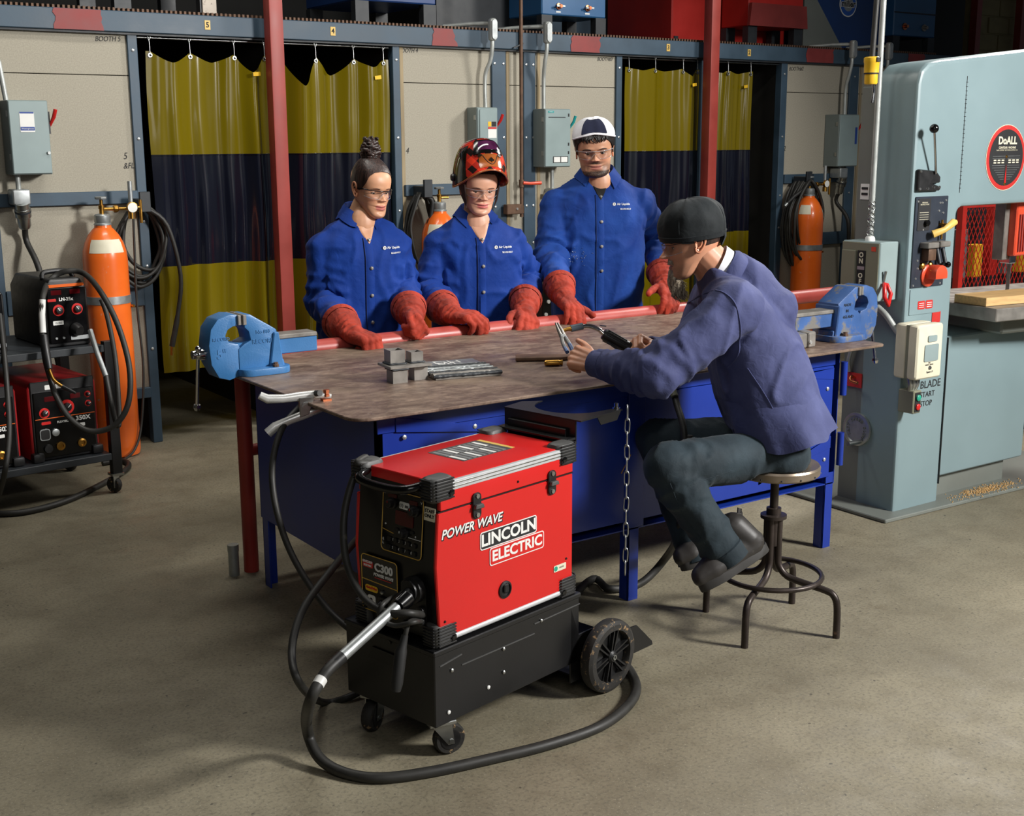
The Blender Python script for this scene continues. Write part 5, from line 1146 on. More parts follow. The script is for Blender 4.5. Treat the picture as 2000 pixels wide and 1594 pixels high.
for k in (.25, .7):
    s_ = MB().lathe([(.022, 0), (.022, .01), (.012, .012), (.012, .04)], (w_*k, 0, z0+.06), (0, -1, 0), 12).build('output_stud', MT['copper'], t)
    MB().bar((w_*k-.035, -.03, z0+.06), (w_*k+.035, -.03, z0+.06), .012, .012).build('wing_nut', MT['galv'], s_)
    MB().bb(w_*k-.02, -.003, z0+.018, w_*k+.02, 0, z0+.028).build('stud_label', MT['white'], t)
t, w_, z0 = deck_machine('stored_welder', 'red welder with louvred front and dull red skirt stored on the deck', 1460, 1566, 95, D0, .3, .8, MT['deck_red'], 0, zb=.17)
for r in range(10):
    for k in range(3): MB().bb(.03+k*w_*.31, -.008, z0+.24+r*.028, .03+k*w_*.31+w_*.25, .001, z0+.252+r*.028).build('louvre', MT['black'], t)
MB().prism([(-.02, .03), (w_+.02, .03), (w_, .2), (0, .2)], fr((0, -.005, z0-.03), (1, 0, 0), (0, 0, 1)), .03).build('skirt', MT['deck_red_dull'], t)
rb = P(1312, 60, Y=D0+.35); tr_ = thing('stored_red_case', 'large plain red machine case behind the right red post on the deck', 'welder', (rb.x, D0+.35, DECK))
MB().bb(0, 0, .02, 1.25, .8, 1.0).build('case', MT['deck_red'], tr_, .01); MB().bb(.02, -.01, .02, .06, 0, .1).build('foot', MT['steel_dark'], tr_)
t, w_, z0 = deck_machine('stored_welder', 'blue welder with vents stored on the deck above the yellow connector', 1742, 1823, 110, D0+.1, .8, .9, MT['deck_blue'], 0, zb=.18)
for k in (.25, .72): MB().lathe([(.03, 0), (.03, .01), (.014, .012), (.014, .04)], (w_*k, 0, z0+.08), (0, -1, 0), 12).build('output_stud', MT['copper'] if k < .5 else MT['raw_steel'], t)
for r in range(3):
    for k in range(3): MB().bb(.05+k*w_*.32, -.006, z0+.55+r*.05, .05+k*w_*.32+w_*.26, .001, z0+.57+r*.05).build('louvre', MT['black'], t)
MB().bb(0, -.006, z0+.19, w_, 0, z0+.2).build('seam', MT['black'], t)
mb_ = P(1590, 60, Y=D0+.2); tm = thing('stored_navy_case', 'large navy welder side with round white and blue emblem on the deck', 'welder', (mb_.x, D0+.2, DECK))
MB().bb(0, 0, .02, P(1735, 60, Y=D0+.2).x-mb_.x, .8, 1.1).build('case', MT['deck_navy'], tm, .01)
ep = P(1656, 8, Y=D0+.2); ex = ep.x-mb_.x; ez = ep.z-DECK
em = MB().lathe([(.105, 0), (.105, .004)], (ex, 0, ez), (0, -1, 0), 30).build('emblem', MT['white'], tm)
MB().lathe([(.095, 0), (.095, .0055)], (ex, 0, ez), (0, -1, 0), 30).build('emblem_ring', mat('emblem_blue', (30, 84, 170), .4), em)
MB().lathe([(.06, 0), (.06, .0065)], (ex, 0, ez), (0, -1, 0), 24).build('emblem_core', MT['galv'], em)
text('miller', .075, MT['ink'], em, fr((ex, -.0075, ez), (1, 0, 0), (0, 0, 1)), bold=.03)
text('miller', .077, MT['white'], em, fr((ex, -.0068, ez), (1, 0, 0), (0, 0, 1)), bold=.06)
t, w_, z0 = deck_machine('stored_welder', 'dark machine on pale worn feet stored on the deck at far left', 225, 422, 30, D0-.1, .7, .6, MT['steel_dark'], 0, zb=.3)
MB().bb(w_*.86, -.012, 0, w_*1.0, .02, .3).build('pale_foot', mat('pale_scuffed', (190, 180, 168), .7, wear=(90, 80, 72), wamt=.3, wscale=20), t)
q = P(880, 40, Y=D0+.4)
tag(MB().prism([(-.1, 0), (.75, 0), (.3, .5), (-.1, .9)], fr((q.x, D0+.45, DECK), (1, 0, 0), (0, 0, 1)), .03).build('slanted_guard', MT['steel_dark']), 'dark slanted guard plate standing between two blue welders on the deck', 'plate')
q = P(1570, 70, Y=D0+.1)
tag(MB().prism([(-.02, 0), (.5, 0), (.1, .45), (-.02, .5)], fr((q.x, D0+.12, DECK), (1, 0, 0), (0, 0, 1)), .03).build('slanted_guard', MT['saw_grey']), 'grey slanted guard plate between the red welder and the navy case', 'plate')
q = P(1155, 50, Y=D0+.5)
tag(MB().bb(q.x+.1, D0+1.2, DECK, q.x+1.0, D0+1.6, DECK+1.3).build('stored_cabinet', MT['steel_blue_paint']), 'dark blue cabinet on the deck behind the right red post', 'cabinet')
# small black welder on the floor behind the standing man
q = P(1075, 600, Y=6.35); t = thing('small_welder', 'small black welder standing behind the man in the white cap', 'welder', (q.x, 6.35, 0))
MB().bb(-.06, 0, .18, .22, .45, .80).build('case', MT['black_plastic'], t, .01); MB().bb(-.06, -.004, .4, .22, .0, .80).build('front_plate', MT['black_gloss'], t)
for x, z in ((-.02, .70), (.02, .69), (-.04, .62)): MB().lathe([(.012, 0), (.012, .008)], (x, -.004, z), (0, -1, 0), 10).build('connector', MT['white'], t)
MB().prism(rrect(.05, .07, .004, 1), fr((.06, -.005, .70), (1, 0, 0), (0, 0, 1)), .002).build('meter', MT['galv'], t)
MB().bb(-.06, .0, 0, -.02, .45, .18).bb(.18, .0, 0, .22, .45, .18).build('stand', MT['steel_dark'], t)
# ================================================================ welding curtains
def vinyl(name, c, al, rough):
    m, nt, b = newmat(name); L = nt.links.new
    b.inputs['Base Color'].default_value = lin(c); b.inputs['Roughness'].default_value = rough; b.inputs['Coat Weight'].default_value = .7; b.inputs['Coat Roughness'].default_value = .08
    tr = nd(nt, 'ShaderNodeBsdfTransparent'); tr.inputs[0].default_value = lin(tuple(min(255, x*1.4) for x in c))
    mx = nd(nt, 'ShaderNodeMixShader'); mx.inputs[0].default_value = al
    L(tr.outputs[0], mx.inputs[1]); L(b.outputs[0], mx.inputs[2]); L(mx.outputs[0], nt.nodes['Material Output'].inputs[0]); MT[name] = m
vinyl('vinyl_yellow', (128, 112, 10), .66, .22); vinyl('vinyl_navy', (13, 15, 27), .97, .2)
hk = MB().tube(smooth_pts([(0, 0, .07), (.008, 0, .085), (.0, 0, .095), (-.008, 0, .085), (0, 0, .06), (0, -.004, .0), (.008, -.006, -.012), (.0, -.006, -.02)], 3), .0025, 6).mesh('hook'); hk.materials.append(MT['zinc'])
def curtain(label, x0, x1, hooks, zb, seed, zt=2.19, zd=1.63, zy=1.01, sagv=None, amp=.028):
    """hooks: positions 0..1 along the width; the vinyl sags between them"""
    t = thing('welding_curtain', label, 'curtain', ((x0+x1)/2, WY+.0, zb), 0, 'yellow and navy welding curtains')
    rnd = random.Random(seed); w_ = x1-x0; nx = 110
    ph = [rnd.uniform(0, 6.28) for _ in range(5)]
    def topz(u):
        z = zt
        for i in range(len(hooks)-1):
            a, b_ = hooks[i], hooks[i+1]
            if a <= u <= b_:
                k = (u-a)/(b_-a); s_ = sagv[i] if sagv else .05
                z = zt-s_*(1-abs(2*k-1)**1.4)
        return z
    def yy(u, v):   # v: 0 top .. 1 bottom
        y = 0
        for i in range(len(hooks)-1):
            a, b_ = hooks[i], hooks[i+1]
            if a <= u <= b_:
                k = (u-a)/(b_-a); s_ = (sagv[i] if sagv else .05)
                y += (1 if i % 2 else -1)*_s(PI*k)**2*(amp*.5+s_*.45)*(1-.35*v)
        f = amp*(.35+.35*v)
        y += f*_s(2*PI*2.3*u+ph[0]+.6*v)+.55*f*_s(2*PI*4.7*u+ph[1]+1.5*v)+.16*f*_s(2*PI*9*u+ph[2]+2*v)
        return y+.006*noise.noise(V((u*9, v*5, seed)))
    def band(name, za, zb_, mt, n_, first=False):
        rs = []
        for r in range(n_+1):
            row = []
            for i in range(nx+1):
                u = i/nx; tz = topz(u) if first else za
                z = tz+(zb_-tz)*(r/n_)**(1.0); v = (zt-z)/(zt-zb)
                row.append((x0+u*w_-(x0+x1)/2+.006*_s(9*v+ph[3])+.02*v*(u-.5), yy(u, max(0, v)), z-zb))
            rs.append(row)
        return MB().loft(rs, cap=False, closed=False).build(name, MT[mt], t)
    a = band('upper_band', zt, zd, 'vinyl_yellow', 26, True); band('middle_band', zd, zy, 'vinyl_navy', 18); band('lower_band', zy, zb, 'vinyl_yellow', 18)
    sm = MB().tube([(x0+i/nx*w_-(x0+x1)/2+.006*_s(9*((zt-zd)/(zt-zb))+ph[3])+.02*((zt-zd)/(zt-zb))*(i/nx-.5), yy(i/nx, (zt-zd)/(zt-zb))-.003, zd-zb) for i in range(nx+1)], .0035, 5).build('weld_seam', MT['vinyl_navy'], t)
    for u in hooks:
        o = obj('hook', hk, None, t); o.location = (x0+u*w_-(x0+x1)/2, yy(u, 0)-.003, zt-.012-zb)
        MB().lathe([(.012, -.004), (.012, .004), (.006, .004), (.006, -.004)], (x0+u*w_-(x0+x1)/2, yy(u, 0)-.004, zt-.022-zb), (0, 1, 0), 12).build('grommet', MT['zinc'], t)
    tg = MB().prism(rrect(.05, .022, .002, 1), fr((w_*.36, yy(.86, .12)-.02, zt-.11-zb), (1, .2, .12), (0, 0, 1)), .001).build('yellow_tag', MT['yellow'], t)
    return t
curtain('first welding curtain, hanging left of the left red post', 2.385, 3.10, (.03, .36, .72, .97), .40, 11, sagv=[.06, .05, .10])
curtain('second welding curtain, behind the woman with the bun', 3.16, 3.90, (.03, .33, .68, .96), .40, 23, sagv=[.17, .10, .05])
curtain('third welding curtain, hanging left of the right red post', 5.80, 6.50, (.04, .36, .74, .97), .40, 31, sagv=[.02, .02, .05], zt=2.20, zd=1.62, zy=1.01)
curtain('fourth welding curtain, partly drawn right of the right red post', 6.58, 7.03, (.04, .45, .95), .40, 47, sagv=[.02, .02], zt=2.20, zd=1.62, zy=1.01)
# ================================================================ people
def skin_mat(name, base):
    m, nt, b = newmat(name); L = nt.links.new
    at = nd(nt, 'ShaderNodeAttribute'); at.attribute_name = 'tint'
    tc = nd(nt, 'ShaderNodeTexCoord'); n = nd(nt, 'ShaderNodeTexNoise'); n.inputs['Scale'].default_value = 45; n.inputs['Detail'].default_value = 5; L(tc.outputs['Object'], n.inputs['Vector'])
    mx = nd(nt, 'ShaderNodeMix', data_type='RGBA', blend_type='MULTIPLY'); mx.inputs[0].default_value = .25
    cr = nd(nt, 'ShaderNodeMapRange'); cr.inputs[1].default_value = .3; cr.inputs[2].default_value = .7; cr.inputs[3].default_value = .75; cr.inputs[4].default_value = 1; L(n.outputs[0], cr.inputs[0])
    cc = nd(nt, 'ShaderNodeCombineColor'); [L(cr.outputs[0], cc.inputs[i]) for i in range(3)]
    L(at.outputs['Color'], mx.inputs[6]); L(cc.outputs[0], mx.inputs[7]); L(mx.outputs[2], b.inputs['Base Color'])
    b.inputs['Roughness'].default_value = .46; b.inputs['Subsurface Weight'].default_value = .12; b.inputs['Subsurface Radius'].default_value = (.6, .25, .15); b.inputs['Subsurface Scale'].default_value = .008
    bp = nd(nt, 'ShaderNodeBump'); bp.inputs['Strength'].default_value = .12; bp.inputs['Distance'].default_value = .001
    n2 = nd(nt, 'ShaderNodeTexNoise'); n2.inputs['Scale'].default_value = 500; L(tc.outputs['Object'], n2.inputs['Vector']); L(n2.outputs[0], bp.inputs['Height']); L(bp.outputs[0], b.inputs['Normal'])
    return m
SKIN = skin_mat('skin', None)
def cloth(name, c, c2, amt=.5, sc=7, bump=.25):
    m, nt, b = newmat(name); L = nt.links.new
    tc = nd(nt, 'ShaderNodeTexCoord')
    n = nd(nt, 'ShaderNodeTexNoise'); n.inputs['Scale'].default_value = sc; n.inputs['Detail'].default_value = 7; L(tc.outputs['Object'], n.inputs['Vector'])
    r = nd(nt, 'ShaderNodeMapRange'); r.inputs[1].default_value = .35; r.inputs[2].default_value = .72; r.inputs[4].default_value = amt; L(n.outputs[0], r.inputs[0])
    mx = nd(nt, 'ShaderNodeMix', data_type='RGBA'); mx.inputs[6].default_value = lin(c); mx.inputs[7].default_value = lin(c2); L(r.outputs[0], mx.inputs[0]); L(mx.outputs[2], b.inputs['Base Color'])
    b.inputs['Roughness'].default_value = .75; b.inputs['Specular IOR Level'].default_value = .22; b.inputs['Sheen Weight'].default_value = .04
    n2 = nd(nt, 'ShaderNodeTexNoise'); n2.inputs['Scale'].default_value = 26; n2.inputs['Detail'].default_value = 3; n2.inputs['Distortion'].default_value = .6; L(tc.outputs['Object'], n2.inputs['Vector'])
    bp = nd(nt, 'ShaderNodeBump'); bp.inputs['Strength'].default_value = bump; bp.inputs['Distance'].default_value = .012; L(n2.outputs[0], bp.inputs['Height'])
    n3 = nd(nt, 'ShaderNodeTexNoise'); n3.inputs['Scale'].default_value = 700; L(tc.outputs['Object'], n3.inputs['Vector'])
    b2 = nd(nt, 'ShaderNodeBump'); b2.inputs['Strength'].default_value = .15; b2.inputs['Distance'].default_value = .001; L(n3.outputs[0], b2.inputs['Height']); L(bp.outputs[0], b2.inputs['Normal']); L(b2.outputs[0], b.inputs['Normal'])
    MT[name] = m; return m
cloth('jacket_blue', (4, 43, 116), (9, 56, 140), .6, 5)
cloth('jacket_blue_worn', (5, 43, 114), (28, 72, 150), .7, 5)
cloth('jacket_navy', (58, 63, 100), (86, 92, 134), .7, 6)
cloth('jeans', (34, 44, 50), (54, 68, 76), .7, 8)
cloth('trousers_dark', (28, 30, 36), (40, 42, 50), .6, 8)
cloth('glove_leather', (162, 54, 36), (96, 32, 24), .8, 13, .6)
cloth('cap_black', (28, 32, 34), (42, 47, 50), .6, 9, .2)
cloth('cap_white', (222, 222, 226), (236, 236, 240), .5, 9, .15)
cloth('cap_navy', (26, 30, 52), (36, 42, 66), .5, 9, .15)
mk('boot_leather', (46, 43, 41), .5, var=.25, scale=12, bump=.15, bscale=50, wear=(92, 86, 80), wamt=.15, wscale=14)
mk('boot_sole', (44, 42, 40), .7, var=.15)
def hairmat(name, c, c2):
    m, nt, b = newmat(name); L = nt.links.new
    tc = nd(nt, 'ShaderNodeTexCoord'); mp = nd(nt, 'ShaderNodeMapping'); mp.inputs['Scale'].default_value = (160, 160, 14); L(tc.outputs['Object'], mp.inputs[0])
    n = nd(nt, 'ShaderNodeTexNoise'); n.inputs['Scale'].default_value = 1.0; n.inputs['Detail'].default_value = 4; L(mp.outputs[0], n.inputs['Vector'])
    r = nd(nt, 'ShaderNodeMapRange'); r.inputs[1].default_value = .35; r.inputs[2].default_value = .7; L(n.outputs[0], r.inputs[0])
    mx = nd(nt, 'ShaderNodeMix', data_type='RGBA'); mx.inputs[6].default_value = lin(c); mx.inputs[7].default_value = lin(c2); L(r.outputs[0], mx.inputs[0]); L(mx.outputs[2], b.inputs['Base Color'])
    b.inputs['Roughness'].default_value = .38
    bp = nd(nt, 'ShaderNodeBump'); bp.inputs['Strength'].default_value = .5; bp.inputs['Distance'].default_value = .003; L(n.outputs[0], bp.inputs['Height']); L(bp.outputs[0], b.inputs['Normal'])
    MT[name] = m
hairmat('hair_brown', (24, 17, 15), (66, 46, 40)); hairmat('hair_black', (16, 14, 13), (40, 36, 34)); hairmat('beard_grey', (92, 80, 66), (196, 182, 160))
MT['eye_white'] = mat('eye_white', (226, 220, 214), .2, var=.03); MT['iris'] = mat('iris', (34, 22, 16), .12, var=.2)
MT['lens'] = glassy('lens', (242, 243, 244), .01, .03, .02); MT['lens_frame'] = glassy('lens_frame', (226, 230, 234), .35, .1, .12)
# ---------------------------------------------------------------- head
HK = [(0, .074, .040, .012), (.025, .085, .028, .030), (.07, .0925, .012, .044), (.14, .091, -.006, .0525), (.22, .0885, -.030, .058), (.30, .0885, -.060, .0625), (.40, .0885, -.080, .067), (.50, .0855, -.092, .0705), (.585, .0905, -.098, .0735), (.70, .0915, -.101, .0755), (.80, .084, -.096, .0735), (.88, .069, -.085, .066), (.94, .049, -.068, .053), (.98, .026, -.044, .033), (1.0, .002, -.014, .006)]
HD = [(p.x, p.y, p.z) for p in smooth_pts([(a, b_, c) for a, b_, c, d in HK], 8)]; HW = [p.y for p in smooth_pts([(a, d, 0) for a, b_, c, d in HK], 8)]
HZ = [h[0] for h in HD]
def hsec(z):
    z = max(0, min(1, z))
    for i in range(len(HZ)-1):
        if HZ[i+1] >= z:
            k = (z-HZ[i])/max(1e-9, HZ[i+1]-HZ[i]); f = lambda a, b_: a+(b_-a)*k
            return f(HD[i][1], HD[i+1][1]), f(HD[i][2], HD[i+1][2]), f(HW[i], HW[i+1])
    return HD[-1][1], HD[-1][2], HW[-1]
def gs(x, s): return math.exp(-(x/s)**2)
class Head:
    def __init__(s, H=.222, wid=1, jaw=1, nose=1, lips=1, brow=1, smile=.0, skin=(206, 160, 132), lip=(176, 102, 94), stub=None, flush=.0):
        s.__dict__.update(locals())
    def feat(s, x, z):
        H = s.H; ax = abs(x); d = 0
        zn = z/H
        # nose
        if .30 < zn < .60:
            if zn > .385: k = max(0, 1-(zn-.385)/.135); hgt = .0245*k**1.1
            else: hgt = .0245*max(0, 1-((.385-zn)/.042)**2)
            sg = .0066+.0072*max(0, min(1, (.5-zn)/.12))
            d += s.nose*(hgt*gs(x, sg)+.0035*gs(zn-.50, .05)*gs(x, .008))
        d += s.nose*0.0100*gs(ax-.0145, .0066)*gs(zn-.368, .022)
        d -= .0115*gs(ax-.032, .0175)*gs(zn-.495, .052)
        d -= .003*gs(ax-.018, .008)*gs(zn-.50, .04)
        d += s.brow*.0042*gs(ax-.028, .022)*gs(zn-.592, .035)
        d += .005*gs(ax-.046, .018)*gs(zn-.41, .07)
        d -= .0035*gs(ax-.044, .016)*gs(zn-.24, .07)
        # mouth
        zc = .232+s.smile*(ax/.025)**2*.02
        wm = gs(x, .0255)
        d += s.lips*.0062*gs(zn-zc-.026, .021)*wm+s.lips*.0066*gs(zn-zc+.028, .024)*gs(x, .021)
        d -= .0065*gs(zn-zc, .0085)*gs(x, .027)
        d -= .002*gs(x, .004)*gs(zn-zc-.068, .02)
        d -= .0035*gs(zn-.145, .025)*gs(x, .02)
        d += .0045*gs(x, .016)*gs(zn-.075, .045)
        return d
    def surf(s, a, zn, off=0, feat=True):
        yF, yB, w_ = hsec(zn); H = s.H; q = H/.222
        yF *= q; yB *= q; w_ *= q*s.wid
        if zn < .3: w_ *= 1+(s.jaw-1)*(1-zn/.3)
        c, sn = _c(a), _s(a)
        e2 = .78 if c > 0 else .95
        x = w_*math.copysign(abs(sn)**.9, sn); yc = (yF+yB)/2; ry = (yF-yB)/2
        y = yc+ry*math.copysign(abs(c)**e2, c)
        if feat and c > 0: y += s.feat(x, zn*H)*min(1, c*2.2)
        if off:
            nx, ny = x/max(w_, .02), (y-yc)/max(ry, .02); l = math.hypot(nx, ny) or 1
            up = max(0, (zn-.78)/.22)
            x += off*nx/l*(1-.7*up*up); y += off*ny/l*(1-.7*up*up)
        return V((x, -y, zn*H+off*max(0, (zn-.62)/.38)))
    def color(s, a, p):
        sk = lin(s.skin)[:3]; lp = lin(s.lip)[:3]; zn = p.z/s.H; x = p.x; c = list(sk)
        f = .22*gs(abs(x)-.042, .02)*gs(zn-.38, .08)+.25*gs(x, .016)*gs(zn-.385, .03)
        c = [c[0]*(1+.10*f), c[1]*(1-.5*f), c[2]*(1-.5*f)]
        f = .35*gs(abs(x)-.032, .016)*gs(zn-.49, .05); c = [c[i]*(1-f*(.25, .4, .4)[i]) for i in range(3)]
        if _c(a) > .2:
            zc = .232+s.smile*(abs(x)/.025)**2*.02
            up = gs(zn-zc-.018, .020); lo = gs(zn-zc+.024, .024)
            f = min(1, 1.25*max(up*(abs(x) < .028), lo*(abs(x) < .026)))*max(0, min(1, (.0285-abs(x))/.006))
            c = [c[i]*(1-f)+lp[i]*f for i in range(3)]
            f = .75*gs(zn-zc, .006)*(abs(x) < .027); c = [c[i]*(1-f)+lp[i]*.25*f for i in range(3)]
            f = .8*gs(abs(x)-.0085, .004)*gs(zn-.352, .010); c = [v*(1-f) for v in c]
        if s.stub:
            f = s.stub(x, zn, a); k = .5+.5*noise.noise(V((p.x*420, p.y*420, p.z*420)))
            f = max(0, min(1, f*(.8+1.0*k))); hb = lin((38, 32, 30))[:3]; c = [c[i]*(1-f)+hb[i]*f for i in range(3)]
        return (*c, 1)
    def mesh_into(s, verts, faces, cols, M, na=104, nz_=116):
        o = len(verts)
        for i in range(nz_+1):
            t = i/nz_; zn = t*.94 if t < .9 else .846+.154*_s((t-.9)/.1*PI/2)
            for j in range(na):
                # denser towards the face
                u = 2*PI*j/na-PI; a = u-.42*_s(u)
                p = s.surf(a, zn); verts.append(M@p); cols.append(s.color(a, p))
        for i in range(nz_):
            for j in range(na): k = (j+1) % na; faces.append((o+i*na+j, o+i*na+k, o+(i+1)*na+k, o+(i+1)*na+j))
        faces.append(tuple(o+j for j in range(na-1, -1, -1))); faces.append(tuple(o+nz_*na+j for j in range(na)))
    def shell(s, zlow, off, M, zhigh=1.0, na=72, nt_=26, thick=.004, wob=0, a0=-PI, a1=PI, lift=0, pinch=0):
        """cap-like sheet over the skull from height zlow(angle) up to the crown"""
        full = a1-a0 > 6.2; rs = []
        n_ = na if full else na+1
        for lay in (0, 1):
            seq = range(nt_+1) if lay == 0 else range(nt_, -1, -1)
            for i in seq:
                t = i/nt_; row = []
                for j in range(n_):
                    a = a0+(a1-a0)*j/na; zl = zlow(a); zn = zl+(zhigh-zl)*(_s(t*PI/2)**.8)
                    o_ = off(a, t)+(thick if lay == 0 else 0)
                    if wob: o_ += wob*noise.noise(V((3*_c(a), 3*_s(a), zn*6)))
                    kk = (zn-zl)/(1-zl); q_ = s.surf(a, min(zn, .999), o_, False)+V((0, 0, lift*kk**1.5))
                    if pinch: q_.x *= 1-pinch*kk*kk; q_.y = .02+(q_.y-.02)*(1-pinch*kk*kk)
                    row.append(M@q_)
                if i == nt_ and zhigh > .99:
                    c_ = sum(row, V())/len(row); row = [c_+(p_-c_)*.02 for p_ in row]
                rs.append(row)
        return MB().loft(rs, cap=False, closed=full)
def tube_on(hd, pts, M, off): return [M@hd.surf(a, z, off) for a, z in pts]
def face_parts(root, hd, M, gaze=-12, hair='hair_black', lidup=14, brow_r=.0028):
    """eyes, lids, brows, ears as parts of the person"""
    q = hd.H/.222
    for sx_ in (-1, 1):
        a = sx_*.47; p = hd.surf(a, .493); c = V((sx_*.0322*q, p.y+.0098*q, .495*hd.H))
        r = .0134*q
        e = MB().sph(c, r, 16, 12); e.v = [M@p_ for p_ in e.v]; e = e.build('eye', MT['eye_white'], root, world=True)
        g = V((0, -_c(math.radians(gaze)), _s(math.radians(gaze)))); g = (g+V((hd.__dict__.get('look', 0), 0, 0))).normalized()
        ir = MB().lathe([(.0062*q, r*.87), (.0058*q, r*.93), (.0035*q, r*1.0), (.0005, r*1.035)], c, g, 16); ir.v = [M@p_ for p_ in ir.v]; ir.build('iris', MT['iris'], e, world=True)
        def lid(f0, f1, rr_):
            rs = []
            for i in range(9):
                f = math.radians(f0+(f1-f0)*i/8)
                rs.append([M@(c+V((rr_*1.06*_s(t), -rr_*_c(t)*_c(f), rr_*_c(t)*_s(f)))) for t in [math.radians(-88+176*j/12) for j in range(13)]])
            return MB().loft(rs, cap=False, closed=False)
        for f0, f1 in ((lidup, 110), (-115, -40)):
            lm = lid(f0, f1, r*1.07); lo = lm.build('eyelid', SKIN, root, world=True)
            ca = lo.data.color_attributes.new('tint', 'FLOAT_COLOR', 'POINT'); cl = lin(tuple(v*.93 for v in hd.skin))
            for d in ca.data: d.color = cl
        f = math.radians(lidup); MB().tube([M@(c+V((r*1.13*_s(t), -r*1.10*_c(t)*_c(f), r*1.10*_c(t)*_s(f)))) for t in [math.radians(-70+140*j/10) for j in range(11)]], [.0004]+[.0015]*9+[.0008], 5).build('eyelashes', MT['hair_black'], root, world=True)
        bp_ = [(sx_*(.20+.075*i), .572+.016*_s(PI*min(1, (i+1)/7.5))-.004*(i > 5)*(i-5)) for i in range(8)]
        MB().tube(tube_on(hd, bp_, M, .0006), [brow_r*1.45*k for k in (.9, 1.15, 1.2, 1.15, 1, .85, .65, .3)], 8, flat=.5).build('eyebrow', MT[hair], root, world=True)
        ea = V((sx_*hd.surf(PI/2, .47).x*1.0 if sx_ > 0 else -hd.surf(PI/2, .47).x, .006, .465*hd.H)); R_ = Matrix.Rotation(sx_*.32, 3, 'Z')@Matrix.Rotation(-.16, 3, 'X')
        E_ = lambda y, z, o_: M@(V((hd.surf(PI/2, .47).x*sx_*.985, .004, .492*hd.H))+R_@V((sx_*o_, y*q, z*q)))
        ear = MB()
        ear.tube(smooth_pts([E_(-.008, .004, .004), E_(-.012, .014, .007), E_(-.004, .028, .010), E_(.010, .030, .013), E_(.020, .018, .014), E_(.019, .0, .012), E_(.010, -.018, .008), E_(.0, -.028, .005), E_(-.008, -.024, .002), E_(-.010, -.012, .002)], 4), .0040*q, 8)
        ear.tube(smooth_pts([E_(.006, .018, .007), E_(.011, .006, .009), E_(.006, -.008, .007), E_(-.002, -.014, .005)], 4), .0032*q, 7)
        rs = []
        for k, o_ in ((1, .006), (.7, .003), (.35, .0), (.05, -.002)): rs.append([E_(.005+.0165*k*_c(t)-.004*k*_s(t)*0, .002+.028*k*_s(t), o_) for t in [2*PI*j/16 for j in range(16)]])
        ear.loft(rs, cap=False)
        me = fuse_free(ear); eo = obj('ear', me, SKIN, root); toroot(eo, root)
        ca = me.color_attributes.new('tint', 'FLOAT_COLOR', 'POINT'); cl = lin((min(255, hd.skin[0]*1.0), hd.skin[1]*.93, hd.skin[2]*.90))
        for d in ca.data: d.color = cl
def fuse_free(mb): return mb.mesh('m', ang=60)
def toroot(o, root): o.data.transform(RM[root.name].inverted())
def body_mesh(root, hd, M, extra, name='body'):
    """head and everything bare in one mesh; extra: list of meshes (already fused) with one tint each"""
    vs, fs, cs = [], [], []
    hd.mesh_into(vs, fs, cs, M)
    for me, tint in extra:
        o = len(vs)
        for v in me.vertices:
            vs.append(v.co.copy()); t = tint(v.co) if callable(tint) else tint; cs.append(lin(t))
        fs += [tuple(o+i for i in p.vertices) for p in me.polygons]
    me = bpy.data.meshes.new(name); mi = RM[root.name].inverted(); me.from_pydata([tuple(mi@p) for p in vs], [], fs)
    bm = bmesh.new(); bm.from_mesh(me); bmesh.ops.recalc_face_normals(bm, faces=bm.faces); bm.to_mesh(me); bm.free()
    for p in me.polygons: p.use_smooth = True
    ca = me.color_attributes.new('tint', 'FLOAT_COLOR', 'POINT')
    for i, c in enumerate(cs): ca.data[i].color = c
    return obj(name, me, SKIN, root)
def headM(c, th, pitch, roll, H): return Matrix.Translation(c)@Matrix.Rotation(th, 4, 'Z')@Matrix.Rotation(pitch, 4, 'X')@Matrix.Rotation(roll, 4, 'Y')@Matrix.Translation((0, 0, -.5*H))
def glasses(root, hd, M, frame, top_th=.0016, name='safety_glasses'):
    t = bpy.data.objects.new(name, None); COL.objects.link(t); t.parent = root; t.empty_display_size = .02; RM[t.name] = RM[root.name].copy()
    def row(zo, o_): return [hd.surf(a, .50+zo(a), .0, False)+V((0, -.013+.006*min(1, abs(a)/1.1)**2+(.0), 0))+V((math.copysign(.004*min(1, abs(a)), a), 0, 0)) for a in [math.radians(-68+136*i/34) for i in range(35)]]
    top = row(lambda a: .052, 0); bot = row(lambda a: -.105+.11*gs(a, .17)+.03*(abs(a)/1.18)**3, 0)
    rs = [[M@(top[i]*(1-k)+bot[i]*k+V((0, -.003*_s(PI*k), 0))) for i in range(35)] for k in (0, .33, .66, 1)]
    MB().loft(rs, cap=False, closed=False).build('lens', MT['lens'], t, world=True)
    MB().tube([M@p for p in top], top_th, 6).build('brow_bar', frame, t, world=True)
    MB().tube([M@p for p in bot], .0009, 5).build('lens_edge', MT['lens_frame'], t, world=True)
    for sx_ in (-1, 1):
        e = top[0] if sx_ < 0 else top[-1]; w_ = hd.surf(PI/2, .5).x
        MB().tube([M@e, M@V((sx_*(w_+.004), -.02, .525*hd.H)), M@V((sx_*(w_+.004), .014, .53*hd.H)), M@V((sx_*(w_+.003), .028, .47*hd.H))], [.0022, .0022, .002, .0016], 6, flat=1.6).build('temple', frame, t, world=True)
    return t
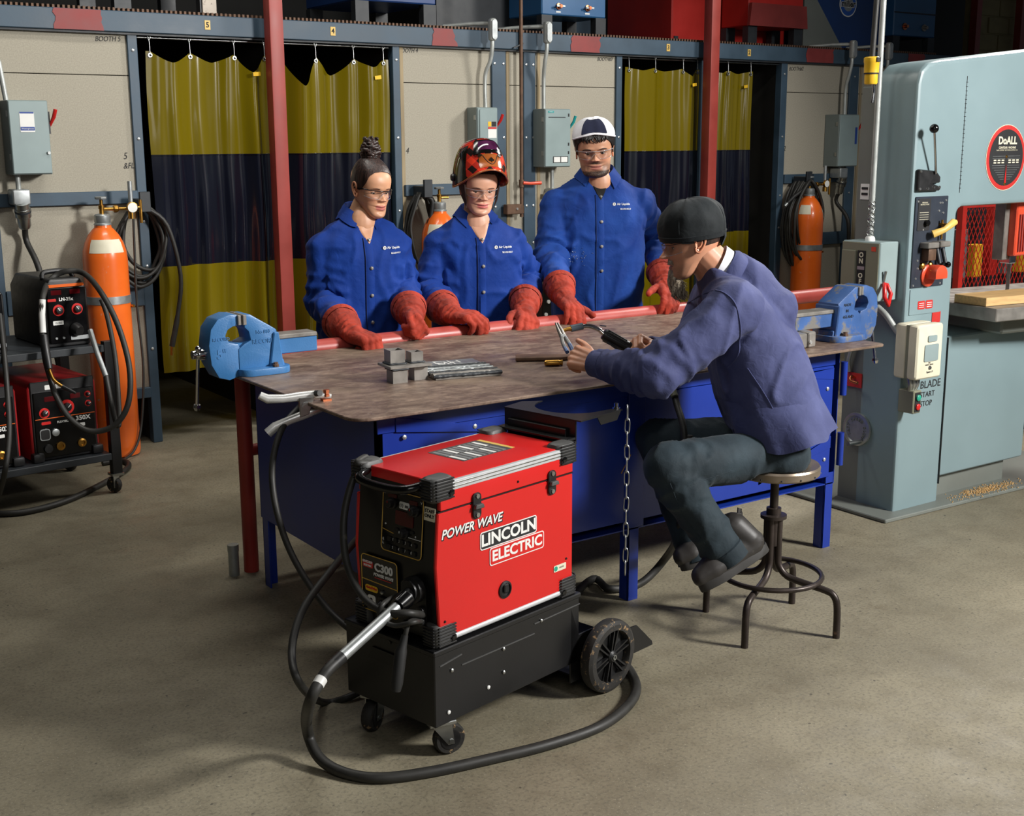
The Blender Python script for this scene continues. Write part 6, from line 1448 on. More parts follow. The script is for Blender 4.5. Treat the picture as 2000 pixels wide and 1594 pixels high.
# ---------------------------------------------------------------- hands
FING = ((.031, .092, (.042, .026, .021), .0094), (.0105, .097, (.047, .030, .022), .0097), (-.0105, .094, (.043, .028, .021), .0091), (-.030, .086, (.034, .021, .018), .0080))
def hand(mb, M, side, curls, thumb, k=1.0, fat=1.0, spread=0.05):
    """M: wrist frame, +y to the fingers, +z back of the hand, thumb on side*x. curls: 4x(a,b,c) degrees; thumb: 3 directions"""
    T = lambda p: M@(V((p[0]*side, p[1], p[2]))*k)
    r = .0145*fat
    for i, (x, y, ls, fr_) in enumerate(FING):
        mb.cap(T((x*.62, .0, 0)), .0155*k*fat, T((x, y, 0)), .0125*k*fat)
        mb.cap(T((x*.62, .01, -.006)), .0145*k*fat, T((x, y-.012, -.006)), .0115*k*fat)
        p = V((x, y, 0)); ang = 0; sp = x/.031*spread
        for l, c, t0, t1 in zip(ls, curls[i], (1.08, 1.0, .93), (1.0, .93, .82)):
            ang += math.radians(c); d = V((_s(sp)*_c(ang), _c(sp)*_c(ang), -_s(ang))); q = p+d*l
            mb.cap(T(p), fr_*t0*k*fat, T(q), fr_*t1*k*fat, 10); p = q
    p = V((.022, .022, -.008)); mb.cap(T((.012, .012, -.006)), .017*k*fat, T((.026, .034, -.010)), .0145*k*fat)
    for l, d, r0, r1 in zip((.044, .033, .026), thumb, (.0135, .0115, .0105), (.0118, .0105, .0085)):
        q = p+V(d).normalized()*l; mb.cap(T(p), r0*k*fat, T(q), r1*k*fat, 10); p = q
def wristM(w_, knuckle, normal):
    y = (V(knuckle)-V(w_)).normalized(); n = V(normal); z = (n-y*n.dot(y)).normalized(); x = y.cross(z)
    return Matrix(((x.x, y.x, z.x, w_[0]), (x.y, y.y, z.y, w_[1]), (x.z, y.z, z.z, w_[2]), (0, 0, 0, 1)))
def fold(p, seed, amp=.004):
    w_ = noise.noise(V((p.x*4-seed, p.y*4, p.z*4)))*.9
    a = noise.noise(V((p.x*6+seed, p.y*6, p.z*4.5)))
    r1 = max(0, 1-abs(noise.noise(V((p.x*8+3*seed+w_, p.y*8, p.z*4.2-seed+w_*1.5))))*3.2); r2 = max(0, 1-abs(noise.noise(V((p.x*15-seed, p.y*15+w_*2, p.z*9+w_*2))))*3.4)
    return amp*(1.0*a+1.5*r1*r1+.2*r2*r2)
def crease(p, A, B, ctr, wid, n_, amp, seed):
    """ring folds along the limb A->B around parameter ctr"""
    d = B-A; L_ = d.length; t = (p-A).dot(d)/L_/L_
    q = A+d*max(0, min(1, t)); dist = (p-q).length
    if dist > .14: return 0
    w_ = gs(t-ctr, wid); ph = t*n_*2*PI+3*noise.noise(V((p.x*16, p.y*16, p.z*16+seed)))
    return amp*w_*(1-abs(_s(ph/2)))
def relax(me, it):
    bm = bmesh.new(); bm.from_mesh(me)
    for _ in range(it): bmesh.ops.smooth_vert(bm, verts=bm.verts, factor=.5, use_axis_x=True, use_axis_y=True, use_axis_z=True)
    bm.to_mesh(me); bm.free()
def glove(root, wr, kn, nm, side, curls, thumb, elbow, cuffL=.15, k=1.22, lab=None, seed=1):
    mb = MB(); M = wristM(wr, kn, nm); hand(mb, M, side, curls, thumb, k, 1.34, .10)
    e = (V(elbow)-V(wr)).normalized(); W_ = V(wr)
    mb.chain([W_+(V(kn)-W_)*.25, W_+e*.03, W_+e*cuffL*.55, W_+e*cuffL*.86], [.040, .050, .066, .072], 16)
    me = fuse(mb, .0042, 3)
    displace(me, lambda p, n_: n_*(fold(p*2.0, seed, .0016)+crease(p, W_+e*.1, W_+(V(kn)-W_)*.6, .5, .4, 6, .005, seed)))
    o = obj('glove', me, MT['glove_leather'], root); toroot(o, root)
    x = e.orthogonal().normalized(); y = e.cross(x); c0 = W_+e*cuffL
    hem = MB().loft([[c0+e*h+(x*_c(a)+y*_s(a))*r for a in [2*PI*j/28 for j in range(28)]] for r, h in ((.074, -.014), (.079, .0), (.081, .012), (.077, .013), (.068, -.012))], cap=False).build('cuff_hem', MT['glove_leather'], o, world=True)
    return o
# ---------------------------------------------------------------- jackets
def ring(c, ax, rx, ry, n=28, pw=1.0, yaw=0):
    """ellipse ring, rx along lateral, ry along depth; ax = (lateral, depth) unit vectors"""
    l, d = ax
    return [c+l*(rx*math.copysign(abs(_c(t))**pw, _c(t)))+d*(ry*math.copysign(abs(_s(t))**pw, _s(t))) for t in [2*PI*j/n for j in range(n)]]
def jacket(root, secs, arms, mtname, seed, voxel=.0085, creases=(), name='jacket', hem=True):
    """secs: (centre, lateral, depth, rx, ry); arms: lists of (points, radii)"""
    mb = MB(); mb.loft([ring(c, (l, d), rx, ry, 30, .86) for c, l, d, rx, ry in secs])
    for pts, rs in arms: mb.chain(pts, rs, 16)
    me = fuse(mb, voxel, 7, .6)
    def fn(p, n_):
        v = fold(p, seed, .0072)
        for A, B, c, w_, k, am in creases: v += crease(p, A, B, c, w_, k, am, seed)
        return n_*v
    displace(me, fn); relax(me, 2)
    o = obj(name, me, MT[mtname], root)
    bv = BVHTree.FromPolygons([v.co.copy() for v in me.vertices], [tuple(p.vertices) for p in me.polygons])
    toroot(o, root)
    return o, bv
def hit(bv, o_, d):
    h = bv.ray_cast(V(o_), V(d)); return (h[0], h[1]) if h[0] is not None else (None, None)
def strip(bv, pts, d, wv, half, off, name, mt, parent):
    """cloth strip laid on the jacket: pts = start points in front of it, cast along d"""
    rs = []
    for p in pts:
        row = []
        for k in (-1, -.5, 0, .5, 1):
            h, n_ = hit(bv, p+wv*half*k-d*.6, d)
            if h is None: break
            row.append(h-d*(off if abs(k) < 1 else -.002))
        if len(row) == 5: rs.append(row)
    if len(rs) > 2: return MB().loft(rs, cap=False, closed=False).build(name, mt, parent, world=True)
def collar(Mc, r, h, mt, parent, gap=24, fall=.042, tip=.014, flare=1.0, name='collar', bv=None):
    rs = [[] for _ in range(6)]; n_ = 44
    for i in range(n_+1):
        a = math.radians(gap+(360-2*gap)*i/n_); k = abs(2*i/n_-1)   # k=1 at the front tips
        dx = V((_s(a), -_c(a)*1.05, 0)); t = k**4
        for j, (rr_, zz) in enumerate(((r+.004, -.012), (r-.002, h*(1-.25*t)), (r+.004, h*(1-.25*t)+.005), (r+.012, h*(.86-.25*t)), (r+.026*flare+tip*t, h*.86-fall-.016*t), (r+.018*flare+tip*t, h*.86-fall-.016*t-.002))):
            if bv and j >= 4: rr_ += .016
            p_ = Mc@(dx*rr_+V((0, 0, zz-(.022*t if j > 0 else 0))))
            if bv and j >= 4:
                h_, _n = hit(bv, V((p_.x, p_.y, p_.z+.25)), V((0, 0, -1)))
                if h_ is not None and h_.z > p_.z-.05: p_.z = h_.z+(.009 if j == 4 else .003)
            rs[j].append(p_)
    return MB().loft(rs, cap=False, closed=False).build(name, mt, parent, world=True, ang=70)
def standing(label, base, th, zs, shw, secs, head, headpose, R, Lh, neckr, mt, seed, pants_z, gap=24, armr=(.066, .058, .052), collar_z=None, shirt=None, placket_top=.02, chest=.0, vz=None):
    """base=(x,y); secs: (z, rx, ry, dy); R/Lh: dict(elbow, wrist, knuckle, normal, curls, thumb)"""
    root = thing('person', label, 'person', (base[0], base[1], 0), 0)
    B = V((base[0], base[1], 0)); la = V((_c(th), _s(th), 0)); de = V((-_s(th), _c(th), 0))   # lateral (+ = person's left), depth (+ = back)
    S = [(B+V((0, 0, z))+de*dy, la, de, rx, ry) for z, rx, ry, dy in secs]
    shR = B-la*shw+V((0, 0, zs))+de*.0; shL = B+la*shw+V((0, 0, zs))
    nb = B+V((0, 0, collar_z))+de*.012
    arms = []; cr = []
    for sh, h in ((shR, R), (shL, Lh)):
        el, wr = h['elbow'], h['wrist']; ww = el+(wr-el)*.62
        arms.append(([nb-V((0, 0, .07))+de*.02, sh, (sh+el)/2, el, (el+ww)/2, ww], [.05, armr[0], (armr[0]+armr[1])/2*1.03, armr[1], (armr[1]+armr[2])/2, armr[2]*.94]))
        cr += [(sh, el, .9, .35, 4, .018), (el, ww, .25, .5, 4, .018), (sh, el, .15, .3, 2.5, .012)]
    jk, bv = jacket(root, S, arms, mt, seed, creases=cr)
    M = headM(*headpose, head.H)
    # neck and bit of chest
    n0 = M@V((0, .018, .30*head.H)); mb = MB(); cv_ = B+V((0, 0, collar_z-.055))-de*(.022+chest)
    mb.chain([n0, n0*.45+nb*.55, nb-V((0, 0, .03))], [neckr*.95, neckr, neckr*1.15], 18); mb.sph(cv_, (.062, .045, .075), 16, 10, R=Matrix.Rotation(th, 3, 'Z'))
    nk = fuse(mb, .005, 5)
    tint = tuple(v*.97 for v in head.skin)
    vz0, vz1 = collar_z-.03, collar_z-placket_top-.115; rs = []
    for i in range(13):
        k = i/12; row = []
        for j in range(-4, 5):
            h, n_ = hit(bv, B+V((0, 0, vz0+(vz1-vz0)*k))+la*(.058*(1-k)**.8+.0005)*j/4-de*.6, de)
            if h is not None: row.append(h-de*(.004 if abs(j) < 4 else -.003))
        if len(row) == 9: rs.append(row)
    vm = None
    if len(rs) > 2: vm = MB().loft(rs, cap=False, closed=False).mesh('v')
    body_mesh(root, head, M, [(nk, tint)]+([(vm, tint)] if vm and not shirt else []))
    if vm and shirt: so_ = obj('undershirt', vm, MT[shirt], root); toroot(so_, root)
    Mc = Matrix.Translation(nb+V((0, 0, -.018)))@Matrix.Rotation(th, 4, 'Z')@Matrix.Rotation(.16, 4, 'X')
    collar(Mc, neckr+.013, .045, MT[mt], jk, gap, bv=bv)
    if shirt:
        pass
    ztop = collar_z-placket_top-.09
    zs_ = [ztop-(ztop-pants_z-.02)*i/40 for i in range(41)]
    strip(bv, [B+V((0, 0, z))-la*.004 for z in zs_], de, la, .021, .0035, 'placket', MT[mt], jk)
    strip(bv, [B+V((0, 0, z))-la*.026 for z in zs_], de, la, .0012, .0055, 'placket_edge', MT['cap_navy'], jk)
    for i in range(4):
        z = ztop-.01-i*.12
        h, n_ = hit(bv, B+V((0, 0, z))+la*.0-de*.6, de)
        if h: MB().lathe([(.008, 0), (.008, .005), (.005, .008), (.002, .0085)], h-de*.003, n_, 12).build('snap_button', MT['raw_steel'] if i else MT['zinc'], jk, world=True)
    # chest lettering on the wearer's left
    for s_, dz, sz, dx in (('Air Liquide', .0, .0145, .112), ('BLUESHIELD', -.024, .0098, .122)):
        p0 = B+V((0, 0, (vz or (ztop-.045))+dz))+la*dx-de*.6
        h, n_ = hit(bv, p0, de)
        if h:
            # lettering follows the cloth
            to = text(s_, sz, MT['white'], jk, Matrix.Identity(4), ext=.0, bold=.012)
            mi = RM[root.name].inverted(); fx = 1
            for v in to.data.vertices:
                q, _ = hit(bv, B+V((0, 0, (vz or (ztop-.045))+dz+v.co.y))+la*(dx+v.co.x)-de*.6, de)
                v.co = mi@((q if q is not None else h)-de*.0045)
    lg = None
    p0 = B+V((0, 0, (vz or (ztop-.045))))+la*(.112-.046)-de*.6; h, n_ = hit(bv, p0, de)
    if h: MB().lathe([(.008, .003), (.008, .005), (.0042, .005), (.0042, .003)], h, -de, 16).build('logo_ring', MT['white'], jk, world=True)
    for hnd, sd in ((R, -1), (Lh, 1)):
        glove(root, hnd['wrist'], hnd['knuckle'], hnd['normal'], sd, hnd['curls'], hnd['thumb'], hnd['elbow'], seed=seed+sd, cuffL=hnd.get('cuff', .13))
    # trousers and boots behind the table
    mb = MB(); hz = pants_z+.08
    for sx_ in (-1, 1):
        hp = B+la*sx_*.085+V((0, 0, hz)); mb.chain([hp, B+la*sx_*.095+V((0, 0, hz*.52)), B+la*sx_*.10+V((0, 0, .09))], [.098, .075, .065], 14)
    mb.chain([B+la*-.06+V((0, 0, hz+.03)), B+la*.06+V((0, 0, hz+.03))], [.115, .115], 14)
    me = fuse(mb, .012, 4); o = obj('trousers', me, MT['trousers_dark'], root); toroot(o, root)
    for sx_ in (-1, 1):
        mb = MB(); f0 = B+la*sx_*.10; mb.chain([f0+V((0, 0, .14)), f0+V((0, 0, .06)), f0-de*.09+V((0, 0, .045)), f0-de*.16+V((0, 0, .04))], [.052, .055, .046, .042], 12)
        me = fuse(mb, .01, 3)
        for v in me.vertices: v.co.z = max(v.co.z, .002)
        o = obj('boot', me, MT['boot_leather'], root); toroot(o, root)
    return root, M, jk, bv, B, la, de
OPENC = ((38, 32, 22), (40, 34, 24), (42, 36, 24), (44, 38, 26))
FIST = ((62, 78, 45), (66, 80, 45), (70, 82, 45), (72, 82, 45))
HOOK = ((28, 55, 35), (32, 58, 36), (36, 60, 36), (40, 62, 36))
YT = 4.97
# ---------------------------------------------------------------- woman with the bun
h1 = Head(H=.230, wid=.98, jaw=.80, nose=.92, lips=1.35, brow=.45, smile=.3, skin=(204, 152, 118), lip=(190, 104, 96))
b1 = P(706, 560, Y=YT)
r1 = dict(elbow=P(628, 590, Y=4.99), wrist=P(684, 650, Y=4.58), knuckle=P(724, 664, Y=4.48), normal=(.1, -.35, 1), curls=FIST, thumb=((.3, .9, -.25), (-.2, 1, -.25), (-.4, 1, -.2)))
l1 = dict(elbow=P(785, 560, Y=4.98), wrist=P(803, 617, Y=4.66), knuckle=P(826, 638, Y=4.54), normal=(.75, .2, .6), curls=FIST, thumb=((.35, .8, -.1), (.1, 1, -.35), (-.2, .9, -.4)), cuff=.085)
hp1 = (P(723, 370, Y=4.93), math.radians(8), math.radians(10), math.radians(2))
root, M, jk, bv, B, la, de = standing('woman with a braided top bun, dark-rimmed safety glasses, blue jacket and red gloves', (b1.x, b1.y), math.radians(-8), 1.252, .165,
    [(.76, .205, .135, .0), (.88, .20, .13, .0), (1.0, .192, .125, .0), (1.12, .196, .128, -.004), (1.20, .205, .130, -.006), (1.275, .20, .115, .0), (1.335, .15, .085, .01), (1.365, .085, .06, .014)],
    h1, hp1, r1, l1, .046, 'jacket_blue', 3, .76, collar_z=1.398, armr=(.066, .060, .055), chest=.022)
face_parts(root, h1, M, gaze=-26, lidup=7, brow_r=.0019)
def hl1(a):
    a = abs(a); k = [(0, .89), (.5, .87), (.85, .80), (1.05, .66), (1.25, .55), (1.42, .50), (1.7, .54), (2.1, .40), (2.6, .27), (3.15, .24)]
    for (x0, y0), (x1_, y1_) in zip(k, k[1:]):
        if x0 <= a <= x1_: return y0+(y1_-y0)*(a-x0)/(x1_-x0)
    return .24
hr = h1.shell(hl1, lambda a, t: .0008+.004*min(1, t*3), M, thick=.0016, lift=.026, pinch=.30).build('hair', MT['hair_brown'], root, world=True)
bc = M@V((0, .022, h1.H*1.03+.014)); bu = M.to_3x3()@V((.05, .22, 1)).normalized()
bx_ = bu.orthogonal().normalized(); by_ = bu.cross(bx_)
for k in range(3):
    for st_ in (0, 1):
        pts = []
        for i in range(52):
            t = i/51; a = t*6.2*PI/1.6+k*2.1+st_*PI; rad = (.024+.014*_s(PI*min(1, t*1.15+.08)))*(1 if k else .8)+.004*_s(a*5+st_*PI)
            pts.append(bc+bu*(-.005+.085*t+.005*_c(a*5+st_*PI))+(bx_*_c(a*(1 if k != 1 else -1))+by_*_s(a*(1 if k != 1 else -1)))*rad)
        MB().tube(pts, [.0085]*52, 10).build('braid', MT['hair_brown'], hr, world=True)
MB().sph(bc+bu*.035, (.03, .03, .045), 14, 10, R=M.to_3x3()).build('bun_core', MT['hair_brown'], hr, world=True)
MB().lathe([(.03, -.008), (.034, .0), (.03, .008)], bc+bu*.0, bu, 20).build('hair_tie', MT['black'], hr, world=True)
glasses(root, h1, M, MT['black_gloss'], .0021)
# ---------------------------------------------------------------- woman with the welding helmet
h2 = Head(H=.228, wid=1.08, jaw=.88, nose=.92, lips=1.35, brow=.45, smile=.25, skin=(214, 162, 134), lip=(200, 106, 104))
b2 = P(930, 560, Y=YT)
r2 = dict(elbow=P(838, 572, Y=5.0), wrist=P(878, 616, Y=4.66), knuckle=P(930, 620, Y=4.545), normal=(.05, -.3, 1), curls=HOOK, thumb=((.6, .8, -.3), (.2, 1, -.4), (0, 1, -.5)), cuff=.12)
l2_ = dict(elbow=P(1030, 545, Y=4.99), wrist=P(1024, 608, Y=4.66), knuckle=P(1034, 634, Y=4.535), normal=(.0, -.75, .65), curls=((24, 30, 20), (26, 32, 22), (28, 34, 22), (30, 36, 24)), thumb=((.7, .6, -.1), (.35, 1, -.2), (.1, 1, -.3)))
hp2 = (P(934, 367, Y=4.93), math.radians(-16), math.radians(12), math.radians(2))
root, M, jk, bv, B, la, de = standing('woman wearing a raised red plaid welding helmet, clear glasses, blue jacket and red gloves', (b2.x, b2.y), math.radians(-20), 1.232, .17,
    [(.76, .215, .145, .0), (.88, .21, .142, .0), (1.0, .205, .14, -.004), (1.1, .208, .145, -.008), (1.18, .212, .142, -.008), (1.25, .205, .12, .0), (1.315, .155, .09, .01), (1.35, .09, .065, .014)],
    h2, hp2, r2, l2_, .052, 'jacket_blue', 9, .76, collar_z=1.372, gap=30, chest=.028, armr=(.070, .064, .058))
face_parts(root, h2, M, gaze=-22, lidup=10, brow_r=.0020)
def hl2(a):
    a = abs(a); k = [(0, .86), (.7, .84), (1.0, .72), (1.2, .45), (1.45, .28), (2.0, .22), (3.15, .2)]
    for (x0, y0), (x1_, y1_) in zip(k, k[1:]):
        if x0 <= a <= x1_: return y0+(y1_-y0)*(a-x0)/(x1_-x0)
    return .2
hr = h2.shell(hl2, lambda a, t: .003+.008*min(1, t*3), M, wob=.003).build('hair', MT['hair_brown'], root, world=True)
for sx_ in (-1, 1):
    for k in range(4):
        a = sx_*(1.12+.09*k)
        MB().tube([M@h2.surf(a, .62, .010), M@h2.surf(a-sx_*.02, .48, .012), M@h2.surf(a-sx_*.04, .34-.02*k, .012), M@h2.surf(a+sx_*.05, .24-.03*k, .010)], [.004, .005, .004, .001], 6).build('hair_lock', MT['hair_brown'], hr, world=True)
glasses(root, h2, M, MT['lens_frame'], .0013)
# helmet: domed shell tipped back on the head
def plaid():
    m, nt, b = newmat('helmet_plaid'); L = nt.links.new
    tc = nd(nt, 'ShaderNodeTexCoord'); mp = nd(nt, 'ShaderNodeMapping'); mp.inputs['Rotation'].default_value = (.3, .75, .5); L(tc.outputs['Object'], mp.inputs[0])
    sp = nd(nt, 'ShaderNodeSeparateXYZ'); L(mp.outputs[0], sp.inputs[0]); fs_ = []
    for ax in (0, 2):
        mm = nd(nt, 'ShaderNodeMath', operation='MULTIPLY'); mm.inputs[1].default_value = 19; L(sp.outputs[ax], mm.inputs[0])
        fm_ = nd(nt, 'ShaderNodeMath', operation='FRACT'); L(mm.outputs[0], fm_.inputs[0]); gt = nd(nt, 'ShaderNodeMath', operation='GREATER_THAN'); gt.inputs[1].default_value = .5; L(fm_.outputs[0], gt.inputs[0]); fs_.append(gt.outputs[0])
    ad = nd(nt, 'ShaderNodeMath', operation='ADD'); L(fs_[0], ad.inputs[0]); L(fs_[1], ad.inputs[1])
    hv = nd(nt, 'ShaderNodeMath', operation='MULTIPLY'); hv.inputs[1].default_value = .5; L(ad.outputs[0], hv.inputs[0])
    cr = nd(nt, 'ShaderNodeValToRGB'); cr.color_ramp.interpolation = 'CONSTANT'; e = cr.color_ramp.elements
    e[0].color = lin((222, 62, 40)); e[0].position = 0; e[1].color = lin((176, 46, 34)); e[1].position = .4; x = e.new(.9); x.color = lin((38, 28, 26))
    L(hv.outputs[0], cr.inputs[0]); L(cr.outputs[0], b.inputs['Base Color']); b.inputs['Roughness'].default_value = .16; b.inputs['Coat Weight'].default_value = .6
    return m
MT['plaid'] = plaid(); MT['helmet_brown'] = mat('helmet_brown', (150, 82, 36), .18, var=.2, coat=.5); MT['helmet_black'] = mat('helmet_black', (30, 28, 22), .14, var=.5, scale=14, coat=.5)
hc = M@V((0, .0, h2.H*.76)); HMt = Matrix.Translation(hc)@Matrix.Rotation(math.radians(-14), 4, 'Z')@Matrix.Rotation(math.radians(-6), 4, 'X')
def hsurf(a, t, off=0):
    """a: 0 = front, t: 0 rim .. 1 top; bucket-like shell with a brimmed front"""
    fr0 = max(0, _c(a)); zr = -.012+.022*fr0**2-.036*abs(_s(a))**2*(1 if _c(a) > -.4 else .6)-.01*max(0, -_c(a))
    ry = .152 if _c(a) > 0 else .128; rx = .122
    e = t*PI/2; kk = _c(e)**.62
    x = rx*kk*math.copysign(abs(_s(a))**.92, _s(a)); y = -ry*kk*math.copysign(abs(_c(a))**.88, _c(a))
    z = zr*(1-t)+.165*_s(e)**.92
    br = fr0**2*gs(t, .12)*.02
    q = V((x, y-br, z)); n_ = V((x/rx**2, y/ry**2, z/.16**2)).normalized()
    return HMt@(q+n_*off)
hm = bpy.data.objects.new('welding_helmet', None); COL.objects.link(hm); hm.parent = root; RM[hm.name] = RM[root.name].copy()
def hpatch(a0, a1, t0, t1, off, na=24, nt_=12, th=.003):
    rs = []
    for lay in (0, 1):
        for i in (range(nt_+1) if lay == 0 else range(nt_, -1, -1)):
            t = t0+(t1-t0)*i/nt_; rs.append([hsurf(a0+(a1-a0)*j/na, t, off if lay == 0 else off-th) for j in range(na+1)])
    rs.append(rs[0])
    return MB().loft(rs, cap=False, closed=False)
rs = [[hsurf(2*PI*j/72, min(.995, i/26), .0) for j in range(72)] for i in range(27)]
rs = [[hsurf(2*PI*j/72, min(.97, i/26), -.005) for j in range(72)] for i in range(26, -1, -1)]+rs
MB().loft(rs, cap=False).build('shell', MT['plaid'], hm, world=True, ang=50)
MB().tube([hsurf(2*PI*j/72, .0, -.001) for j in range(72)], .0042, 7, closed=True).build('rim', MT['helmet_brown'], hm, world=True)
hpatch(-1.95, -.92, .02, .62, .0016).build('side_panel', MT['helmet_black'], hm, world=True); hpatch(1.1, 1.95, .02, .6, .0016).build('side_panel', MT['helmet_black'], hm, world=True)
hpatch(-.38, .48, .05, .29, .0016).build('front_panel', MT['helmet_brown'], hm, world=True)
hpatch(-PI, PI*.98, .80, .97, .0016, 60, 6).build('crown_panel', MT['helmet_black'], hm, world=True)
hpatch(-.58, .62, .31, .67, .006, 24, 12, .008).build('window_frame', MT['black_gloss'], hm, world=True)
MT['lens_purple'] = mat('lens_purple', (70, 26, 60), .06, var=.4, scale=20, coat=1); hpatch(-.38, .46, .37, .60, .0085, 20, 8, .003).build('lens_window', MT['lens_purple'], hm, world=True)
def leaf(a0, t0, s_, name='leaf_mark'):
    o_ = hsurf(a0, t0, .004); dx = (hsurf(a0+.02, t0, .004)-o_).normalized(); dy = (hsurf(a0, t0+.02, .004)-o_).normalized()
    pl_ = [(0, 1), (.18, .55), (.45, .7), (.38, .2), (.9, .35), (.7, -.02), (.85, -.2), (.25, -.4), (.06, -.4), (.06, -.8), (-.06, -.8), (-.06, -.4), (-.25, -.4), (-.85, -.2), (-.7, -.02), (-.9, .35), (-.38, .2), (-.45, .7), (-.18, .55)]
    MB().prism(pl_, fr(o_, dx, dy)@Matrix.Diagonal((s_, s_, 1, 1)), .001).build(name, MT['helmet_black'], hm, world=True)
leaf(.05, .16, .016); leaf(-.33, .27, .014); leaf(.42, .27, .014)
MB().tube([hsurf(-.22+.54*i/14, .26-.17*_s(PI*i/14), .003) for i in range(15)], .0014, 5).build('shield_line', MT['ink'], hm, world=True)
MB().lathe([(.016, 0), (.018, .006), (.014, .014)], hsurf(-1.62, .12, .0), HMt.to_3x3()@V((-1, 0, 0)), 14).build('side_knob', MT['black_plastic'], hm, world=True)
# ---------------------------------------------------------------- man in the white cap
def stub3(x, zn, a):
    f = 0
    if _c(a) > -.1:
        jawline = max(0, min(1, (.20-zn)/.06)); f = max(f, .72*jawline)
        f = max(f, .85*gs(zn-.315, .028)*gs(x, .034)); f = max(f, .45*gs(abs(x)-.040, .010)*gs(zn-.20, .085)); f = max(f, .42*max(0, min(1, (.34-zn)/.1))*max(0, min(1, (abs(x)-.034)/.02)))
        if abs(x) < .026 and .185 < zn < .285: f *= .12
    if abs(a) > 1.05 and zn > .30: f = max(f, .9*max(0, min(1, (abs(a)-1.15)/.2))*(abs(a) < 1.6)*(zn > .45))
    return f
h3 = Head(H=.246, wid=1.10, jaw=1.12, nose=1.12, lips=.85, brow=1.1, smile=.35, skin=(208, 154, 122), lip=(190, 122, 108), stub=stub3)
b3 = P(1166, 520, Y=5.0)
r3 = dict(elbow=P(1074, 500, Y=5.03), wrist=P(1100, 582, Y=4.66), knuckle=P(1126, 610, Y=4.53), normal=(.1, -.6, .8), curls=((34, 30, 14), (36, 32, 14), (38, 34, 14), (40, 36, 16)), thumb=((.85, .55, -.1), (.9, .6, -.1), (.7, .8, -.1)), cuff=.12)
l3 = dict(elbow=P(1278, 470, Y=5.03), wrist=P(1298, 556, Y=4.66), knuckle=P(1314, 586, Y=4.535), normal=(.1, -.6, .8), curls=((26, 40, 24), (28, 42, 24), (30, 44, 24), (32, 46, 26)), thumb=((.75, .55, -.1), (.7, .7, -.1), (.5, .8, -.1)), cuff=.12)
hp3 = (P(1161, 294, Y=4.95), math.radians(-36), math.radians(9), math.radians(-4))
root, M, jk, bv, B, la, de = standing('bearded man in white and navy cap, worn blue jacket and red gloves', (b3.x, b3.y), math.radians(-31), 1.385, .205,
    [(.72, .225, .16, .0), (.86, .228, .16, .0), (1.0, .23, .16, -.004), (1.12, .235, .162, -.006), (1.28, .242, .158, -.006), (1.38, .24, .142, .0), (1.46, .19, .105, .01), (1.51, .11, .078, .016)],
    h3, hp3, r3, l3, .062, 'jacket_blue_worn', 15, .72, collar_z=1.545, gap=34, shirt='black', chest=.03, armr=(.078, .070, .062))
face_parts(root, h3, M, gaze=-14, lidup=14, brow_r=.0034)
def hl3(a):
    a = abs(a); k = [(0, .80), (.5, .79), (.9, .70), (1.15, .60), (1.3, .50), (1.5, .52), (1.8, .45), (2.4, .33), (3.15, .3)]
    for (x0, y0), (x1_, y1_) in zip(k, k[1:]):
        if x0 <= a <= x1_: return y0+(y1_-y0)*(a-x0)/(x1_-x0)
    return .3
hr = h3.shell(hl3, lambda a, t: .002+.006*min(1, t*3), M, zhigh=.97, wob=.004).build('hair', MT['hair_black'], root, world=True)
rnd = random.Random(5)
for i in range(16):
    a = -.62+1.15*i/15; z0 = .80+rnd.uniform(-.01, .02)
    MB().tube([M@h3.surf(a, z0+.05, .003), M@h3.surf(a+.03, z0+.01, .008), M@h3.surf(a+rnd.uniform(-.05, .10), z0-.045, .010), M@h3.surf(a+rnd.uniform(-.08, .12), z0-.075-rnd.uniform(0, .02), .005)], [.005, .0055, .0045, .001], 6).build('hair_lock', MT['hair_black'], hr, world=True)
cl_ = lambda a: .855-.15*(1-_c(a))/2-.04*abs(_s(a))
cap_off = lambda a, t: .009+.005*_s(PI*min(1, t))
cp_ = h3.shell(cl_, cap_off, M, wob=.004, lift=.024).build('cap', MT['cap_white'], root, world=True)
h3.shell(lambda a: cl_(a)+.02, lambda a, t: cap_off(a, min(1, t))+.005, M, zhigh=.985, na=22, a0=-.62, a1=.62, wob=.004, thick=.003, lift=.024).build('front_panel', MT['cap_navy'], cp_, world=True)
MB().tube([M@h3.surf(2*PI*j/60, cl_(2*PI*j/60), .0125) for j in range(60)], .0042, 7, closed=True).build('cap_binding', MT['cap_white'], cp_, world=True)
glasses(root, h3, M, MT['lens_frame'], .0016)
# frayed spots on the jacket front
for i in range(26):
    z = 1.14+random.gauss(0, .02); dx = -.115+random.gauss(0, .032)
    h, n_ = hit(bv, B+V((0, 0, z))+la*dx-de*.6, de)
    if h:
        q, _ = hit(bv, B+V((0, 0, z+random.uniform(-.008, .008)))+la*(dx+random.uniform(-.009, .009))-de*.6, de)
        if q: MB().tube([h-de*.002, (h+q)/2-de*.004, q-de*.002], .0007, 5).build('frayed_thread', MT['galv'], jk, world=True)
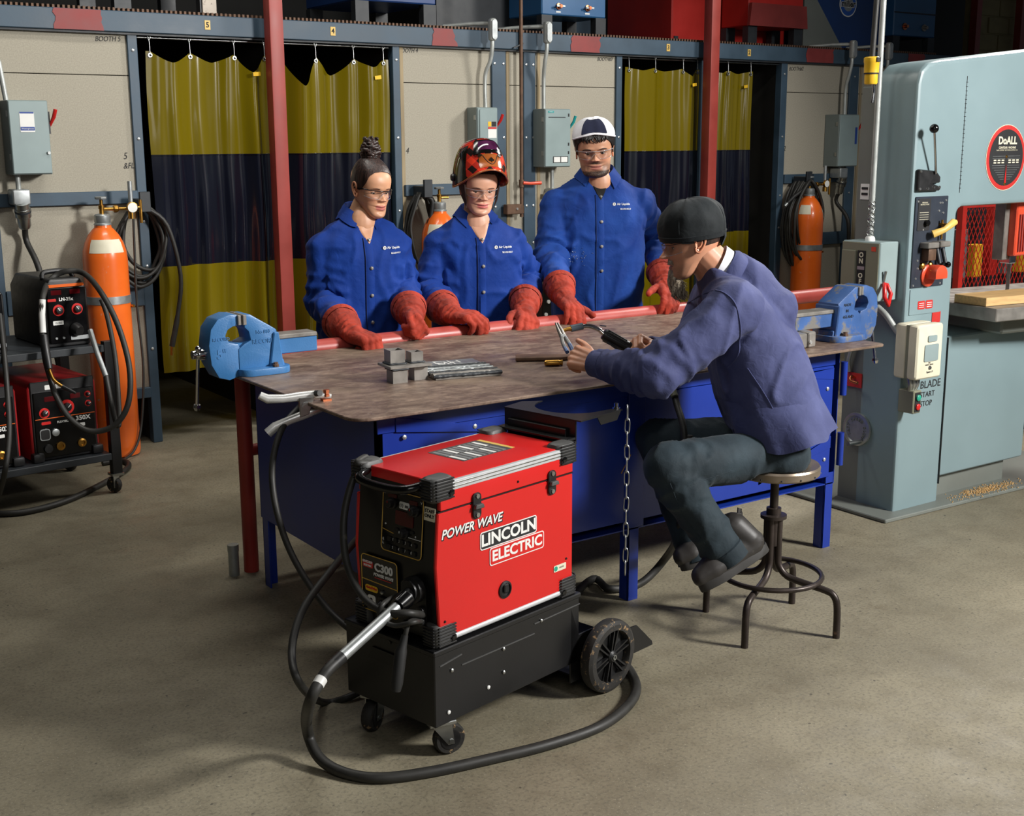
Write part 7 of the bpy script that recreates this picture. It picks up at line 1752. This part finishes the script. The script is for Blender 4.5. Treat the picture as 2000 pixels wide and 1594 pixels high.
# ---------------------------------------------------------------- seated instructor
ins = thing('person', 'seated man in black skull cap, navy jacket and jeans demonstrating a welding torch', 'person', (3.147, 2.94, 0), 0)
fwd = V((-.823, .568, 0)).normalized(); lat = V((-.568, -.823, 0)).normalized()   # facing left in the picture; lat = his left, towards the camera
Q = lambda x, y, t: P(x, y, T=t)
def stub4(x, zn, a):
    f = 0
    if _c(a) > -.05:
        f = max(f, .5*gs(zn-.315, .03)*gs(x, .034)); f = max(f, .25*max(0, min(1, (.26-zn)/.08)))
        f = max(f, .55*gs(x, .028)*max(0, min(1, (.16-zn)/.05)))
    return f
h4 = Head(H=.238, wid=1.04, jaw=1.02, nose=1.3, lips=.8, brow=1.2, smile=.1, skin=(208, 150, 118), lip=(172, 112, 98), stub=stub4)
hp4 = (Q(1354, 472, 4.30), math.atan2(fwd.x, -fwd.y)+.0, math.radians(13), math.radians(0))
M = headM(*hp4, h4.H)
# joints
pel = Q(1508, 885, 4.37); sL = Q(1436, 600, 4.15); sR = Q(1398, 585, 4.50); nb = Q(1408, 535, 4.33)
eL = Q(1280, 734, 4.07); wL = Q(1162, 710, 4.27); kL = Q(1114, 694, 4.33)
eR = Q(1340, 690, 4.66); wR = Q(1274, 682, 4.57); kR = Q(1238, 668, 4.51)
up = V((0, 0, 1))
secs = []
for x, y, t, rf, rl, tilt in ((1516, 822, 4.36, .160, .190, .16), (1508, 800, 4.36, .168, .194, .10), (1496, 765, 4.35, .172, .192, .08), (1482, 710, 4.34, .168, .194, .04), (1466, 650, 4.33, .158, .198, .0), (1446, 600, 4.33, .138, .198, -.1), (1430, 560, 4.33, .115, .165, -.25), (1418, 530, 4.33, .085, .10, -.4)):
    d = (-fwd*_c(tilt)-up*_s(tilt)*-1*(1 if tilt > 0 else 1)).normalized()
    secs.append((Q(x, y, t), lat, d, rl, rf))
arms = [([nb-V((0, 0, .05)), sL, (sL+eL)/2, eL, (eL+wL)/2, eL+(wL-eL)*.93], [.072, .088, .080, .068, .054, .043]),
        ([nb-V((0, 0, .05)), sR, (sR+eR)/2, eR, (eR+wR)/2, eR+(wR-eR)*.9], [.07, .084, .076, .064, .052, .043])]
cr = [(sL, eL, .9, .3, 5, .012), (eL, wL, .2, .3, 7, .013), (sL, eL, .15, .25, 3, .007), (eL, wL, .55, .3, 6, .008), (sR, eR, .9, .3, 5, .01)]
arms.append(([Q(1490, 610, 4.33), Q(1452, 552, 4.33), Q(1434, 520, 4.33)], [.12, .088, .055]))
jk, bv = jacket(ins, secs, arms, 'jacket_navy', 21, creases=cr)
# sleeve cuff, shoulder seam, back seams
def rings_at(c, ax, rs_): 
    ax = ax.normalized(); x = ax.orthogonal().normalized(); y = ax.cross(x)
    return [[c+ax*h+(x*_c(a)+y*_s(a))*r for a in [2*PI*j/28 for j in range(28)]] for r, h in rs_]
for e_, w_ in ((eL, wL), (eR, wR)):
    MB().loft(rings_at(e_+(w_-e_)*.93, w_-e_, ((.045, -.03), (.048, -.028), (.047, .022), (.043, .024), (.036, .012))), cap=False).build('sleeve_cuff', MT['jacket_navy'], jk, world=True)
def seam(pts, d, name='seam', r=.0022, n_=5):
    out = []
    for p in smooth_pts(pts, 8):
        h, _ = hit(bv, p-d*.8, d)
        if h is not None: out.append(h-d*.0005)
    if len(out) > 3: MB().tube(out, r, 5).build(name, MT['jacket_navy'], jk, world=True)
vd = FW
seam([Q(1352, 582, 4.2), Q(1385, 572, 4.2), Q(1415, 592, 4.2), Q(1432, 640, 4.2), Q(1438, 690, 4.2), Q(1420, 720, 4.2)], vd, r=.003)
seam([Q(1455, 720, 4.2), Q(1500, 790, 4.2), Q(1525, 850, 4.2), Q(1537, 882, 4.2)], vd)
hd_ = [(c+l*(rx*_c(t)+math.copysign(.002, _c(t)))+d*(ry*_s(t))) for c, l, d, rx, ry in secs[:1] for t in [2*PI*j/48 for j in range(48)]]
# skirt of the jacket flaring over the seat
c0, l0, d0, rx0, ry0 = secs[2]; hc_ = Q(1531, 850, 4.35); hd4 = (-fwd*_c(.24)+up*_s(.24)).normalized(); rws = []
for k in (0, .2, .4, .6, .8, 1.0):
    cc = c0+(hc_-c0)*k; dd = (d0*(1-k)+hd4*k).normalized(); ax_ = rx0*1.0+(.222-rx0)*k; ay_ = ry0*1.0+(.166-ry0)*k
    rws.append([cc+l0*(ax_*math.copysign(abs(_c(t))**.86, _c(t)))+dd*(ay_*math.copysign(abs(_s(t))**.86, _s(t)))+(l0*_c(t)+dd*_s(t))*(.010*_s(5*t+.6)+.005*_s(11*t))*k+V((0, 0, .006*_s(7*t)*k)) for t in [2*PI*j/72 for j in range(72)]])
inn = [[p+(hc_-p)*.03+V((0, 0, .002)) for p in r_] for r_ in reversed(rws)]
MB().loft(rws+inn, cap=False).build('jacket_skirt', MT['jacket_navy'], jk, world=True, ang=70)
# collar band round the neck
nk_ax = ((M@V((0, .02, .2*h4.H)))-nb).normalized()
xx = lat.copy(); yy = nk_ax.cross(xx).normalized()
Mc = Matrix(((xx.x, -yy.x*-1, nk_ax.x, nb.x), (xx.y, -yy.y*-1, nk_ax.y, nb.y), (xx.z, -yy.z*-1, nk_ax.z, nb.z), (0, 0, 0, 1)))
if (Mc.to_3x3()@V((0, -1, 0))).dot(fwd) < 0: Mc = Mc@Matrix.Diagonal((-1, -1, 1, 1))
collar(Mc@Matrix.Translation((0, .004, -.045)), .080, .050, MT['jacket_navy'], jk, 28, .040, .006, .55)
MB().loft([[Mc@V((.076*_s(a), -.076*_c(a)+.012, z+.012*(1-_c(a)))) for a in [2*PI*j/36 for j in range(36)]] for z in (-.01, .018, .022)], cap=False).build('shirt_collar', MT['cap_white'], ins, world=True)
# bare skin: head, neck, hands
mb = MB(); n0 = M@V((0, .02, .30*h4.H)); mb.chain([n0, n0*.5+nb*.5, nb-V((0, 0, .02))], [.066, .068, .074], 18)
ML = wristM(wL, kL, (fwd*.15+lat*.75+up*.5))
hand(mb, ML, 1, ((58, 70, 40), (62, 76, 40), (64, 78, 42), (66, 78, 42)), ((.55, .75, -.1), (.35, .95, .05), (.15, 1, .1)), 1.02, 1.06)
MR = wristM(wR, kR, (up*.55-lat*.7+fwd*.1))
hand(mb, MR, -1, ((66, 80, 40), (68, 82, 42), (70, 82, 42), (70, 82, 42)), ((.45, .8, -.55), (.1, .9, -.7), (-.25, .8, -.6)), 1.02, 1.04)
for w_, e_, s_ in ((wL, eL, sL), (wR, eR, sR)): mb.chain([w_, w_+(e_-w_)*.15, w_+(e_-w_)*.5, e_, s_, nb-V((0, 0, .06))], [.030, .032, .04, .04, .05, .05], 16)
HB = fuse(mb, .0038, 2)
tn = lambda p: tuple(c*(.96+.06*noise.noise(p*30)) for c in (206, 146, 114))
body_mesh(ins, h4, M, [(HB, tn)])
face_parts(ins, h4, M, gaze=-20, hair='hair_brown', lidup=10, brow_r=.003)
# cap, with a flap at the nape and stitched seams
c4 = lambda a: .615-.10*(1-_c(a))/2-.02*abs(_s(a))
co = lambda a, t: .008+.007*_s(PI*min(1, t*1.0))
cpp = h4.shell(c4, co, M, wob=.006, lift=.016).build('cap', MT['cap_black'], ins, world=True)
MB().loft([[M@h4.surf(2*PI*j/60, c4(2*PI*j/60)+dz, o_, False) for j in range(60)] for dz, o_ in ((-.004, .009), (-.006, .0135), (.06, .0165), (.066, .013))], cap=False).build('cap_band', MT['cap_black'], cpp, world=True)
for a0 in (1.15, -1.15, PI-.5):
    MB().tube([M@h4.surf(a0+.15*k/14, c4(a0)+.06+(.97-c4(a0)-.06)*_s(k/14*PI/2)**.8, co(a0, k/14)+.0042, False)+M.to_3x3()@V((0, 0, .016*(k/14)**1.5)) for k in range(15)], .0016, 5).build('cap_seam', MT['cap_black'], cpp, world=True)
MB().loft([[M@h4.surf(PI-.5+1.0*j/10, z, o_, False) for j in range(11)] for z, o_ in ((.60, .014), (.48, .018), (.38, .016), (.38, .012), (.60, .010))], cap=False, closed=False).build('nape_flap', MT['cap_black'], cpp, world=True)
hb = h4.shell(lambda a: .44, lambda a, t: .0012, M, zhigh=.60, na=30, a0=1.75, a1=2*PI-1.75, thick=.0012).build('hair', MT['hair_brown'], ins, world=True)
glasses(ins, h4, M, MT['steel_dark'], .0014)
# goatee: fused lump with strands
mb = MB(); chn = lambda x, y, z: M@V((x, y, z))
mb.chain([chn(0, -.088, .034), chn(0, -.090, .0), chn(0, -.084, -.035), chn(0, -.072, -.062)], [.018, .027, .024, .010], 14)
for sx_ in (-1, 1): mb.chain([chn(sx_*.022, -.084, .046), chn(sx_*.02, -.086, .012), chn(sx_*.012, -.084, -.035)], [.009, .018, .013], 10)
me = fuse(mb, .0045, 3); displace(me, lambda p, n_: n_*.003*noise.noise(p*160))
bdz = obj('goatee', me, MT['beard_grey'], ins); toroot(bdz, ins)
rnd = random.Random(3); sb_ = MB()
for i in range(420):
    x = rnd.uniform(-.028, .028); y0 = -.086+rnd.uniform(-.018, .022); z0 = rnd.uniform(-.03, .03); ln = rnd.uniform(.03, .06)
    sb_.tube([chn(x, y0, z0), chn(x*1.05+rnd.uniform(-.006, .006), y0-.004+rnd.uniform(-.008, .006), z0-ln*.5), chn(x*.7+rnd.uniform(-.01, .01), y0+.008+rnd.uniform(-.008, .014), z0-ln)], [.0016, .0013, .0004], 4)
so_ = sb_.build('beard_strands', MT['beard_grey'], bdz, world=True); so_['kind'] = 'stuff'
ms = MB()
for i in range(70):
    x = rnd.uniform(-.03, .03); a = x/.0625
    p = M@h4.surf(a, .305+rnd.uniform(-.012, .02), .001); q = M@h4.surf(a*1.25, .27+rnd.uniform(-.015, .008)-.02*abs(x)/.03, .003); ms.tube([p, q], [.0011, .0004], 4)
mo = ms.build('moustache', MT['beard_grey'], ins, world=True); mo['kind'] = 'stuff'
# trousers: thighs forward from the seat, shins down to the foot ring
hL = Q(1500, 890, 4.29); kn_L = Q(1300, 912, 4.08); aL = Q(1405, 1062, 4.13)
hR = Q(1480, 870, 4.52); kn_R = Q(1282, 856, 4.52); aR = Q(1352, 1062, 4.46)
mb = MB(); mb.chain([hL, (hL+kn_L)/2, kn_L], [.088, .086, .074], 18); mb.chain([kn_L, (kn_L+aL)/2, aL], [.074, .070, .068], 18)
mb.chain([hR, (hR+kn_R)/2, kn_R], [.095, .086, .072], 18); mb.chain([kn_R, (kn_R+aR)/2, aR], [.072, .066, .062], 18)
mb.chain([Q(1520, 888, 4.29), Q(1520, 888, 4.47)], [.108, .108], 18)
zs_top = .60
me = fuse(mb, .009, 6)
for v in me.vertices:
    if (v.co.xy-V((3.147, 2.94))).length < .2 and v.co.z < zs_top: v.co.z = zs_top
displace(me, lambda p, n_: n_*(fold(p, 31, .0045)+crease(p, hL, kn_L, .85, .2, 5, .006, 3)+crease(p, kn_L, aL, .2, .2, 5, .009, 4)+crease(p, kn_L, aL, .9, .2, 5, .008, 5)))
tr = obj('trousers', me, MT['jeans'], ins)
bvt = BVHTree.FromPolygons([v.co.copy() for v in me.vertices], [tuple(p.vertices) for p in me.polygons]); toroot(tr, ins)
def tseam(pts):
    out = []
    for p in smooth_pts(pts, 8):
        h = bvt.ray_cast(p-FW*.8, FW)[0]
        if h is not None: out.append(h-FW*.0005)
    if len(out) > 3: MB().tube(out, .0009, 5).build('seam', MT['jeans'], tr, world=True)
tseam([Q(1450, 915, 4.1), Q(1380, 940, 4.0), Q(1345, 950, 4.0)]); tseam([Q(1310, 945, 4.0), Q(1340, 1010, 4.0), Q(1390, 1075, 4.0)])
for a_, k_ in ((aL, kn_L), (aR, kn_R)):
    MB().loft(rings_at(a_+(a_-k_).normalized()*.045, a_-k_, ((.066, -.03), (.071, -.026), (.074, .02), (.069, .022), (.060, -.01))), cap=False).build('trouser_hem', MT['jeans'], tr, world=True)
def boot(ank, heel, toe, top, lt, name='boot'):
    ax = (toe-heel).normalized(); sd_ = lt; n_ = ax.cross(sd_).normalized()
    if n_.z < 0: n_ = -n_
    Lf = (toe-heel).length; W = lambda u, v, h: heel+ax*(u*Lf)+sd_*v+n_*h
    mb = MB()
    mb.chain([W(.10, 0, .045), W(.45, 0, .050), W(.72, .0, .043), W(.90, 0, .036)], [.042, .043, .043, .034], 14)
    for s_ in (-1, 1): mb.chain([W(.1, s_*.008, .034), W(.7, s_*.016, .034), W(.92, s_*.008, .030)], [.034, .036, .028], 12)
    mb.chain([W(.14, 0, .06), top], [.046, .052], 16)
    me = fuse(mb, .006, 4); o = obj(name, me, MT['boot_leather'], ins); toroot(o, ins)
    out = []
    for i in range(24):
        t = 2*PI*i/24; u = .47+.53*_c(t); v = (.043+.008*(u > .5)*_s(PI*u))*math.copysign(abs(_s(t))**.7, _s(t)); out.append((u, v))
    MB().loft([[W(u*1.0, v*k, h) for u, v in out] for k, h in ((.96, -.012), (1.04, -.010), (1.06, .008), (1.0, .018))], cap=True).build('sole', MT['boot_sole'], o, world=True)
    for s_ in (-1, 1):
        MB().tube(smooth_pts([W(.30, s_*.048, .10), W(.34, s_*.049, .075), W(.42, s_*.049, .064), W(.44, s_*.049, .045), W(.48, s_*.047, .03)], 4), .0018, 5).build('welt_seam', MT['boot_sole'], o, world=True)
    MB().tube([top+ax*-.03+n_*.0, top-ax*.045+n_*.03, top-ax*.05+n_*.045, top-ax*.035+n_*.02], .005, 6, flat=2).build('pull_tab', MT['boot_leather'], o, world=True)
    return o
lt = (lat*.96+fwd*.1).normalized()
boot(aL, Q(1492, 1072, 4.16), Q(1366, 1150, 4.10), Q(1432, 1030, 4.15), lt)
boot(aR, Q(1425, 1068, 4.47), Q(1328, 1108, 4.42), Q(1385, 1030, 4.46), lt)
# ---------------------------------------------------------------- torch in his right hand, pliers in his left
tg = thing('welding_torch', 'black-handled welding torch with curved chrome neck in the seated man\'s hand', 'torch', kR)
g0, g1 = Q(1270, 702, 4.52), Q(1178, 652, 4.50)
MB().tube([g0, g0+(g1-g0)*.15, g0+(g1-g0)*.55, g0+(g1-g0)*.9, g1], [.014, .020, .023, .024, .019], 14, flat=1.0).build('handle', MT['black_plastic'], tg, world=True)
for k in range(7):
    a = k*2*PI/7; ax = (g1-g0).normalized(); x = ax.orthogonal().normalized(); y = ax.cross(x)
    MB().bar(g0+(g1-g0)*.55+(x*_c(a)+y*_s(a))*.0225, g0+(g1-g0)*.95+(x*_c(a)+y*_s(a))*.0235, .003, .003).build('grip_rib', MT['black'], tg, world=True)
MB().bar(Q(1216, 690, 4.49), Q(1186, 668, 4.485), .012, .006).build('trigger', MT['steel_dark'], tg, world=True)
MB().tube(smooth_pts([g1+(g0-g1)*.02, Q(1168, 643, 4.50), Q(1150, 637, 4.49), Q(1132, 638, 4.48)], 6), .0085, 10).build('neck', MT['chrome'], tg, world=True)
MB().tube([Q(1138, 637, 4.48), Q(1115, 642, 4.47)], .0125, 14).build('insulator', mat('torch_grey', (78, 88, 96), .35), tg, world=True)
MB().tube([Q(1116, 642, 4.47), Q(1108, 643, 4.468), Q(1100, 646, 4.465)], [.0085, .007, .0055], 10).build('diffuser', MT['brass'], tg, world=True)
MB().bar(Q(1172, 636, 4.49), Q(1183, 637, 4.50), .008, .004).build('hook', MT['zinc'], tg, world=True)
MB().tube(smooth_pts([g0, Q(1290, 718, 4.53), Q(1312, 752, 4.50), Q(1322, 790, 4.45), Q(1334, 830, 4.40), Q(1337, 870, 4.40)], 6), .0125, 10).build('torch_cable', MT['cable'], tg, world=True)
MB().tube([Q(1307, 742, 4.50), Q(1318, 775, 4.46)], .0135, 10).build('cable_sleeve', MT['olive_grey'], tg, world=True)
pl4 = thing('welding_pliers', 'blue-handled welding pliers gripping the torch tip in the seated man\'s left hand', 'pliers', kL)
tip = Q(1102, 646, 4.44)
for s_ in (-1, 1):
    MB().tube([Q(1087+s_*2, 630, 4.42), Q(1094+s_*3, 645, 4.42), Q(1100+s_*3, 658, 4.42)], [.003, .0065, .008], 8).build('jaw', MT['raw_steel'], pl4, world=True)
    MB().tube(smooth_pts([Q(1100+s_*3, 658, 4.42), Q(1106+s_*6, 672, 4.39), Q(1114+s_*6, 688, 4.35)], 5), .0075, 8).build('handle_grip', MT['vise_blue_worn'], pl4, world=True)
MB().lathe([(.009, -.008), (.009, .008)], Q(1100, 657, 4.42), FW, 12).build('pivot', MT['zinc'], pl4, world=True)
# wire stub poking out beside the knee
tag(MB().tube([Q(1213, 925, 4.35), Q(1232, 888, 4.38)], .0016, 5).build('wire_electrode', MT['brass']), 'thin bare wire poking out beside the seated man\'s knee', 'wire')
